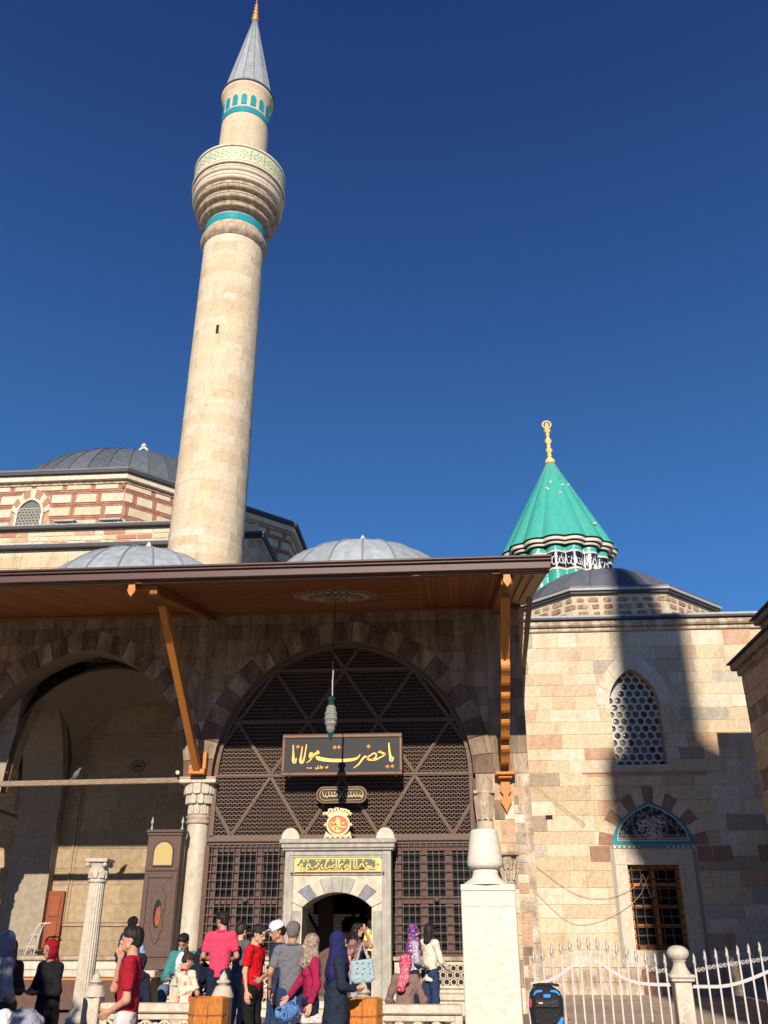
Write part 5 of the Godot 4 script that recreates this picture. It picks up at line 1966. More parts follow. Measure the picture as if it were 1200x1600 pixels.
# ---------------------------------------------------------------- stone building at the right edge
func right_building() -> void:
	var b := thing("side_building", "shaded stone building with stepped cornice at the far right edge", "building")
	var st := new_st()
	bx(st, 7.80, 14, 0, 8.0, -23.9, -13)
	bx(st, 8.36, 14, 8.0, 9.1, -23.2, -13)
	var wall := obj("wall", st, M.mortar_dark, b)
	var side := face_xf(Vector3(7.52, 0, -23.9), Vector3(7.52, 0, -13))
	side = Transform3D(Basis(Vector3(0, 0, 1), Vector3.UP, Vector3(-1, 0, 0)), Vector3(7.80, 0, -23.9))
	var niche := arch(2.6, 0.75, 6.0, 1.1, 8)
	niche.append(Vector2(3.35, 0.5)); niche.append(Vector2(1.85, 0.5))
	masonry(wall, 0.0, 10.5, 0, 7.95, 0.42, 0.6, 1.2, [niche], 0.0, 0.03, [M.tan, M.tan2, M.greystone, M.front[2], M.lime[5]], side, 0.015, "stone", 0.01)
	voussoirs(wall, arch(2.6, 0.75, 6.0, 1.1, 8), arch(2.6, 0.98, 6.0, 1.36, 8), 9, 0.0, 0.055, [M.tan2, M.front_light], side)
	for e in [[7.80, 7.97, 0.10, 7.80, -23.9], [7.97, 8.15, 0.22, 7.80, -23.9], [8.85, 9.0, 0.08, 8.36, -23.2], [9.0, 9.15, 0.20, 8.36, -23.2]]:
		st = new_st()
		bx(st, e[3] - e[2], 14, e[0], e[1] - 0.003, e[4] - e[2], -13, 0.03)
		obj("cornice", st, M.front[2], wall)
	st = new_st()
	bx(st, 7.52, 14, 8.152, 8.20, -24.2, -13, 0.01)
	bx(st, 8.10, 14, 9.152, 9.21, -23.5, -13, 0.01)
	obj("lead_edge", st, M.flashing, wall)
	settle(b, Vector3(10.5, 0, -18.5))

# ---------------------------------------------------------------- what stands behind the camera and throws its shade into the court
func behind() -> void:
	var b := thing("round_tower", "round stone tower behind the viewer, known only by its shadow on the hall", "tower", Vector3(6.88, 0, 32))
	var st := new_st()
	lathe(st, [Vector2(1.35, 0), Vector2(1.17, 31.5), Vector2(1.9, 33.0), Vector2(1.9, 34.4), Vector2(1.2, 34.45), Vector2(1.15, 39), Vector2(0.0, 45.5)], 32)
	obj("shaft", st, M.lime[0], b)
	# a court tree left of the viewer
	var t := thing("court_tree", "leafy court tree left of the viewer that shades the people at the lower left", "tree", Vector3(-7.05, 0, -4.2))
	st = new_st()
	tube(st, [Vector3(0, 0, 0), Vector3(0.05, 1.2, 0), Vector3(-0.05, 2.4, 0.1), Vector3(0.1, 3.6, 0)], [0.16, 0.13, 0.11, 0.05], 8)
	for k in 6:
		var a := TAU * k / 6
		tube(st, [Vector3(0, 1.9 + k * 0.15, 0), Vector3(sin(a) * 0.7, 2.5 + k * 0.15, cos(a) * 0.7), Vector3(sin(a) * 1.3, 2.9 + k * 0.2, cos(a) * 1.3)], [0.06, 0.04, 0.02], 5)
	obj("trunk", st, M.bark, t)
	st = new_st()
	st.set_smooth_group(-1)
	var g := RandomNumberGenerator.new()
	g.seed = 5
	for k in 11000:
		var p := Vector3(g.randfn(), g.randfn(), g.randfn()).normalized() * pow(g.randf(), 0.4)
		p = Vector3(p.x * 2.3, 3.85 + p.y * 1.9, p.z * 1.6)
		var u := Vector3(g.randfn(), g.randfn(), g.randfn()).normalized()
		var v := u.cross(Vector3(g.randfn(), g.randfn(), g.randfn())).normalized()
		u *= 0.10; v *= 0.06
		quad(st, p - u, p - v, p + u, p + v)
	obj("crown", st, M.leaf[0], t)

# ---------------------------------------------------------------- furniture of the court
func furniture() -> void:
	sign_board()
	oval_plaque()
	emblem()
	lamp()
	cabinet()
	columns_and_pillar()
	balustrades()
	fences()
	small_things()

func sign_board() -> void:
	var z := FZ + 0.30
	var b := thing("sign_board", "long dark board with raised gilded calligraphy hung on the lattice above the portal", "sign", Vector3(-2.65, 5.0, z))
	# measures below are local: x -1.46..1.46, y 0..0.96
	var st := new_st()
	bx(st, -1.40, 1.40, 0.05, 0.91, -0.03, 0.02)
	obj("face", st, M.sign_face, b)
	for q in [[-1.46, 1.46, 0.0, 0.075], [-1.46, 1.46, 0.885, 0.96]]:
		st = new_st()
		bx(st, q[0], q[1], q[2], q[3], -0.04, 0.055, 0.018)
		obj("frame_bar", st, M.sign_frame, b)
	for x in [-1.46, 1.385]:
		st = new_st()
		bx(st, x, x + 0.075, 0.076, 0.884, -0.04, 0.055, 0.018)
		obj("frame_bar", st, M.sign_frame, b)
	st = new_st()
	for k in 58:
		var x: float = -1.43 + k * 0.05
		prism(st, PackedVector2Array([Vector2(x - 0.02, 0.961), Vector2(x + 0.02, 0.961), Vector2(x, 0.995)]), 0.0, 0.03)
	obj("cresting", st, M.sign_frame, b)
	for x in [-1.25, 1.3]:
		st = new_st()
		tube(st, [Vector3(x, 0.08, 0.06), Vector3(x, -0.03, 0.07), Vector3(x, -0.05, 0.04)], 0.012, 5)
		obj("hook", st, M.iron, b)
	var s := 0.002615
	var to := func(p: Array) -> Vector3:
		var x: float = (p[0] - 573.0) * s
		var y: float = 0.93 - (p[1] - (60.0 - 0.02875 * (p[0] - 12.0))) * 0.00251
		return Vector3(x, y, (p[2] if p.size() > 2 else 10.0) * s * 1.05)
	var pens := [
		[[1008, 105, 10], [1014, 180, 15], [1022, 235, 22], [1029, 268, 28], [1040, 262, 22], [1050, 234, 7]],
		[[945, 196, 8], [930, 188, 14], [905, 197, 7]], [[905, 197, 7], [935, 196, 14], [977, 214, 18]], [[977, 214, 14], [935, 240, 10], [890, 262, 15], [850, 268, 16], [812, 262, 14]],
		[[850, 266, 10], [885, 245, 11], [893, 218, 12], [870, 205, 12], [835, 228, 11], [800, 252, 14]], [[815, 258, 14], [790, 237, 16], [765, 262, 16], [730, 310, 12], [682, 348, 4]],
		[[744, 216, 5], [725, 245, 14], [690, 264, 22], [600, 276, 27], [480, 278, 29], [400, 270, 32], [352, 258, 32], [335, 238, 8]],
		[[345, 186, 8], [352, 208, 26], [330, 214, 20], [300, 250, 13], [275, 285, 10], [245, 306, 4]], [[272, 236, 14], [285, 212, 18], [298, 228, 22], [282, 252, 20], [270, 240, 12]],
		[[203, 150, 10], [196, 230, 13], [190, 285, 22], [205, 302, 24], [224, 262, 15], [242, 130, 8]],
		[[117, 138, 10], [121, 214, 14], [125, 285, 28], [140, 298, 24], [153, 260, 6]],
		[[428, 352, 4], [440, 340, 7], [450, 328, 4]], [[425, 340, 7], [432, 352, 6], [446, 346, 4]],
		[[403, 345, 6], [390, 354, 6], [385, 342, 5], [400, 338, 5]], [[378, 328, 5], [378, 355, 5]], [[370, 350, 6], [360, 357, 6]], [[352, 335, 6], [356, 350, 7], [338, 360, 7], [331, 345, 5]],
		[[298, 345, 4], [294, 360, 4]], [[284, 345, 4], [288, 360, 4]], [[270, 346, 5], [274, 352, 4], [270, 362, 4]], [[252, 346, 5], [258, 352, 4], [256, 362, 4]]]
	st = new_st()
	for q in pens:
		var pts: Array = []
		for p in q:
			pts.append(to.call(p))
		stroke(st, pts, 0.018, 0.040)
	for d in [[995, 328, 17], [1040, 324, 17], [820, 143, 19], [505, 157, 18], [545, 154, 17], [161, 156, 18], [350, 330, 4], [360, 330, 4]]:
		var v: Vector3 = to.call(d)
		diamond(st, v.x, v.y, d[2] * s * 1.15, 0.018, 0.035)
	obj("lettering", st, M.gold, b)

func oval_plaque() -> void:
	var b := thing("oval_plaque", "small dark oval plaque with two gilded script cartouches below the long sign", "sign", Vector3(-2.67, 4.59, FZ + 0.02))
	var st := new_st()
	var o := PackedVector2Array()
	var i2 := PackedVector2Array()
	for k in 24:
		var a := TAU * k / 24
		var sx := signf(cos(a)) * 0.42
		o.append(Vector2(sx + 0.20 * cos(a), 0.20 * sin(a)))
		i2.append(Vector2(sx + 0.165 * cos(a), 0.165 * sin(a)))
	prism(st, o, 0.0, 0.04, Transform3D(), 0.01)
	obj("frame", st, M.sign_frame, b)
	st = new_st()
	prism(st, i2, 0.03, 0.045)
	obj("face", st, M.sign_face, b)
	st = new_st()
	for c in [-0.27, 0.27]:
		var ring: Array = []
		for k in 20:
			var a := TAU * k / 20
			ring.append(Vector3(c + signf(cos(a)) * 0.14 + 0.115 * cos(a), 0.125 * sin(a), 0.048))
		tube(st, ring, 0.007, 4, true)
		var g := RandomNumberGenerator.new()
		g.seed = int(c * 100) + 60
		for k in 6:
			var x: float = c - 0.19 + k * 0.07
			stroke(st, [Vector3(x, g.randf_range(0.02, 0.07), 0.010), Vector3(x + 0.02, g.randf_range(-0.05, 0.0), 0.018), Vector3(x + 0.06, g.randf_range(-0.06, -0.02), 0.018), Vector3(x + 0.09, g.randf_range(0.0, 0.07), 0.006)], 0.044, 0.052)
			diamond(st, x + 0.03, g.randf_range(0.05, 0.08), 0.012, 0.044, 0.05)
	obj("lettering", st, M.gold_pale, b)

func emblem() -> void:
	var b := thing("carved_emblem", "cream and red carved oval emblem with gilded monogram on top of the portal", "emblem", Vector3(-2.70, 3.575, FZ + 0.34))
	var cream := mat(0.80, 0.68, 0.44, 0.6, T.stone)
	var st := new_st()
	var disc := PackedVector2Array()
	for k in 32:
		disc.append(Vector2(0.245 * sin(TAU * k / 32), 0.30 + 0.22 * cos(TAU * k / 32)))
	prism(st, disc, -0.02, 0.03)
	obj("red_field", st, mat(0.55, 0.12, 0.06, 0.5), b)
	st = new_st()
	var ring: Array = []
	for k in 32:
		ring.append(Vector3(0.255 * sin(TAU * k / 32), 0.30 + 0.23 * cos(TAU * k / 32), 0.025))
	tube(st, ring, 0.03, 6, true)
	obj("rim", st, cream, b)
	# scrolled foot
	st = new_st()
	prism(st, PackedVector2Array([Vector2(-0.33, 0.0), Vector2(0.33, 0.0), Vector2(0.31, 0.06), Vector2(0.28, 0.16), Vector2(0.22, 0.10), Vector2(0.10, 0.05), Vector2(0, 0.08), Vector2(-0.10, 0.05), Vector2(-0.22, 0.10), Vector2(-0.28, 0.16), Vector2(-0.31, 0.06)]), -0.02, 0.05, Transform3D(), 0.012)
	for x in [-0.24, -0.12, 0.0, 0.12, 0.24]:
		lathe(st, [Vector2(0, -0.03), Vector2(0.04, -0.015), Vector2(0.045, 0.01), Vector2(0, 0.035)], 8, Vector3(x, 0.04, 0.05))
	for x in [-0.30, 0.30]:
		lathe(st, [Vector2(0, -0.05), Vector2(0.05, 0), Vector2(0, 0.05)], 6, Vector3(x, 0.30, 0.02))
	obj("scrolled_foot", st, cream, b)
	# fanned plumes and banners above
	for k in 9:
		st = new_st()
		var a: float = -0.95 + k * 0.225
		var l := 0.20 - 0.05 * absf(sin(k * 1.7))
		var d := Vector3(sin(a), cos(a), 0)
		var p0 := Vector3(sin(a) * 0.18, 0.38 + cos(a) * 0.12, 0.02)
		tube(st, [p0, p0 + d * l * 0.5, p0 + d * l, p0 + d * l + Vector3(0.05 * signf(a), -0.01, 0.02), p0 + d * (l - 0.05) + Vector3(0.06 * signf(a), -0.03, 0.03)], [0.035, 0.035, 0.03, 0.026, 0.018], 6)
		obj("plume", st, cream, b)
	# monogram
	st = new_st()
	for q in [[[-0.03, 0.46, 0.02], [-0.035, 0.38, 0.03], [-0.05, 0.28, 0.05], [-0.02, 0.2, 0.07]], [[0.0, 0.47, 0.02], [0.0, 0.36, 0.03], [0.0, 0.24, 0.05]], [[0.03, 0.45, 0.02], [0.035, 0.34, 0.03], [0.06, 0.26, 0.03], [0.2, 0.25, 0.015]],
		[[-0.2, 0.33, 0.012], [-0.12, 0.35, 0.02], [-0.04, 0.30, 0.03]], [[-0.21, 0.30, 0.012], [-0.15, 0.26, 0.02], [-0.05, 0.22, 0.03]], [[-0.19, 0.27, 0.012], [-0.1, 0.2, 0.03], [0.0, 0.16, 0.05], [0.08, 0.18, 0.03]]]:
		var pts: Array = []
		for p in q: pts.append(Vector3(p[0], p[1], p[2] * 1.3))
		stroke(st, pts, 0.025, 0.045)
	diamond(st, 0.12, 0.33, 0.04, 0.025, 0.04)
	obj("monogram", st, M.gold_pale, b)

func lamp() -> void:
	var b := thing("hanging_lamp", "ribbed glass and green lamp hanging on a long cord before the arch", "lamp", Vector3(-2.63, 5.39, -19.4))
	var st := new_st()
	tube(st, [Vector3(0, 0.95, 0), Vector3(0.01, 1.6, 0), Vector3(0.04, 3.36, 0)], 0.010, 5)
	obj("cord", st, M.dark, b)
	st = new_st()
	tube(st, [Vector3(0.02, 0.98, 0), Vector3(0.015, 1.3, 0), Vector3(0.03, 1.56, 0)], 0.018, 5)
	obj("cord_sleeve", st, M.flashing_light, b)
	var glass := mat(0.20, 0.20, 0.175, 0.12)
	st = new_st()
	lathe(st, [Vector2(0.02, 0.97), Vector2(0.09, 0.94), Vector2(0.10, 0.90), Vector2(0.06, 0.85), Vector2(0.08, 0.76)], 14)
	obj("cap", st, mat(0.012, 0.045, 0.034, 0.2), b)
	st = new_st()
	var prof: Array = []
	for i in 31:
		var t := i / 30.0
		var y: float = lerp(0.17, 0.76, t)
		var r: float = 0.065 + 0.088 * pow(sin(PI * clampf((1.0 - t) * 0.82 + 0.12, 0, 1)), 1.2)
		prof.append(Vector2(r * (1.0 - 0.16 * absf(cos(t * PI * 5))), y))
	lathe(st, prof, 64, Vector3.ZERO, false, 16, 0.10)
	obj("ribbed_glass", st, glass, b)
	st = new_st()
	lathe(st, [Vector2(0, 0.0), Vector2(0.05, 0.03), Vector2(0.04, 0.09), Vector2(0.08, 0.13), Vector2(0.08, 0.17)], 14)
	obj("drop", st, mat(0.012, 0.07, 0.07, 0.2), b)

func cabinet() -> void:
	var b := thing("clock_cabinet", "tall dark wooden clock cabinet leaning beside the marble column", "cabinet", Vector3(-6.76, 0.86, FZ + 0.40))
	var w := 0.40
	var st := new_st()
	bx(st, -w, w, 0, 2.86, -0.28, 0.06, 0.012)
	obj("case", st, M.cabinet, b)
	st = new_st()
	bx(st, -w - 0.04, w + 0.04, 2.864, 2.93, -0.31, 0.12, 0.015)
	bx(st, -w - 0.02, w + 0.02, 2.80, 2.862, -0.29, 0.09, 0.012)
	obj("cornice", st, M.cabinet, b)
	st = new_st()
	bx(st, -w - 0.03, w + 0.03, 0.0, 0.22, -0.29, 0.10, 0.015)
	obj("plinth", st, M.cabinet, b)
	for x in [-w + 0.05, w - 0.02]:
		st = new_st()
		lathe(st, [Vector2(0.03, 2.93), Vector2(0.035, 2.96), Vector2(0.015, 3.0), Vector2(0.012, 3.06), Vector2(0.04, 3.09), Vector2(0.03, 3.13), Vector2(0.0, 3.24)], 8, Vector3(x, 0, 0.02))
		obj("spike", st, M.flashing_light, b)
	# door frame with a shaped, partly open panel
	st = new_st()
	bx(st, -w + 0.02, -w + 0.12, 0.25, 1.98, 0.06, 0.09, 0.01)
	bx(st, w - 0.12, w - 0.02, 0.25, 1.98, 0.06, 0.09, 0.01)
	bx(st, -w + 0.121, w - 0.121, 1.88, 1.98, 0.06, 0.09, 0.01)
	bx(st, -w + 0.121, w - 0.121, 0.25, 0.36, 0.06, 0.09, 0.01)
	bx(st, -w + 0.02, w - 0.02, 2.03, 2.10, 0.06, 0.095, 0.01)
	obj("door_frame", st, M.cabinet, b)
	st = new_st()
	var sh := func(s: float) -> PackedVector2Array:
		var p := PackedVector2Array()
		for q in [[0, 1.72], [0.10, 1.66], [0.10, 1.58], [0.17, 1.52], [0.17, 1.24], [0.13, 1.18], [0.15, 0.98], [0.15, 0.80], [0.10, 0.74], [0.10, 0.62], [0.04, 0.54], [0, 0.50], [-0.04, 0.54], [-0.10, 0.62], [-0.10, 0.74], [-0.15, 0.80], [-0.15, 0.98], [-0.13, 1.18], [-0.17, 1.24], [-0.17, 1.52], [-0.10, 1.58], [-0.10, 1.66]]:
			p.append(Vector2(q[0] * s, 1.11 + (q[1] - 1.11) * s))
		return p
	prism(st, sh.call(1.0), 0.06, 0.085, Transform3D(), 0.015)
	obj("shaped_panel", st, M.cabinet, b)
	st = new_st()
	var hole := PackedVector2Array()
	for k in 20:
		var a := TAU * k / 20
		hole.append(Vector2(0.095 * cos(a), 1.13 + 0.30 * sin(a)))
	prism(st, hole, 0.08, 0.088)
	obj("pendulum_window", st, M.dark, b)
	st = new_st()
	prism(st, PackedVector2Array([Vector2(0.0, 0.86), Vector2(0.07, 0.92), Vector2(0.085, 1.18), Vector2(0.06, 1.30), Vector2(-0.02, 1.24), Vector2(-0.05, 1.0)]), 0.088, 0.092)
	obj("red_lining", st, mat(0.36, 0.10, 0.05, 0.7, T.wood), b)
	# arched dial at the top
	st = new_st()
	var dial := arch(0, 0.235, 2.44, 0.235, 10)
	dial.append(Vector2(0.235, 2.14)); dial.append(Vector2(-0.235, 2.14))
	prism(st, dial, 0.06, 0.075)
	obj("dial", st, mat(0.42, 0.33, 0.12, 0.4), b)
	st = new_st()
	for i in dial.size():
		var p := dial[i]; var q := dial[(i + 1) % dial.size()]
		bar(st, Vector3(p.x, p.y, 0.08), Vector3(q.x, q.y, 0.08), 0.035, 0.03, Vector3.BACK, 0.008)
	obj("dial_frame", st, M.cabinet, b)

func columns_and_pillar() -> void:
	# fluted marble column, leaning slightly as in life
	var b := thing("fluted_column", "slender fluted white marble column standing free at the lower left", "column", Vector3(-5.36, 0, -14))
	var st := new_st()
	bx(st, -0.24, 0.24, 0.03, 0.44, -0.24, 0.24, 0.015)
	obj("pedestal", st, M.marble, b)
	st = new_st()
	lathe(st, [Vector2(0.17, 0.44), Vector2(0.20, 0.46), Vector2(0.20, 0.52), Vector2(0.15, 0.56), Vector2(0.17, 0.60), Vector2(0.15, 0.63)], 24)
	obj("base_ring", st, M.marble_grey, b)
	st = new_st()
	lathe(st, [Vector2(0.135, 0.62), Vector2(0.115, 2.30)], 120, Vector3.ZERO, false, 20, 0.10)
	obj("shaft", st, M.marble, b)
	st = new_st()
	lathe(st, [Vector2(0.115, 2.29), Vector2(0.135, 2.30), Vector2(0.135, 2.33), Vector2(0.11, 2.35), Vector2(0.12, 2.45), Vector2(0.155, 2.56)], 20)
	for k in 8:
		var a := TAU * k / 8
		var d := Vector3(sin(a), 0, cos(a))
		var xf := Transform3D(Basis(Vector3(d.z, 0, -d.x), Vector3.UP, d), d * 0.11)
		prism(st, PackedVector2Array([Vector2(-0.035, 2.35), Vector2(0.035, 2.35), Vector2(0.045, 2.44), Vector2(0.0, 2.50), Vector2(-0.045, 2.44)]), 0.0, 0.035, xf, 0.008)
	for sx in [-1, 1]:
		for sz in [-1, 1]:
			lathe(st, [Vector2(0, -0.04), Vector2(0.035, -0.02), Vector2(0.04, 0.01), Vector2(0, 0.04)], 8, Vector3(sx * 0.13, 2.54, sz * 0.13))
	box(st, Vector3(0, 2.60, 0), Vector3(0.34, 0.055, 0.34), Transform3D(), 0.012)
	obj("capital", st, M.marble, b)
	# broad white pillar with a turban shaped stone on it
	b = thing("marble_pillar", "broad plain white marble pillar topped by a tapered turban stone, right of the portal", "pillar", Vector3(0.49, 0, -15.2))
	st = new_st()
	bx(st, -0.42, 0.42, 0.0, 2.20, -0.25, 0.20, 0.012)
	var body := obj("block", st, M.marble_white, b)
	st = new_st()
	bx(st, -0.425, 0.425, 2.204, 2.30, -0.255, 0.206, 0.012)
	obj("top_slab", st, M.marble_white, body)
	st = new_st()
	bx(st, -0.424, 0.424, 1.985, 1.992, -0.252, 0.203)
	obj("joint", st, M.marble_grey, body)
	st = new_st()
	lathe(st, [Vector2(0.36, 2.30), Vector2(0.33, 2.33), Vector2(0.22, 2.40), Vector2(0.20, 2.46), Vector2(0.20, 2.53)], 24, Vector3(-0.02, 0, 0), false, 0, 0.0, Vector3(1, 1, 0.7))
	lathe(st, [Vector2(0.20, 2.53), Vector2(0.26, 2.55), Vector2(0.285, 2.585), Vector2(0.285, 2.64), Vector2(0.262, 2.78), Vector2(0.222, 3.06), Vector2(0.212, 3.10), Vector2(0.17, 3.125), Vector2(0, 3.135)], 28, Vector3(-0.02, 0, 0), false, 0, 0.0, Vector3(1, 1, 0.8))
	obj("turban_stone", st, M.marble_white, b)
	# small carved column whose capital shows behind the pillar
	b = thing("carved_column", "small white column with leafy capital half hidden behind the broad pillar", "column", Vector3(0.86, 0, -15.9))
	st = new_st()
	lathe(st, [Vector2(0.13, 0.03), Vector2(0.12, 0.3), Vector2(0.105, 2.34)], 20)
	obj("shaft", st, M.marble, b)
	st = new_st()
	lathe(st, [Vector2(0.105, 2.33), Vector2(0.125, 2.35), Vector2(0.11, 2.38), Vector2(0.11, 2.55), Vector2(0.15, 2.76)], 18)
	for tier in 2:
		for k in 8:
			var a := TAU * (k + 0.5 * tier) / 8
			var d := Vector3(sin(a), 0, cos(a))
			tube(st, [d * 0.11 + Vector3(0, 2.40 + tier * 0.16, 0), d * 0.135 + Vector3(0, 2.49 + tier * 0.16, 0), d * 0.175 + Vector3(0, 2.56 + tier * 0.16, 0), d * 0.19 + Vector3(0, 2.53 + tier * 0.16, 0)], [0.03, 0.034, 0.026, 0.015], 6)
	box(st, Vector3(0, 2.80, 0), Vector3(0.40, 0.06, 0.40), Transform3D(), 0.012)
	obj("capital", st, M.carved, b)

func marble_post(at: Vector3, label: String) -> void:
	var b := thing("marble_post", label, "post", at, 0.0, "white posts of the court balustrade")
	var st := new_st()
	bx(st, -0.11, 0.11, 0, 0.86, -0.11, 0.11, 0.01)
	obj("shaft", st, M.marble, b)
	st = new_st()
	st.set_smooth_group(-1)
	lathe(st, [Vector2(0.155, 0.86), Vector2(0.10, 0.985), Vector2(0.055, 1.0), Vector2(0.095, 1.03), Vector2(0.095, 1.045), Vector2(0.055, 1.07), Vector2(0.05, 1.10), Vector2(0.0, 1.18)], 8, Vector3.ZERO, true)
	obj("tip", st, M.marble, b)

func balustrade(at: Vector3, L: float, label: String) -> void:
	var b := thing("marble_balustrade", label, "balustrade", at)
	var st := new_st()
	bx(st, 0, L, 0.0, 0.14, -0.07, 0.07, 0.012)
	obj("plinth", st, M.marble, b)
	st = new_st()
	bx(st, 0, L, 0.68, 0.79, -0.10, 0.10, 0.018)
	obj("rail", st, M.marble, b)
	st = new_st()
	bx(st, 0.0, 0.10, 0.141, 0.679, -0.05, 0.05, 0.008)
	bx(st, L - 0.10, L, 0.141, 0.679, -0.05, 0.05, 0.008)
	bx(st, 0.101, L - 0.101, 0.60, 0.679, -0.045, 0.045, 0.008)
	bx(st, 0.101, L - 0.101, 0.141, 0.21, -0.045, 0.045, 0.008)
	obj("panel_frame", st, M.marble, b)
	# pierced pattern of crossing straps with small rings
	st = new_st()
	var n := int(maxf(2, roundf((L - 0.2) / 0.24)))
	var w := (L - 0.2) / n
	for k in n:
		var x := 0.10 + k * w
		for r in [[0.21, 0.405], [0.405, 0.60]]:
			bar(st, Vector3(x, r[0], 0), Vector3(x + w, r[1], 0), 0.036, 0.06, Vector3.BACK, 0.006)
			bar(st, Vector3(x, r[1], 0.003), Vector3(x + w, r[0], 0.003), 0.036, 0.06, Vector3.BACK, 0.006)
		if k > 0:
			bar(st, Vector3(x, 0.21, 0.006), Vector3(x, 0.60, 0.006), 0.034, 0.06, Vector3.BACK, 0.006)
		for r in [0.3075, 0.5025]:
			var ring: Array = []
			for j in 10:
				ring.append(Vector3(x + w / 2 + 0.052 * cos(TAU * j / 10), r + 0.052 * sin(TAU * j / 10), 0.004))
			tube(st, ring, 0.02, 5, true)
	obj("pierced_lattice", st, M.marble, b)

func balustrades() -> void:
	marble_post(Vector3(-4.82, 0, -13), "pointed white post between the fluted column and the man in the dark red tee")
	marble_post(Vector3(-3.10, 0, -13), "pointed white post behind the left wooden bin, before the pink polo man")
	marble_post(Vector3(-1.24, -0.10, -12.9), "pointed white post behind the right wooden bin")
	marble_post(Vector3(-4.35, 0.02, -15.3), "pointed white post between the seated navy figure and the teal shirt man")
	balustrade(Vector3(-4.70, 0, -13), 1.48, "pierced marble balustrade left of the entrance gap, behind the dark red tee man")
	balustrade(Vector3(-1.12, 0, -13), 1.15, "pierced marble balustrade between the right wooden bin and the broad pillar")

func fence_panel(at: Vector3, L: float, n: int, peak: float, label: String, rise: bool) -> void:
	var b := thing("iron_fence", label, "fence", at, 0.0, "white spearhead fence panels")
	var yof := func(x: float) -> float:
		var t := x / L
		if rise:
			return 0.98 + 0.42 * smoothstep(0.15, 1.0, t)
		return 1.0 + 0.30 * exp(-pow((t - peak) / 0.21, 2))
	var st := new_st()
	var pts: Array = []
	for k in 25:
		var x := L * k / 24
		pts.append(Vector3(x, yof.call(x), 0.0))
	for k in 24:
		bar(st, pts[k], pts[k + 1], 0.018, 0.039, Vector3.UP)
	obj("wavy_rail", st, M.white_iron, b)
	st = new_st()
	bx(st, 0, L, 0.27, 0.31, -0.01, 0.01)
	obj("bottom_rail", st, M.white_iron, b)
	var tops: Array = []
	for k in n:
		var x := L * (k + 0.5) / n
		var ty: float = (1.40 + 0.02 * k) if rise else (1.36 + 0.23 * exp(-pow((x / L - peak) / 0.34, 2)))
		if rise and k == 0: ty = 1.38
		tops.append(Vector2(x, ty))
		st = new_st()
		bx(st, x - 0.0115, x + 0.0115, 0.12, ty - 0.18, -0.0115, 0.0115)
		st.set_smooth_group(-1)
		var c := Vector3(x, 0, 0)
		lathe(st, [Vector2(0.012, ty - 0.18), Vector2(0.024, ty - 0.12), Vector2(0.018, ty - 0.05), Vector2(0.0, ty)], 4, c, true)
		obj("picket", st, M.white_iron, b)
	for k in n - 1:
		st = new_st()
		for s in [-1.0, 1.0]:
			var sp: Array = []
			var mid: Vector2 = (tops[k] + tops[k + 1]) / 2 + Vector2(s * 0.028, -0.22)
			for j in 14:
				var a: float = s * (j * 0.75)
				var r: float = 0.030 - j * 0.0017
				sp.append(Vector3(mid.x + r * cos(a + (PI if s < 0 else 0.0)), mid.y + r * sin(a), 0))
			tube(st, sp, 0.0055, 4)
		obj("scroll", st, M.white_iron, b)
	st = new_st()
	bx(st, -0.05, L + 0.05, 0, 0.24, -0.14, 0.14, 0.015)
	obj("curb", st, M.marble, b)

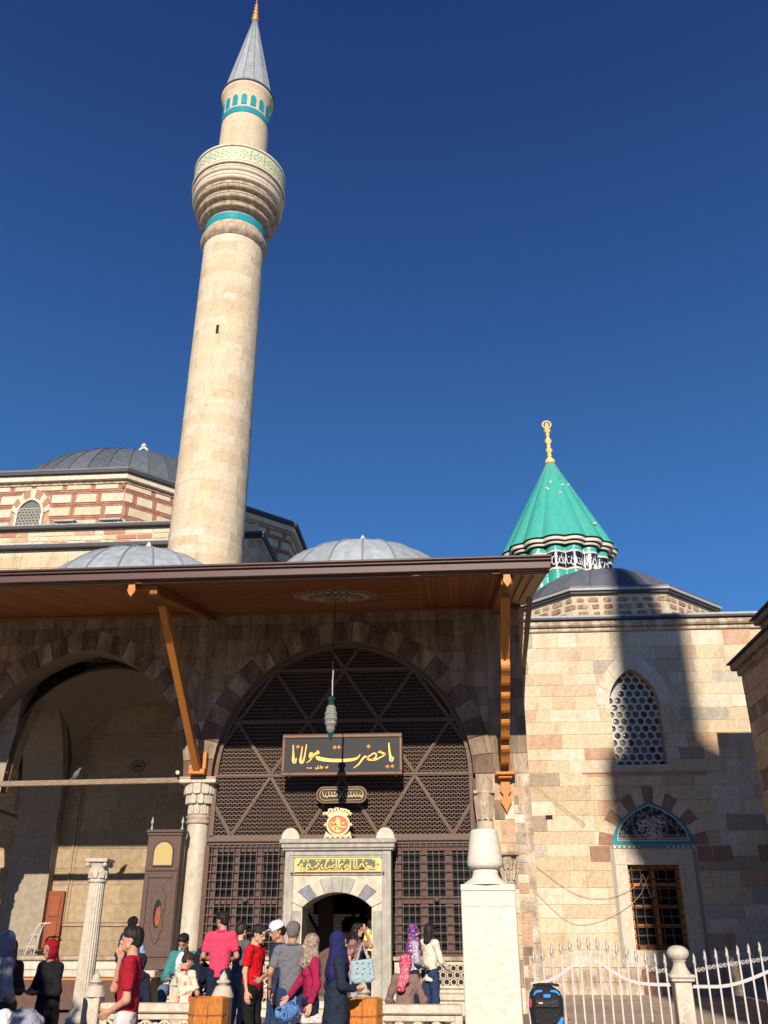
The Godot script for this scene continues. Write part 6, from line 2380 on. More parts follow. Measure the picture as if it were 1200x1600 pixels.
func fences() -> void:
	fence_panel(Vector3(0.95, 0, -13.5), 1.86, 15, 0.42, "white spearhead iron fence between the broad pillar and the ball topped post", false)
	fence_panel(Vector3(3.06, 0, -13.5), 1.9, 13, 0.9, "white spearhead iron fence right of the ball topped post", true)
	var b := thing("ball_post", "white marble fence post with a ball on a moulded neck", "post", Vector3(2.93, 0, -13.5))
	var st := new_st()
	bx(st, -0.11, 0.11, 0, 1.04, -0.11, 0.11, 0.01)
	obj("shaft", st, M.marble, b)
	st = new_st()
	bx(st, -0.15, 0.15, 1.04, 1.075, -0.15, 0.15, 0.012)
	bx(st, -0.165, 0.165, 1.076, 1.125, -0.165, 0.165, 0.018)
	lathe(st, [Vector2(0.14, 1.125), Vector2(0.11, 1.17), Vector2(0.085, 1.22), Vector2(0.08, 1.27), Vector2(0.095, 1.28), Vector2(0.10, 1.295)], 20)
	obj("moulded_neck", st, M.marble, b)
	st = new_st()
	lathe(st, [Vector2(0.09, 1.295), Vector2(0.13, 1.33), Vector2(0.145, 1.37), Vector2(0.135, 1.41), Vector2(0.10, 1.445), Vector2(0.05, 1.465), Vector2(0, 1.47)], 24)
	obj("ball", st, M.marble, b)
	# weeds along the kerb
	var g := RandomNumberGenerator.new()
	g.seed = 12
	var spots := [[2.45, "dark leafed weed at the foot of the left fence panel", 0], [2.83, "dry weed at the left foot of the ball topped post", 1], [3.25, "low dry weed just right of the ball topped post", 1], [3.62, "leafy weed with one tall stem under the right fence", 0], [4.15, "green weed by the second picket group of the right fence", 2], [1.62, "thin dry weed beside the stroller", 1]]
	for s in spots:
		var w := thing("weed", s[1], "weed", Vector3(s[0], 0.24, -13.35), g.randf() * 360.0, "weeds along the fence kerb")
		var stems := new_st()
		var leaves := new_st()
		leaves.set_smooth_group(-1)
		for k in 14:
			var d := Vector3(g.randf_range(-1, 1), g.randf_range(0.8, 1.6), g.randf_range(-1, 1)).normalized()
			var l := g.randf_range(0.10, 0.26) if k > 0 else 0.38
			if k == 0: d = Vector3(0.1, 1, 0).normalized()
			tube(stems, [Vector3.ZERO, d * l * 0.6, d * l + Vector3(0, -0.02, 0)], [0.006, 0.004, 0.002], 4)
			for j in 5:
				var p := d * l * (0.35 + 0.16 * j)
				var u := Vector3(g.randfn(), g.randf() * 0.6, g.randfn()).normalized() * g.randf_range(0.03, 0.055)
				var v := u.cross(d).normalized() * 0.016
				quad(leaves, p, p + u * 0.5 - v, p + u, p + u * 0.5 + v)
		obj("stems", stems, M.bark, w)
		obj("leaves", leaves, [M.leaf[0], mat(0.14, 0.09, 0.04, 0.8), M.leaf[1]][s[2]], w)

func bin(at: Vector3, label: String, turn: float) -> void:
	var b := thing("litter_bin", label, "bin", at, turn)
	for k in 8:
		var st := new_st()
		var a0 := TAU * (k + 0.012) / 8
		var a1 := TAU * (k + 0.988) / 8
		var p := PackedVector2Array([Vector2(0.235 * sin(a0), 0.235 * cos(a0)), Vector2(0.235 * sin(a1), 0.235 * cos(a1)), Vector2(0.205 * sin(a1), 0.205 * cos(a1)), Vector2(0.205 * sin(a0), 0.205 * cos(a0))])
		prism(st, p, 0.06, 0.92, Transform3D(Basis(Vector3(1, 0, 0), Vector3(0, 0, -1), Vector3(0, 1, 0)), Vector3.ZERO), 0.008)
		obj("plank", st, pick([M.orange, M.bin2, M.bin3]), b)
	var hoops := new_st()
	for y in [0.20, 0.74]:
		for k in 8:
			var a0 := TAU * k / 8
			var a1 := TAU * (k + 1) / 8
			var mid := Vector3((sin(a0) + sin(a1)) / 2, 0, (cos(a0) + cos(a1)) / 2) * 0.236
			var t := Vector3(cos((a0 + a1) / 2), 0, -sin((a0 + a1) / 2))
			bar(hoops, mid + t * 0.08 + Vector3(0, y, 0), mid - t * 0.08 + Vector3(0, y, 0), 0.006, 0.018)
			bar(hoops, mid * 1.01 + t * 0.098 + Vector3(0, y, 0), mid * 1.01 + t * 0.07 + Vector3(0, y, 0), 0.012, 0.03)
	obj("staple", hoops, M.orange_dark, b)
	var st2 := new_st()
	lathe(st2, [Vector2(0, 0.10), Vector2(0.19, 0.10), Vector2(0.195, 0.86), Vector2(0.18, 0.86), Vector2(0.175, 0.12), Vector2(0, 0.12)], 8)
	obj("liner", st2, M.dark, b)

func small_things() -> void:
	M.bin2 = mat(0.66, 0.26, 0.055, 0.5, T.wood, Vector3(3, 0.7, 3))
	M.bin3 = mat(0.56, 0.21, 0.045, 0.5, T.wood, Vector3(3, 0.7, 3))
	bin(Vector3(-3.02, 0.0, -12.0), "orange wooden plank bin before the pink polo man, the left one of two", 12)
	bin(Vector3(-1.155, 0.0, -12.0), "redder wooden plank bin beside the navy coat woman, the right one of two", 4)
	# donation box
	var b := thing("donation_box", "small yellow wooden box with a white label on the ledge under the right grille", "box", Vector3(-0.64, 0.43, -21.55))
	var st := new_st()
	bx(st, -0.21, 0.21, 0, 0.28, -0.13, 0.13, 0.012)
	obj("body", st, mat(0.62, 0.33, 0.07, 0.5, T.wood, Vector3(1, 4, 1)), b)
	st = new_st()
	bx(st, -0.22, 0.22, 0.281, 0.30, -0.14, 0.14, 0.006)
	obj("lid", st, mat(0.66, 0.36, 0.08, 0.5, T.wood), b)
	st = new_st()
	bx(st, -0.11, 0.10, 0.10, 0.22, 0.13, 0.133)
	for k in 3:
		pass
	var lab := obj("label", st, M.white_tile, b)
	st = new_st()
	for k in 3:
		bx(st, -0.07 + k * 0.01, 0.06 - k * 0.012, 0.185 - k * 0.03, 0.193 - k * 0.03, 0.1331, 0.1345)
	obj("print", st, M.dark, lab)
	# leaning reddish door leaf
	b = thing("door_leaf", "reddish brown panelled door leaf standing against the pier in the left bay", "door", Vector3(-11.22, 0.5, -26.36))
	st = new_st()
	bx(st, -0.24, 0.24, 0, 2.15, -0.04, 0.04, 0.008)
	obj("panel", st, mat(0.30, 0.085, 0.035, 0.55, T.wood, Vector3(4, 0.6, 4)), b)
	for q in [[0.1, 0.75], [0.9, 1.4], [1.5, 2.05]]:
		st = new_st()
		bx(st, -0.15, 0.15, q[0], q[1], 0.04, 0.06, 0.015)
		obj("raised_field", st, mat(0.34, 0.10, 0.04, 0.55, T.wood, Vector3(4, 0.6, 4)), b)
	# metal folding ladder
	b = thing("stepladder", "pale metal stepladder leaning by the stone block at the left", "ladder", Vector3(-11.35, 0.45, -25.6))
	for q in [[-0.22, 0.25, 0.10, 0.0], [0.10, 0.25, 0.24, 0.0], [-0.12, -0.25, 0.12, 0.0]]:
		st = new_st()
		tube(st, [Vector3(q[0] - 0.08, 0, q[1]), Vector3(q[2] - 0.05, 1.30, q[3]), Vector3(q[2] + 0.0, 1.36, q[3]), Vector3(q[2] + 0.18, 1.38, q[3])], 0.018, 6)
		obj("rail", st, M.white_iron, b)
	for k in 4:
		st = new_st()
		bar(st, Vector3(-0.26 + k * 0.06, 0.25 + k * 0.28, 0.2 - k * 0.05), Vector3(0.06 + k * 0.035, 0.25 + k * 0.28, 0.2 - k * 0.05), 0.06, 0.02)
		obj("step", st, M.white_iron, b)
	b = thing("stone_block", "rough grey stone block behind the stepladder in the left bay", "stone block", Vector3(-11.6, 0.5, -26.0))
	st = new_st()
	bx(st, -0.32, 0.30, 0, 0.68, -0.25, 0.2, 0.03)
	obj("block", st, mat(0.34, 0.31, 0.27, 0.95, T.weather, Vector3(1, 1, 1), T.pit, 1.2), b)
	# slack cables on the hall wall
	for q in [["thin slack cable looping to the top of the lower window", 2.72, [Vector3(2.2, 2.72, -27.9), Vector3(3.2, 1.85, -27.9), Vector3(4.2, 1.95, -27.9), Vector3(5.1, 2.45, -27.88), Vector3(5.5, 3.05, -27.88)]], ["upper slack cable knotted at the window grille", 3.3, [Vector3(2.25, 3.4, -27.9), Vector3(3.4, 2.6, -27.9), Vector3(4.4, 2.5, -27.9), Vector3(5.2, 2.85, -27.87), Vector3(5.35, 3.1, -27.87), Vector3(5.5, 2.5, -27.85), Vector3(5.62, 2.75, -27.85), Vector3(5.55, 2.55, -27.84)]]]:
		b = thing("cable", q[0], "cable", q[2][0])
		st = new_st()
		var pts: Array = []
		var cs: Array = q[2]
		for i in cs.size() - 1:
			for k in 5:
				pts.append(cs[i].cubic_interpolate(cs[i + 1], cs[maxi(i - 1, 0)], cs[mini(i + 2, cs.size() - 1)], k / 5.0) - cs[0])
		pts.append(cs[cs.size() - 1] - cs[0])
		tube(st, pts, 0.007, 5)
		obj("wire", st, M.tan2, b)
	# pigeon on the tie beam
	b = thing("pigeon", "grey pigeon perched on the timber tie beam of the left bay", "bird", Vector3(-9.43, 5.06, -22.28), 70)
	st = new_st()
	lathe(st, [Vector2(0, -0.13), Vector2(0.03, -0.12), Vector2(0.065, -0.05), Vector2(0.075, 0.02), Vector2(0.055, 0.09), Vector2(0.035, 0.13), Vector2(0.036, 0.16), Vector2(0.03, 0.19), Vector2(0, 0.205)], 12)
	var body := obj("body", st, mat(0.11, 0.11, 0.13, 0.6), b)
	body.transform = Transform3D(Basis(Vector3.RIGHT, deg_to_rad(35)), Vector3(0, 0.12, 0))
	st = new_st()
	prism(st, PackedVector2Array([Vector2(-0.035, 0), Vector2(0.035, 0), Vector2(0.045, -0.14), Vector2(-0.045, -0.14)]), -0.012, 0.008, Transform3D(Basis(Vector3.RIGHT, deg_to_rad(55)), Vector3(0, 0.06, -0.07)))
	tube(st, [Vector3(0, 0.275, 0.13), Vector3(0, 0.268, 0.16)], [0.012, 0.003], 5)
	for x in [-0.03, 0.03]:
		tube(st, [Vector3(x, 0.06, 0), Vector3(x, 0.0, 0.01), Vector3(x, 0.0, 0.04)], 0.006, 4)
	obj("tail_and_legs", st, mat(0.10, 0.10, 0.12, 0.6), b)
	# small spotlight beside the bracket
	b = thing("spotlight", "small white spotlight on the tie beam end beside the left bracket", "spotlight", Vector3(-6.78, 5.08, -22.15), -30)
	st = new_st()
	tube(st, [Vector3(-0.02, 0, 0), Vector3(-0.02, 0.10, 0.02)], 0.015, 5)
	obj("stem", st, M.iron, b)
	st = new_st()
	tube(st, [Vector3(-0.08, 0.14, -0.05), Vector3(0.08, 0.09, 0.10)], [0.035, 0.05], 10)
	obj("housing", st, M.white_tile, b)
	stroller()

func stroller() -> void:
	var b := thing("stroller", "black folded stroller with bright blue trim parked before the fence", "stroller", Vector3(1.07, 0, -12.6))
	var black := mat(0.012, 0.012, 0.014, 0.75, null, Vector3(5, 5, 5), T.cloth, 1.5)
	var blue := mat(0.02, 0.22, 0.62, 0.5)
	var st := new_st()
	var back := PackedVector2Array([Vector2(-0.165, 0.42), Vector2(0.165, 0.42), Vector2(0.195, 0.60), Vector2(0.20, 0.88), Vector2(0.17, 0.97), Vector2(0.09, 1.02), Vector2(-0.09, 1.02), Vector2(-0.17, 0.97), Vector2(-0.20, 0.88), Vector2(-0.195, 0.60)])
	prism(st, back, -0.26, 0.05, Transform3D(), 0.045)
	obj("hood", st, black, b)
	st = new_st()
	prism(st, PackedVector2Array([Vector2(-0.145, 0.79), Vector2(0.145, 0.79), Vector2(0.15, 0.89), Vector2(-0.15, 0.89)]), 0.04, 0.075, Transform3D(), 0.012)
	obj("pocket", st, mat(0.018, 0.018, 0.02, 0.6, null, Vector3(5, 5, 5), T.cloth, 1.0), b)
	st = new_st()
	bx(st, -0.105, -0.055, 0.835, 0.85, 0.075, 0.079)
	obj("white_tag", st, M.white_tile, b)
	st = new_st()
	for s in [-1.0, 1.0]:
		stroke(st, [Vector3(s * 0.16, 0.925, 0.012), Vector3(s * 0.12, 0.965, 0.026), Vector3(s * 0.05, 0.972, 0.02)], 0.04, 0.062)
	prism(st, PackedVector2Array([Vector2(-0.04, 0.90), Vector2(0.04, 0.90), Vector2(0.05, 0.925), Vector2(0.03, 0.94), Vector2(-0.04, 0.935)]), 0.04, 0.066)
	stroke(st, [Vector3(-0.13, 0.575, 0.02), Vector3(-0.04, 0.545, 0.05), Vector3(0.06, 0.56, 0.07), Vector3(0.13, 0.60, 0.06), Vector3(0.175, 0.69, 0.03)], 0.03, 0.062)
	obj("blue_trim", st, blue, b)
	for s in [-1.0, 1.0]:
		st = new_st()
		tube(st, [Vector3(s * 0.17, 0.10, 0.18), Vector3(s * 0.20, 0.45, 0.03), Vector3(s * 0.225, 0.80, -0.05), Vector3(s * 0.21, 0.95, -0.02), Vector3(s * 0.16, 1.03, 0.02)], 0.011, 6)
		tube(st, [Vector3(s * 0.19, 0.50, 0.02), Vector3(s * 0.17, 0.12, -0.40)], 0.011, 6)
		obj("frame_tube", st, M.white_iron, b)
	st = new_st()
	tube(st, [Vector3(-0.16, 1.03, 0.02), Vector3(-0.08, 1.045, 0.03), Vector3(0.08, 1.045, 0.03), Vector3(0.16, 1.03, 0.02)], 0.016, 8)
	obj("handle", st, black, b)
	st = new_st()
	tube(st, [Vector3(-0.195, 0.88, 0.05), Vector3(-0.20, 0.84, 0.06), Vector3(-0.205, 0.80, 0.05)], 0.014, 6)
	obj("red_strap", st, mat(0.5, 0.03, 0.06, 0.6), b)
	for q in [[-0.19, 0.18], [0.19, 0.18], [-0.17, -0.40], [0.17, -0.40]]:
		var ring: Array = []
		for k in 14:
			ring.append(Vector3(q[0], 0.095 + 0.07 * sin(TAU * k / 14), q[1] + 0.07 * cos(TAU * k / 14)))
		st = new_st()
		tube(st, ring, 0.022, 6, true)
		var wh := obj("wheel", st, M.dark, b)
		st = new_st()
		tube(st, [Vector3(q[0] - 0.02, 0.095, q[1]), Vector3(q[0] + 0.02, 0.095, q[1])], 0.05, 10)
		obj("hub", st, M.greystone, wh)

# ---------------------------------------------------------------- people: joints, tapered capsules, one smooth skin by surface nets
# bone: [a, b, ra, rb, flat normal, flat factor, caps]   caps: 1 = cut flat at a, 2 = cut flat at b
func blob(bones: Array, cell: float, k: float, subs: Array = [], clips: Array = [], fold := 0.0, folds := 9.0, ff := 1.0) -> Array:
	var lo := Vector3(1e9, 1e9, 1e9)
	var hi := -lo
	for q in bones:
		var r: float = maxf(q[2], q[3]) + cell * 2.0 + fold
		for e in 2:
			var p: Vector3 = q[e]
			lo = lo.min(p - Vector3(r, r, r))
			hi = hi.max(p + Vector3(r, r, r))
	var nx := int((hi.x - lo.x) / cell) + 2
	var ny := int((hi.y - lo.y) / cell) + 2
	var nz := int((hi.z - lo.z) / cell) + 2
	var f := PackedFloat32Array()
	f.resize(nx * ny * nz)
	f.fill(1.0)
	for q in bones:
		var a: Vector3 = q[0]
		var b: Vector3 = q[1]
		var ra: float = q[2]
		var rb: float = q[3]
		var nrm: Vector3 = q[4] if q.size() > 4 else Vector3.ZERO
		var s: float = q[5] if q.size() > 5 else 1.0
		var caps: int = q[6] if q.size() > 6 else 0
		var m := maxf(ra, rb) + cell * 1.8 + k * 0.5
		var bl := a.min(b) - Vector3(m, m, m) - lo
		var bh := a.max(b) + Vector3(m, m, m) - lo
		var ab := b - a
		var l2 := maxf(ab.length_squared(), 1e-9)
		var dirv := ab / sqrt(l2)
		for z in range(maxi(0, int(bl.z / cell)), mini(nz, int(bh.z / cell) + 1)):
			for y in range(maxi(0, int(bl.y / cell)), mini(ny, int(bh.y / cell) + 1)):
				var row := (z * ny + y) * nx
				for x in range(maxi(0, int(bl.x / cell)), mini(nx, int(bh.x / cell) + 1)):
					var p := lo + Vector3(x, y, z) * cell - a
					var t := clampf(p.dot(ab) / l2, 0.0, 1.0)
					var d := p - ab * t
					if s < 1.0:
						d += nrm * (d.dot(nrm) * (1.0 / s - 1.0))
					var v := d.length() - lerpf(ra, rb, t)
					if caps & 1: v = maxf(v, -p.dot(dirv))
					if caps & 2: v = maxf(v, (p - ab).dot(dirv))
					var o := f[row + x]
					var h := maxf(k - absf(o - v), 0.0)
					f[row + x] = minf(o, v) - (h * h * 0.25 / k if h > 0.0 else 0.0)
	if not subs.is_empty() or not clips.is_empty() or fold > 0.0:
		var i := 0
		for z in nz:
			for y in ny:
				for x in nx:
					var v := f[i]
					if v < 0.08:
						var p := lo + Vector3(x, y, z) * cell
						if fold > 0.0:
							v += fold * (sin(atan2(p.x, p.z) * folds + sin(p.y * 5.0) * 1.5) * clampf((1.25 - p.y) * 1.2, 0.15, 1.0) + 0.8 * sin((p.y * 31.0 + p.x * 17.0) * ff + sin((p.z * 21.0 + p.x * 9.0) * ff) * 2.0) + 0.5 * sin((p.y * 14.0 - p.x * 37.0 + p.z * 12.0) * ff))
						for q in subs:
							var w: Vector3 = q[1] - q[0]
							var t := clampf((p - q[0]).dot(w) / maxf(w.length_squared(), 1e-9), 0.0, 1.0)
							v = maxf(v, q[2] - (p - q[0] - w * t).length())
						for q in clips:
							v = maxf(v, (p - q[0]).dot(q[1]))
						f[i] = v
					i += 1
	# surface nets
	var verts := PackedVector3Array()
	var index := PackedInt32Array()
	index.resize(nx * ny * nz)
	index.fill(-1)
	var off := [0, 1, nx, nx + 1, nx * ny, nx * ny + 1, nx * ny + nx, nx * ny + nx + 1]
	var edges := [[0, 1], [2, 3], [4, 5], [6, 7], [0, 2], [1, 3], [4, 6], [5, 7], [0, 4], [1, 5], [2, 6], [3, 7]]
	var idx := PackedInt32Array()
	for z in nz - 1:
		for y in ny - 1:
			var row := (z * ny + y) * nx
			for x in nx - 1:
				var i := row + x
				var g := f[i]
				if g > cell * 2.2 or g < -cell * 2.2:
					continue
				var mask := 0
				for c in 8:
					if f[i + off[c]] < 0.0: mask |= 1 << c
				if mask == 0 or mask == 255:
					continue
				var sum := Vector3.ZERO
				var n := 0
				for e in edges:
					var u: int = e[0]
					var w: int = e[1]
					if ((mask >> u) & 1) != ((mask >> w) & 1):
						var fu := f[i + off[u]]
						var fw := f[i + off[w]]
						var t := fu / (fu - fw)
						var pu := Vector3(u & 1, (u >> 1) & 1, u >> 2)
						var pw := Vector3(w & 1, (w >> 1) & 1, w >> 2)
						sum += pu.lerp(pw, t)
						n += 1
				index[i] = verts.size()
				verts.append(lo + (Vector3(x, y, z) + sum / n) * cell)
				# one quad round each crossed edge that starts at this corner
				var in0 := mask & 1
				if y > 0 and z > 0 and ((mask >> 1) & 1) != in0:
					quad_ix(idx, index[i], index[i - nx], index[i - nx - nx * ny], index[i - nx * ny], in0 == 1)
				if x > 0 and z > 0 and ((mask >> 2) & 1) != in0:
					quad_ix(idx, index[i], index[i - nx * ny], index[i - nx * ny - 1], index[i - 1], in0 == 1)
				if x > 0 and y > 0 and ((mask >> 4) & 1) != in0:
					quad_ix(idx, index[i], index[i - 1], index[i - 1 - nx], index[i - nx], in0 == 1)
	return [verts, idx]

func quad_ix(idx: PackedInt32Array, a: int, b: int, c: int, d: int, flip: bool) -> void:
	if a < 0 or b < 0 or c < 0 or d < 0:
		return
	if flip:
		idx.append_array(PackedInt32Array([a, b, c, a, c, d]))
	else:
		idx.append_array(PackedInt32Array([a, c, b, a, d, c]))

func skin(pieces: Array) -> ArrayMesh:          # [[verts, idx], transform, mirrored] joined into one surface
	var v := PackedVector3Array()
	var ix := PackedInt32Array()
	for q in pieces:
		var base := v.size()
		var xf: Transform3D = q[1]
		for p in q[0][0]:
			v.append(xf * p)
		var src: PackedInt32Array = q[0][1]
		var flip := xf.basis.determinant() < 0
		for i in range(0, src.size(), 3):
			ix.append(base + src[i])
			ix.append(base + (src[i + 2] if flip else src[i + 1]))
			ix.append(base + (src[i + 1] if flip else src[i + 2]))
	var n := PackedVector3Array()
	n.resize(v.size())
	for i in range(0, ix.size(), 3):
		var c := (v[ix[i + 2]] - v[ix[i]]).cross(v[ix[i + 1]] - v[ix[i]])
		n[ix[i]] += c; n[ix[i + 1]] += c; n[ix[i + 2]] += c
	for i in n.size():
		n[i] = n[i].normalized()
	var arr := []
	arr.resize(Mesh.ARRAY_MAX)
	arr[Mesh.ARRAY_VERTEX] = v
	arr[Mesh.ARRAY_NORMAL] = n
	arr[Mesh.ARRAY_INDEX] = ix
	var m := ArrayMesh.new()
	m.add_surface_from_arrays(Mesh.PRIMITIVE_TRIANGLES, arr)
	return m

func V(x: float, y: float, z: float) -> Vector3:
	return Vector3(x, y, z)

const FZN := Vector3(0, 0, 1)
func head_part(kind: String) -> Array:
	if head_cache.has(kind):
		return head_cache[kind]
	var r: Array
	match kind:
		"head":
			r = blob([[V(0, 0.035, -0.02), V(0, 0.03, 0.02), 0.083, 0.078], [V(0, -0.01, 0.03), V(0, -0.07, 0.045), 0.064, 0.042],
				[V(-0.035, -0.05, 0.015), V(0.035, -0.05, 0.015), 0.038, 0.038], [V(0, 0.012, 0.088), V(0, -0.026, 0.108), 0.010, 0.014], [V(-0.012, -0.030, 0.098), V(0.012, -0.030, 0.098), 0.010, 0.010],
				[V(-0.035, 0.022, 0.080), V(0.035, 0.022, 0.080), 0.013, 0.013], [V(-0.018, -0.055, 0.080), V(0.018, -0.055, 0.080), 0.010, 0.010], [V(0, -0.083, 0.068), V(0, -0.086, 0.072), 0.018, 0.016],
				[V(0.080, 0.005, -0.012), V(0.080, -0.028, -0.006), 0.016, 0.011, V(1, 0, 0), 0.6], [V(-0.080, 0.005, -0.012), V(-0.080, -0.028, -0.006), 0.016, 0.011, V(1, 0, 0), 0.6],
				[V(0, -0.04, -0.02), V(0, -0.15, -0.03), 0.055, 0.055]], 0.0075, 0.014)
		"short":
			r = blob([[V(0, 0.050, -0.022), V(0, 0.058, 0.030), 0.090, 0.082], [V(0, -0.005, -0.045), V(0, 0.04, -0.03), 0.070, 0.085]], 0.009, 0.02, [], [[V(0, -0.028, 0), V(0, -0.88, 0.47)], [V(0, 0.088, 0.095), V(0, -0.25, 0.97)]], 0.0032, 9.0, 5.0)
		"bun":
			r = blob([[V(0, 0.045, -0.02), V(0, 0.055, 0.02), 0.094, 0.086], [V(0, 0.0, -0.05), V(0, 0.04, -0.03), 0.075, 0.085], [V(0, 0.12, -0.08), V(0, 0.13, -0.09), 0.045, 0.045]], 0.009, 0.02, [], [[V(0, -0.045, 0), V(0, -0.88, 0.47)]], 0.0035, 9.0, 5.0)
		"long":
			r = blob([[V(0, 0.050, -0.02), V(0, 0.055, 0.025), 0.094, 0.088], [V(0, 0.0, -0.05), V(0, -0.18, -0.07), 0.088, 0.085], [V(0, -0.18, -0.07), V(0, -0.40, -0.06), 0.085, 0.055, FZN, 0.6], [V(0.07, -0.02, 0.0), V(0.09, -0.28, 0.03), 0.035, 0.03], [V(-0.07, -0.02, 0.0), V(-0.09, -0.28, 0.03), 0.035, 0.03]], 0.010, 0.02, [[V(0, 0.03, 0.14), V(0, -0.2, 0.13), 0.075]], [], 0.004, 14.0, 2.0)
		"cap":
			r = blob([[V(0, 0.055, -0.015), V(0, 0.058, 0.02), 0.097, 0.092], [V(0, 0.060, 0.08), V(0, 0.040, 0.165), 0.070, 0.055, V(0, 0.97, 0.24), 0.16]], 0.008, 0.012, [], [[V(0, 0.035, 0), V(0, -0.97, -0.24)]])
		"scarf":
			r = blob([[V(0, 0.045, -0.018), V(0, -0.03, -0.018), 0.108, 0.105], [V(0, -0.03, -0.02), V(0, -0.20, -0.02), 0.098, 0.125, FZN, 0.85], [V(0, -0.08, 0.02), V(0, -0.24, 0.05), 0.075, 0.10], [V(0, 0.0, -0.05), V(0, -0.33, -0.10), 0.09, 0.15, FZN, 0.5], [V(-0.12, -0.22, 0), V(0.12, -0.22, 0), 0.08, 0.08]], 0.010, 0.03, [[V(0, 0.035, 0.135), V(0, -0.05, 0.135), 0.074]], [], 0.0022, 8.0, 1.6)
		"tied":
			r = blob([[V(0, 0.045, -0.018), V(0, -0.02, -0.018), 0.110, 0.106], [V(0, -0.03, -0.04), V(0.0, -0.14, -0.09), 0.08, 0.075], [V(0.0, -0.12, -0.11), V(0.03, -0.40, -0.15), 0.05, 0.075, FZN, 0.5], [V(-0.03, -0.10, -0.10), V(-0.05, -0.30, -0.15), 0.05, 0.05]], 0.010, 0.02, [[V(0, 0.03, 0.135), V(0, -0.06, 0.135), 0.078]])
	head_cache[kind] = r
	return r

func hand_part(kind: String) -> Array:
	if hand_cache.has(kind):
		return hand_cache[kind]
	var bones: Array = [[V(0, -0.03, 0), V(0, 0.02, 0), 0.025, 0.026, FZN, 0.75]]
	var curl := 0.35 if kind == "relaxed" else 1.0
	var bx4 := [0.030, 0.010, -0.010, -0.029]
	var ln := [0.070, 0.080, 0.074, 0.058]
	for i in 4:
		bones.append([V(bx4[i] * 0.7, 0.015, 0), V(bx4[i], 0.088, 0.0), 0.014, 0.0125])
		var a := 0.15 + curl * 0.5
		var p := V(bx4[i], 0.090, 0.0)
		var q: Vector3 = p + V(bx4[i] * 0.10, cos(a), sin(a)) * ln[i] * 0.5
		var a2 := a + curl * 0.9
		var r: Vector3 = q + V(0, cos(a2), sin(a2)) * ln[i] * 0.5
		bones.append([p, q, 0.0095, 0.009])
		bones.append([q, r, 0.009, 0.0075])
	bones.append([V(0.022, 0.02, 0.004), V(0.052, 0.052, 0.018), 0.015, 0.011])
	bones.append([V(0.052, 0.052, 0.018), V(0.056, 0.086, 0.030 + 0.01 * curl), 0.0105, 0.0085])
	hand_cache[kind] = blob(bones, 0.0055, 0.006)
	return hand_cache[kind]

func cloth(r: float, g: float, b: float, tex: Texture2D = null, sc := 3.0) -> StandardMaterial3D:
	var m := StandardMaterial3D.new()
	m.albedo_color = lin(r, g, b)
	m.roughness = 0.9
	m.metallic_specular = 0.25
	m.uv1_triplanar = true
	m.uv1_scale = Vector3(sc, sc, sc)
	m.normal_enabled = true
	m.normal_texture = T.cloth
	m.normal_scale = 1.6
	if tex:
		m.albedo_texture = tex
	return m

func pattern(seed_: int, base: Color, spots: Array, size := 96, count := 70, rmin := 2.0, rmax := 6.0) -> ImageTexture:
	var im := Image.create(size, size, false, Image.FORMAT_RGB8)
	im.fill(base)
	var g := RandomNumberGenerator.new()
	g.seed = seed_
	for k in count:
		var c: Color = spots[g.randi() % spots.size()]
		var x := g.randf() * size
		var y := g.randf_range(rmax, size - rmax)
		var r := g.randf_range(rmin, rmax)
		stamp(im, x, y, r, c)
		stamp(im, x + r * 0.8, y + r * 0.4, r * 0.6, c)
	return ImageTexture.create_from_image(im)

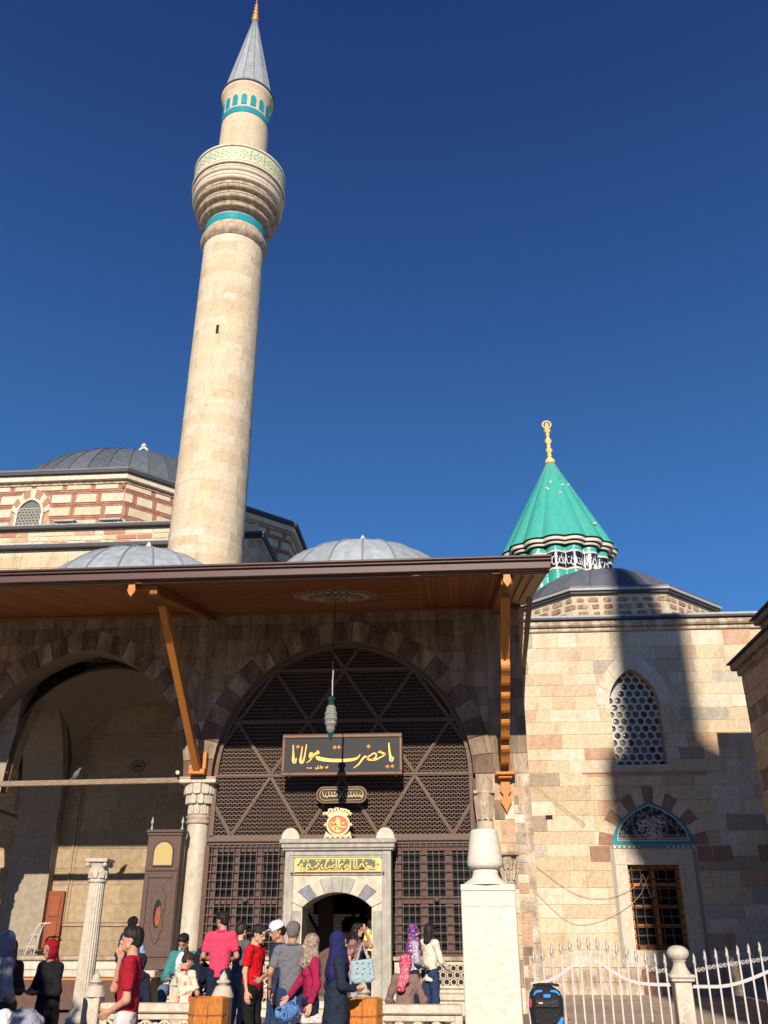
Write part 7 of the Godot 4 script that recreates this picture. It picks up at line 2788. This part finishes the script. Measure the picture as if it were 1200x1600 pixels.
var SKIN: Array = []
func person(label: String, at: Vector3, turn: float, o: Dictionary) -> Node3D:
	var S: float = o.get("h", 1.75) / 1.75
	var b := thing("person", label, "person", at, turn, o.get("group", ""))
	var fem: bool = o.get("fem", false)
	var sit: float = o.get("sit", 0.0)
	var lean: float = deg_to_rad(o.get("lean", 0.0))
	var bend := Basis(Vector3.RIGHT, lean)
	var hip := V(0, 0.95, 0)
	var drop := V(0, 0, 0) if sit <= 0.0 else V(0, sit / S + 0.09 - 0.95, 0)
	var up := func(p: Vector3) -> Vector3: return (hip + bend * (p - hip) + drop) * S
	var lo := func(p: Vector3) -> Vector3: return (p + drop) * S
	var sh := 0.155 if fem else 0.175
	var bulk: float = o.get("bulk", 1.0)
	# arms: elbow and wrist of the left (+x) and right (-x) side
	var arms: Array = []
	for s in [1.0, -1.0]:
		var key := "L" if s > 0 else "R"
		var ew: Array = o.get(key, [V(0.235, 1.15, -0.03), V(0.245, 0.90, 0.05)])
		var sp: Vector3 = up.call(V(s * sh, 1.415, -0.005))
		arms.append([sp, up.call(V(ew[0].x * s, ew[0].y, ew[0].z)), up.call(V(ew[1].x * s, ew[1].y, ew[1].z)), s])
	var legs: Array = []
	for s in [1.0, -1.0]:
		var h: Vector3 = lo.call(V(s * 0.088, 0.92, 0))
		var kn: Vector3
		var an: Vector3
		if sit > 0.0:
			kn = lo.call(V(s * 0.11, 0.94, 0.42))
			an = V(s * 0.11 * S, maxf(0.09, sit - 0.42), 0.44 * S)
		else:
			var st_: float = o.get("stride", 0.0) * s
			kn = V(s * 0.10, 0.50, 0.03 + st_ * 0.5) * S
			an = V(s * 0.105, 0.085, -0.02 + st_) * S
		legs.append([h, kn, an])
	var hy: float = deg_to_rad(o.get("yaw", 0.0))
	var hp: float = deg_to_rad(o.get("pitch", 0.0))
	var hs := 0.96 if fem else 1.0
	var hc: Vector3 = up.call(V(0, 1.625, 0.025))
	var hb := Basis(Vector3.UP, hy) * Basis(Vector3.RIGHT, hp + lean * 0.5)
	var hx := Transform3D(hb.scaled(Vector3.ONE * S * hs), hc)
	var bones: Array = []
	bones.append([up.call(V(0, 1.43, -0.01)), hc + hb * V(0, -0.07, -0.02), 0.060 * S, 0.050 * S])
	bones.append([lo.call(V(0, 0.93, 0)), up.call(V(0, 1.12, 0)), 0.12 * S, 0.105 * S, FZN, 0.7])
	bones.append([up.call(V(0, 1.12, 0)), up.call(V(0, 1.33, 0)), 0.105 * S, 0.13 * S, FZN, 0.65])
	bones.append([up.call(V(-sh + 0.02, 1.41, 0)), up.call(V(sh - 0.02, 1.41, 0)), 0.052 * S, 0.052 * S])
	for a in arms:
		bones.append([a[0], a[1], 0.047 * S, 0.038 * S])
		bones.append([a[1], a[2], 0.037 * S, 0.025 * S])
	for l in legs:
		bones.append([l[0], l[1], 0.075 * S, 0.052 * S])
		bones.append([l[1], l[2], 0.050 * S, 0.036 * S])
		bones.append([l[2], l[2] + V(0, -0.04, 0.13) * S, 0.035 * S, 0.028 * S])
	var pieces: Array = [[blob(bones, o.get("cell", 0.024), 0.03), Transform3D()], [head_part("head"), hx]]
	for a in arms:
		var y: Vector3 = (a[2] - a[1]).normalized()
		var hint: Vector3 = o.get("thumb", V(0, 0.25, 1))
		var x: Vector3 = (hint - y * hint.dot(y)).normalized()
		var z := x.cross(y)
		if a[3] > 0: z = -z           # the left hand is the right one mirrored
		pieces.append([hand_part(o.get("hand", "relaxed")), Transform3D(Basis(x, y, z).scaled_local(Vector3.ONE * S * (0.92 if fem else 1.0)), a[2])])
	var body := MeshInstance3D.new()
	body.mesh = skin(pieces)
	body.material_override = o.get("skin", SKIN[0])
	put(body, "body", b)
	# eyes and mouth
	var st := new_st()
	for s in [-1.0, 1.0]:
		box(st, V(s * 0.032, 0.004, 0.0905), V(0.022, 0.009, 0.006), hx)
		box(st, V(s * 0.033, 0.028, 0.0935), V(0.034, 0.007, 0.006), hx)
	obj("eyes", st, M.dark, b)
	st = new_st()
	box(st, V(0, -0.055, 0.0885), V(0.038, 0.008, 0.008), hx, 0.002)
	obj("mouth", st, mat(0.30, 0.09, 0.07, 0.6), b)
	var dress := func(called: String, bs: Array, m: Material, kk := 0.05, clips: Array = [], fold := 0.0, folds := 9.0, cell := 0.02) -> MeshInstance3D:
		var mi := MeshInstance3D.new()
		mi.mesh = skin([[blob(bs, o.get("cell", cell), kk, [], clips, fold, folds), Transform3D()]])
		mi.material_override = m
		put(mi, called, b)
		return mi
	# --- legs
	if o.has("trousers"):
		var tb: Array = [[lo.call(V(0, 0.97, 0)), lo.call(V(0, 0.90, 0)), 0.148 * S * bulk, 0.150 * S * bulk, FZN, 0.76, 1]]
		for l in legs:
			tb.append([l[0], l[1], 0.098 * S * bulk, 0.076 * S])
			tb.append([l[1], l[2], 0.076 * S, 0.062 * S, FZN, 1.0, 2])
		dress.call("trousers", tb, o.trousers, 0.04, [], 0.004, 5.0)
	st = new_st()
	var shoe: Array = []
	for l in legs:
		shoe.append([[blob([[l[2] + V(0, -0.03, -0.03) * S, l[2] + V(0, -0.045, 0.15) * S, 0.048 * S, 0.036 * S]], 0.02, 0.01), Transform3D()]])
	var shm := MeshInstance3D.new()
	shm.mesh = skin([shoe[0][0], shoe[1][0]])
	shm.material_override = o.get("shoes", M.dark)
	put(shm, "shoes", b)
	# --- upper garment
	var kind: String = o.get("top_kind", "tee")
	var hem: float = o.get("hem", 0.86)
	var tp: Array = []
	var wa := 0.138 * bulk if fem else 0.148 * bulk
	if sit > 0.0:
		hem = maxf(hem, 0.88)
	if kind == "abaya":
		if sit > 0.0:
			tp.append([lo.call(V(0, 0.90, -0.02)), up.call(V(0, 1.10, 0)), 0.20 * S, wa * S, FZN, 0.85])
			for l in legs:
				tp.append([l[0], l[1], 0.12 * S, 0.11 * S])
				tp.append([l[1], l[2], 0.12 * S, 0.13 * S, FZN, 1.0, 2])
		else:
			tp.append([V(0, 0.06, 0) * S, up.call(V(0, 1.0, 0)), 0.25 * S, 0.165 * S, FZN, 0.85, 1])
			tp.append([up.call(V(0, 1.0, 0)), up.call(V(0, 1.12, 0)), 0.165 * S, wa * S, FZN, 0.78])
	else:
		tp.append([(lo if sit > 0.0 else up).call(V(0, hem, 0)), up.call(V(0, 1.10, 0)), (0.160 if not fem else 0.165) * S * bulk, wa * S, FZN, 0.74, 1])
	tp.append([up.call(V(0, 1.10, 0)), up.call(V(0, 1.32, 0.005)), wa * S, 0.160 * S * (0.92 if fem else 1.0), FZN, 0.70])
	if fem:
		tp.append([up.call(V(-0.06, 1.28, 0.07)), up.call(V(0.06, 1.28, 0.07)), 0.065 * S, 0.065 * S])
	tp.append([up.call(V(-sh + 0.01, 1.415, -0.005)), up.call(V(sh - 0.01, 1.415, -0.005)), 0.066 * S, 0.066 * S])
	tp.append([up.call(V(0, 1.38, -0.005)), up.call(V(0, 1.475, -0.012)), 0.09 * S, 0.066 * S, FZN, 1.0, 2])
	for a in arms:
		if kind == "tee":
			var e: Vector3 = a[0].lerp(a[1], 0.78)
			tp.append([a[0], e, 0.066 * S, 0.063 * S, FZN, 1.0, 2])
		else:
			tp.append([a[0], a[1], 0.066 * S, 0.056 * S])
			tp.append([a[1], a[1].lerp(a[2], 0.93), 0.056 * S, 0.045 * S, FZN, 1.0, 2])
	dress.call({"tee": "shirt", "long": "jacket", "abaya": "long_coat"}[kind], tp, o.top, 0.035, [], o.get("fold", 0.0055), o.get("folds", 6.0))
	if o.has("collar"):
		st = new_st()
		var ring: Array = []
		for k in 12:
			ring.append(up.call(V(0.072 * sin(TAU * k / 12), 1.478 + 0.012 * cos(TAU * k / 12 + PI), -0.012 + 0.072 * cos(TAU * k / 12))))
		tube(st, ring, 0.018 * S, 6, true)
		obj("collar", st, o.collar, b)
	# --- head cover
	var hk: String = o.get("head", "short")
	if hk != "bald":
		var mi := MeshInstance3D.new()
		mi.mesh = skin([[head_part(hk), hx]])
		mi.material_override = o.get("hair", M.hair)
		put(mi, {"short": "hair", "bun": "hair", "long": "hair", "cap": "cap", "scarf": "headscarf", "tied": "headscarf"}[hk], b)
		if hk == "cap":
			mi = MeshInstance3D.new()
			mi.mesh = skin([[blob([[V(0, 0.03, -0.03), V(0, 0.0, -0.05), 0.092, 0.078]], 0.01, 0.02, [], [[V(0, -0.04, 0), V(0, -0.88, 0.47)]]), hx]])
			mi.material_override = M.hair
			put(mi, "hair", b)
	b.set_meta("chest", up.call(V(0, 1.3, 0)))
	return b

func cylinder_part(parent: Node, called: String, pts: Array, rad, m: Material, sides := 8) -> void:
	var st := new_st()
	tube(st, pts, rad, sides)
	obj(called, st, m, parent)

func people() -> void:
	M.hair = mat(0.014, 0.011, 0.010, 0.6, T.fine, Vector3(6, 6, 6), T.cloth, 0.8)
	M.hair_grey = mat(0.16, 0.15, 0.14, 0.8, T.fine, Vector3(6, 6, 6), T.cloth, 0.8)
	M.hair_brown = mat(0.035, 0.022, 0.014, 0.6, T.fine, Vector3(6, 6, 6), T.cloth, 0.8)
	SKIN = [mat(0.46, 0.25, 0.16, 0.6), mat(0.40, 0.21, 0.13, 0.6), mat(0.52, 0.30, 0.20, 0.6), mat(0.30, 0.16, 0.10, 0.6)]
	var jeans := cloth(0.030, 0.055, 0.13, T.fine)
	var jeans_pale := cloth(0.13, 0.20, 0.31, T.fine)
	var jeans_dark := cloth(0.016, 0.024, 0.055, T.fine)
	var black := cloth(0.012, 0.012, 0.014)
	var navy := cloth(0.015, 0.02, 0.042)
	var DOWN := [V(0.235, 1.15, -0.03), V(0.24, 0.90, 0.05)]
	var FRONT := [V(0.255, 1.14, 0.0), V(0.08, 1.04, 0.21)]
	var PHONE := [V(0.23, 1.12, 0.06), V(0.07, 1.14, 0.30)]
	# --- the man nearest the camera
	person("young man in dark red tee in profile, one hand at his mouth, nearest the camera", V(-3.22, 0, -9.6), -82, {"h": 1.68, "cell": 0.016, "top": cloth(0.28, 0.012, 0.022), "trousers": cloth(0.50, 0.49, 0.47), "skin": SKIN[0], "hem": 0.80,
		"L": [V(0.235, 1.10, -0.03), V(0.13, 0.985, 0.15)], "R": [V(0.20, 1.17, 0.19), V(0.06, 1.455, 0.135)], "pitch": -4})
	person("bald sunlit man in light blue shirt mostly hidden behind the dark red tee man", V(-5.28, 0.25, -15.6), -120, {"h": 1.62, "top_kind": "long", "top": cloth(0.42, 0.50, 0.62, pattern(8, Color(0.86, 0.9, 0.96), [Color(0.35, 0.42, 0.62)], 64, 40, 1, 2.5), 4.0), "trousers": navy, "head": "bald", "skin": SKIN[3], "L": FRONT, "R": FRONT})
	person("seated figure in dark navy hooded clothes seen from behind on the left balustrade", V(-4.72, 0, -14.2), 170, {"h": 1.62, "fem": true, "sit": 0.52, "top_kind": "abaya", "top": navy, "head": "scarf", "hair": navy, "pitch": 30, "lean": 12, "L": PHONE, "R": PHONE})
	var teal := person("seated young man in open teal shirt over white tee looking down at his phone", V(-4.52, 0.0, -16.0), -8, {"h": 1.72, "sit": 0.72, "top_kind": "tee", "top": cloth(0.62, 0.62, 0.60), "trousers": jeans_pale, "skin": SKIN[1], "pitch": 32, "L": [V(0.24, 1.10, 0.10), V(0.05, 1.08, 0.30)], "R": [V(0.24, 1.10, 0.10), V(0.06, 1.06, 0.28)]})
	open_shirt(teal, cloth(0.045, 0.215, 0.205), 0.72, 1.72)
	person("girl with tied brown hair in cream dress with red flowers seated with her back turned", V(-3.92, 0, -14.1), 148, {"h": 1.45, "fem": true, "sit": 0.62, "top": cloth(0.9, 0.9, 0.9, pattern(4, Color(0.94, 0.87, 0.76), [Color(0.85, 0.25, 0.2), Color(0.9, 0.5, 0.3), Color(0.94, 0.87, 0.76), Color(0.94, 0.87, 0.76)], 96, 70, 2, 6), 2.2), "trousers": cloth(0.9, 0.9, 0.9, pattern(4, Color(0.92, 0.80, 0.68), [Color(0.8, 0.2, 0.2), Color(0.9, 0.5, 0.3)], 96, 70, 2, 6), 2.2), "head": "bun", "hair": M.hair_brown, "yaw": -35, "pitch": 18, "collar": cloth(0.36, 0.01, 0.14), "L": [V(0.22, 1.12, 0.12), V(0.16, 1.0, 0.36)], "R": [V(0.22, 1.12, 0.10), V(0.10, 1.04, 0.32)]})
	person("figure in dark navy headscarf sitting behind the flowered dress girl", V(-4.12, 0.0, -15.3), 40, {"h": 1.6, "fem": true, "sit": 0.62, "top_kind": "abaya", "top": navy, "head": "scarf", "hair": navy, "pitch": 35, "lean": 18, "L": PHONE, "R": PHONE})
	person("man in bright pink polo and dark jeans seen from behind, head turned left", V(-3.66, 0.13, -15.0), 184, {"h": 1.78, "top": cloth(0.62, 0.055, 0.115), "collar": cloth(0.62, 0.055, 0.115), "trousers": jeans_dark, "skin": SKIN[1], "yaw": 55, "L": FRONT, "R": FRONT, "hem": 0.86})
	person("woman with dark hair bun in grey and black top behind the pink polo man", V(-3.62, 0.13, -16.2), 150, {"h": 1.63, "fem": true, "top": cloth(0.10, 0.10, 0.105), "trousers": jeans_pale, "head": "bun", "hair": M.hair_brown, "skin": SKIN[2], "L": DOWN, "R": DOWN})
	var rp := person("man in bright red polo and black trousers in profile facing the white cap man", V(-2.93, 0.0, -14.0), 72, {"h": 1.72, "top": cloth(0.50, 0.008, 0.016), "collar": cloth(0.55, 0.03, 0.04), "trousers": black, "skin": SKIN[2], "lean": 4, "pitch": 14, "bulk": 1.12, "L": DOWN, "R": [V(0.235, 1.15, 0.0), V(0.235, 0.90, 0.06)]})
	person("man in white baseball cap and navy tee turned towards the red polo man", V(-2.50, 0.0, -13.6), -62, {"h": 1.76, "top": cloth(0.022, 0.032, 0.07), "trousers": jeans, "head": "cap", "hair": cloth(0.62, 0.63, 0.66), "skin": SKIN[1], "pitch": 12, "L": [V(0.24, 1.15, -0.02), V(0.25, 0.90, 0.06)], "R": FRONT})
	var gm := person("grey haired man in grey polo and blue jeans seen from behind in the middle", V(-2.18, 0.0, -12.9), 186, {"h": 1.75, "cell": 0.02, "top": cloth(0.135, 0.14, 0.155), "collar": cloth(0.135, 0.14, 0.155), "trousers": jeans, "hair": M.hair_grey, "skin": SKIN[1], "bulk": 1.05, "yaw": -12, "L": [V(0.275, 1.16, -0.03), V(0.285, 0.95, 0.10)], "R": [V(0.27, 1.14, 0.02), V(0.16, 1.0, 0.17)]})
	wrist_watch(gm)
	var cw := person("woman in crimson cardigan and beige patterned headscarf in profile facing left", V(-1.86, 0.0, -12.5), -70, {"h": 1.60, "fem": true, "top_kind": "long", "top": cloth(0.28, 0.016, 0.06), "hem": 0.62, "trousers": navy, "head": "scarf", "hair": cloth(0.8, 0.8, 0.8, pattern(14, Color(0.64, 0.57, 0.50), [Color(0.36, 0.30, 0.26), Color(0.78, 0.72, 0.66)], 64, 110, 1, 2.5), 4.0), "skin": SKIN[2], "R": [V(0.26, 1.16, 0.10), V(0.30, 0.97, 0.26)], "L": DOWN})
	var st := new_st()
	bx(st, -0.17, 0.17, 0.60, 0.72, -0.135, 0.135, 0.03)
	obj("pale_hem", st, cloth(0.55, 0.52, 0.50), cw)
	person("woman in plain navy headscarf and long dark coat, closest woman to the right bin", V(-1.42, 0.0, -11.5), 112, {"h": 1.63, "fem": true, "cell": 0.02, "top_kind": "abaya", "top": cloth(0.017, 0.024, 0.042), "head": "scarf", "hair": cloth(0.018, 0.020, 0.085), "skin": SKIN[2], "fold": 0.007, "L": DOWN, "R": [V(0.20, 1.15, 0.02), V(0.12, 1.12, 0.22)]})
	var bw := person("dark haired woman raising a hand to her head, pale blue tote on her shoulder", V(-1.76, 0.12, -17.0), 70, {"h": 1.64, "fem": true, "top": cloth(0.5, 0.42, 0.40, pattern(22, Color(0.75, 0.62, 0.60), [Color(0.45, 0.3, 0.4), Color(0.9, 0.8, 0.75)], 64, 40, 1, 4), 3.0), "trousers": cloth(0.30, 0.33, 0.38), "head": "long", "hair": M.hair, "skin": SKIN[0], "L": [V(0.26, 1.36, 0.18), V(0.10, 1.60, 0.14)], "R": DOWN})
	tote_bag()
	plastic_bag()
	person("person in pale yellow top half hidden by the right door jamb", V(-1.98, 0.31, -22.5), 60, {"h": 1.62, "fem": true, "top": cloth(0.62, 0.60, 0.20), "trousers": black, "head": "long"})
	var scarf_p := pattern(31, Color(0.45, 0.28, 0.52), [Color(0.75, 0.18, 0.32), Color(0.28, 0.30, 0.62), Color(0.86, 0.72, 0.70), Color(0.16, 0.10, 0.22)], 96, 120, 2, 5)
	person("woman in purple and red flowered headscarf standing by the right door jamb", V(-0.78, 0.12, -17.0), 110, {"h": 1.62, "fem": true, "top_kind": "long", "top": cloth(0.9, 0.9, 0.9, pattern(33, Color(0.70, 0.68, 0.74), [Color(0.35, 0.36, 0.5), Color(0.86, 0.84, 0.86)], 64, 60, 1.5, 3), 3.0), "hem": 0.70, "trousers": navy, "head": "scarf", "hair": cloth(0.9, 0.9, 0.9, scarf_p, 2.4), "skin": SKIN[2], "L": FRONT, "R": FRONT})
	person("woman with long black hair in cream knit sweater beside the right grille", V(-0.50, 0.12, -17.3), 140, {"h": 1.64, "fem": true, "top_kind": "long", "top": cloth(0.66, 0.60, 0.50), "hem": 0.78, "trousers": jeans, "head": "long", "hair": M.hair, "skin": SKIN[2], "L": [V(0.20, 1.12, 0.14), V(0.07, 1.42, 0.16)], "R": [V(0.23, 1.12, 0.05), V(0.22, 0.98, 0.26)]})
	person("seated woman in mauve coat and pink patterned tied scarf with her back to the camera", V(-0.79, 0.0, -14.5), 172, {"h": 1.62, "fem": true, "sit": 0.50, "cell": 0.02, "top_kind": "abaya", "top": cloth(0.20, 0.13, 0.115), "head": "tied", "hair": cloth(0.95, 0.95, 0.95, pattern(41, Color(0.80, 0.38, 0.46), [Color(0.90, 0.66, 0.68), Color(0.62, 0.16, 0.28), Color(0.30, 0.10, 0.16)], 96, 110, 1.5, 4), 3.0), "pitch": 16, "lean": 8, "L": [V(0.28, 1.12, 0.08), V(0.16, 0.98, 0.30)], "R": [V(0.28, 1.12, 0.08), V(0.16, 0.98, 0.30)]})
	# --- the group in the shade at the lower left
	person("person in grey blue hooded top in the shade at the left edge", V(-5.22, 0, -10.9), 150, {"h": 1.64, "fem": true, "top_kind": "long", "top": cloth(0.16, 0.18, 0.24), "trousers": navy, "head": "scarf", "hair": cloth(0.12, 0.14, 0.20), "lean": 6, "L": FRONT, "R": FRONT})
	var sg := person("woman in sunglasses and brown headscarf seated in the shade at the left", V(-5.80, 0, -12.4), 15, {"h": 1.62, "fem": true, "sit": 0.72, "top_kind": "abaya", "top": cloth(0.05, 0.03, 0.03), "head": "scarf", "hair": cloth(0.07, 0.03, 0.03), "skin": SKIN[0], "L": PHONE, "R": PHONE})
	sunglasses(sg, 1.62, 0.72)
	person("figure in black with dark red headscarf standing in the shade beside the fluted column", V(-5.02, 0, -12.0), -25, {"h": 1.54, "fem": true, "top_kind": "abaya", "top": black, "head": "tied", "hair": cloth(0.24, 0.008, 0.016), "skin": SKIN[3], "L": PHONE, "R": PHONE, "lean": 6})
	person("child in white hooded dress crouched at the lower left corner", V(-4.47, 0, -9.3), 160, {"h": 1.3, "fem": true, "sit": 0.34, "top_kind": "abaya", "top": cloth(0.66, 0.66, 0.70), "head": "scarf", "hair": cloth(0.66, 0.66, 0.70), "lean": 25, "L": PHONE, "R": PHONE})
	bundle()

func open_shirt(p: Node3D, m: Material, sit: float, h: float) -> void:
	# two front halves and the back of an unbuttoned shirt, with rolled sleeves
	var S := h / 1.75
	var drop := V(0, sit / S + 0.09 - 0.95, 0)
	var lo := func(x: float, y: float, z: float) -> Vector3: return (V(x, y, z) + drop) * S
	var bones: Array = [[lo.call(0, 0.86, -0.01), lo.call(0, 1.10, -0.01), 0.185 * S, 0.175 * S, FZN, 0.78, 1], [lo.call(0, 1.10, -0.01), lo.call(0, 1.34, 0), 0.175 * S, 0.185 * S, FZN, 0.72], [lo.call(-0.165, 1.415, -0.005), lo.call(0.165, 1.415, -0.005), 0.078 * S, 0.078 * S]]
	for s in [1.0, -1.0]:
		bones.append([lo.call(s * 0.175, 1.415, 0), lo.call(s * 0.24, 1.10, 0.10), 0.078 * S, 0.066 * S])
		bones.append([lo.call(s * 0.24, 1.10, 0.10), lo.call(s * 0.16, 1.09, 0.18), 0.066 * S, 0.06 * S, FZN, 1.0, 2])
	var mi := MeshInstance3D.new()
	mi.mesh = skin([[blob(bones, 0.018, 0.03, [[lo.call(0.0, 0.7, 0.20), lo.call(0.0, 1.55, 0.16), 0.105 * S]], [], 0.005, 7.0), Transform3D()]])
	mi.material_override = m
	put(mi, "open_shirt", p)
	var st := new_st()
	box(st, lo.call(0.0, 1.10, 0.38), V(0.075, 0.15, 0.012), Transform3D(), 0.004)
	var ph := thing("phone", "dark phone held by the seated teal shirt man", "phone", p.position + p.basis * Vector3.ZERO, 0)
	ph.rotation = p.rotation
	obj("phone_body", st, mat(0.02, 0.03, 0.08, 0.2), ph)

func wrist_watch(p: Node3D) -> void:
	var st := new_st()
	var ring: Array = []
	for k in 12:
		ring.append(V(0.283, 0.985, 0.078) + V(0.036 * cos(TAU * k / 12), 0.012 * sin(TAU * k / 12), 0.036 * sin(TAU * k / 12)))
	tube(st, ring, 0.010, 5, true)
	obj("wrist_watch", st, M.iron, p)

func sunglasses(p: Node3D, h: float, sit: float) -> void:
	var S := h / 1.75
	var c := V(0, 1.625 + sit / S + 0.09 - 0.95, 0.025) * S
	var st := new_st()
	for s in [-1.0, 1.0]:
		box(st, c + V(s * 0.036, 0.006, 0.097), V(0.052, 0.036, 0.012), Transform3D(), 0.005)
		bar(st, c + V(s * 0.064, 0.012, 0.092), c + V(s * 0.085, 0.012, 0.0), 0.006, 0.008)
	obj("sunglasses", st, mat(0.008, 0.007, 0.007, 0.15), p)

func tote_bag() -> void:
	var b := thing("tote_bag", "pale blue tote bag with small dark print hung from the doorway woman", "bag", V(-1.62, 0.86, -16.72), 8)
	var m := cloth(0.30, 0.42, 0.46)
	var st := new_st()
	prism(st, PackedVector2Array([Vector2(-0.19, 0.02), Vector2(-0.12, -0.02), Vector2(0.14, 0.0), Vector2(0.22, 0.06), Vector2(0.17, 0.36), Vector2(-0.20, 0.32)]), -0.05, 0.05, Transform3D(), 0.025)
	obj("bag_body", st, m, b)
	st = new_st()
	for s in [-0.02, 0.03]:
		tube(st, [V(-0.10, 0.32, s), V(-0.06, 0.46, s), V(-0.01, 0.60, s), V(0.04, 0.46, s), V(0.09, 0.34, s)], 0.014, 5)
	obj("handle", st, m, b)
	st = new_st()
	var g := RandomNumberGenerator.new()
	g.seed = 8
	for k in 9:
		diamond(st, -0.12 + (k % 3) * 0.11 + g.randf() * 0.04, 0.12 + floorf(k / 3.0) * 0.075 + g.randf() * 0.02, 0.014, 0.048, 0.053)
	obj("print", st, M.dark, b)

func plastic_bag() -> void:
	var b := thing("plastic_bag", "crumpled blue plastic bag hanging from the crimson cardigan woman's hand", "bag", V(-2.10, 0.72, -12.25))
	var bones: Array = [[V(-0.10, 0.02, 0), V(0.09, 0.05, 0.02), 0.055, 0.06], [V(-0.02, 0.05, 0.02), V(0.06, 0.12, 0), 0.06, 0.035], [V(0.06, 0.10, 0), V(0.08, 0.18, 0), 0.03, 0.012], [V(-0.09, 0.0, 0.03), V(0.02, -0.01, 0.03), 0.04, 0.05]]
	var mi := MeshInstance3D.new()
	mi.mesh = skin([[blob(bones, 0.012, 0.02, [], [], 0.012, 11.0), Transform3D()]])
	mi.material_override = mat(0.10, 0.24, 0.52, 0.3, T.marble, Vector3(6, 6, 6), T.cloth, 2.0)
	put(mi, "bag_body", b)

func bundle() -> void:
	var b := thing("pale_bundle", "pale cloth bundle and bags on the seat between the shaded people", "bundle", V(-4.95, 0.42, -11.0))
	var mi := MeshInstance3D.new()
	mi.mesh = skin([[blob([[V(-0.25, 0.2, 0), V(0.2, 0.28, 0.05), 0.16, 0.14], [V(-0.1, 0.3, 0.05), V(0.12, 0.36, 0.0), 0.12, 0.08], [V(-0.2, 0.1, 0.1), V(0.2, 0.1, 0.1), 0.14, 0.14]], 0.02, 0.05, [], [], 0.01, 9.0), Transform3D()]])
	mi.material_override = cloth(0.26, 0.27, 0.33)
	put(mi, "cloth_bundle", b)
	mi = MeshInstance3D.new()
	mi.mesh = skin([[blob([[V(0.08, 0.02, 0.3), V(0.24, 0.12, 0.28), 0.09, 0.10]], 0.02, 0.03), Transform3D()]])
	mi.material_override = cloth(0.30, 0.09, 0.03)
	put(mi, "brown_bag", b)
	var st := new_st()
	bx(st, -0.5, 0.45, -0.38, 0.02, -0.2, 0.25, 0.02)
	obj("seat_box", st, M.frame_brown, b)
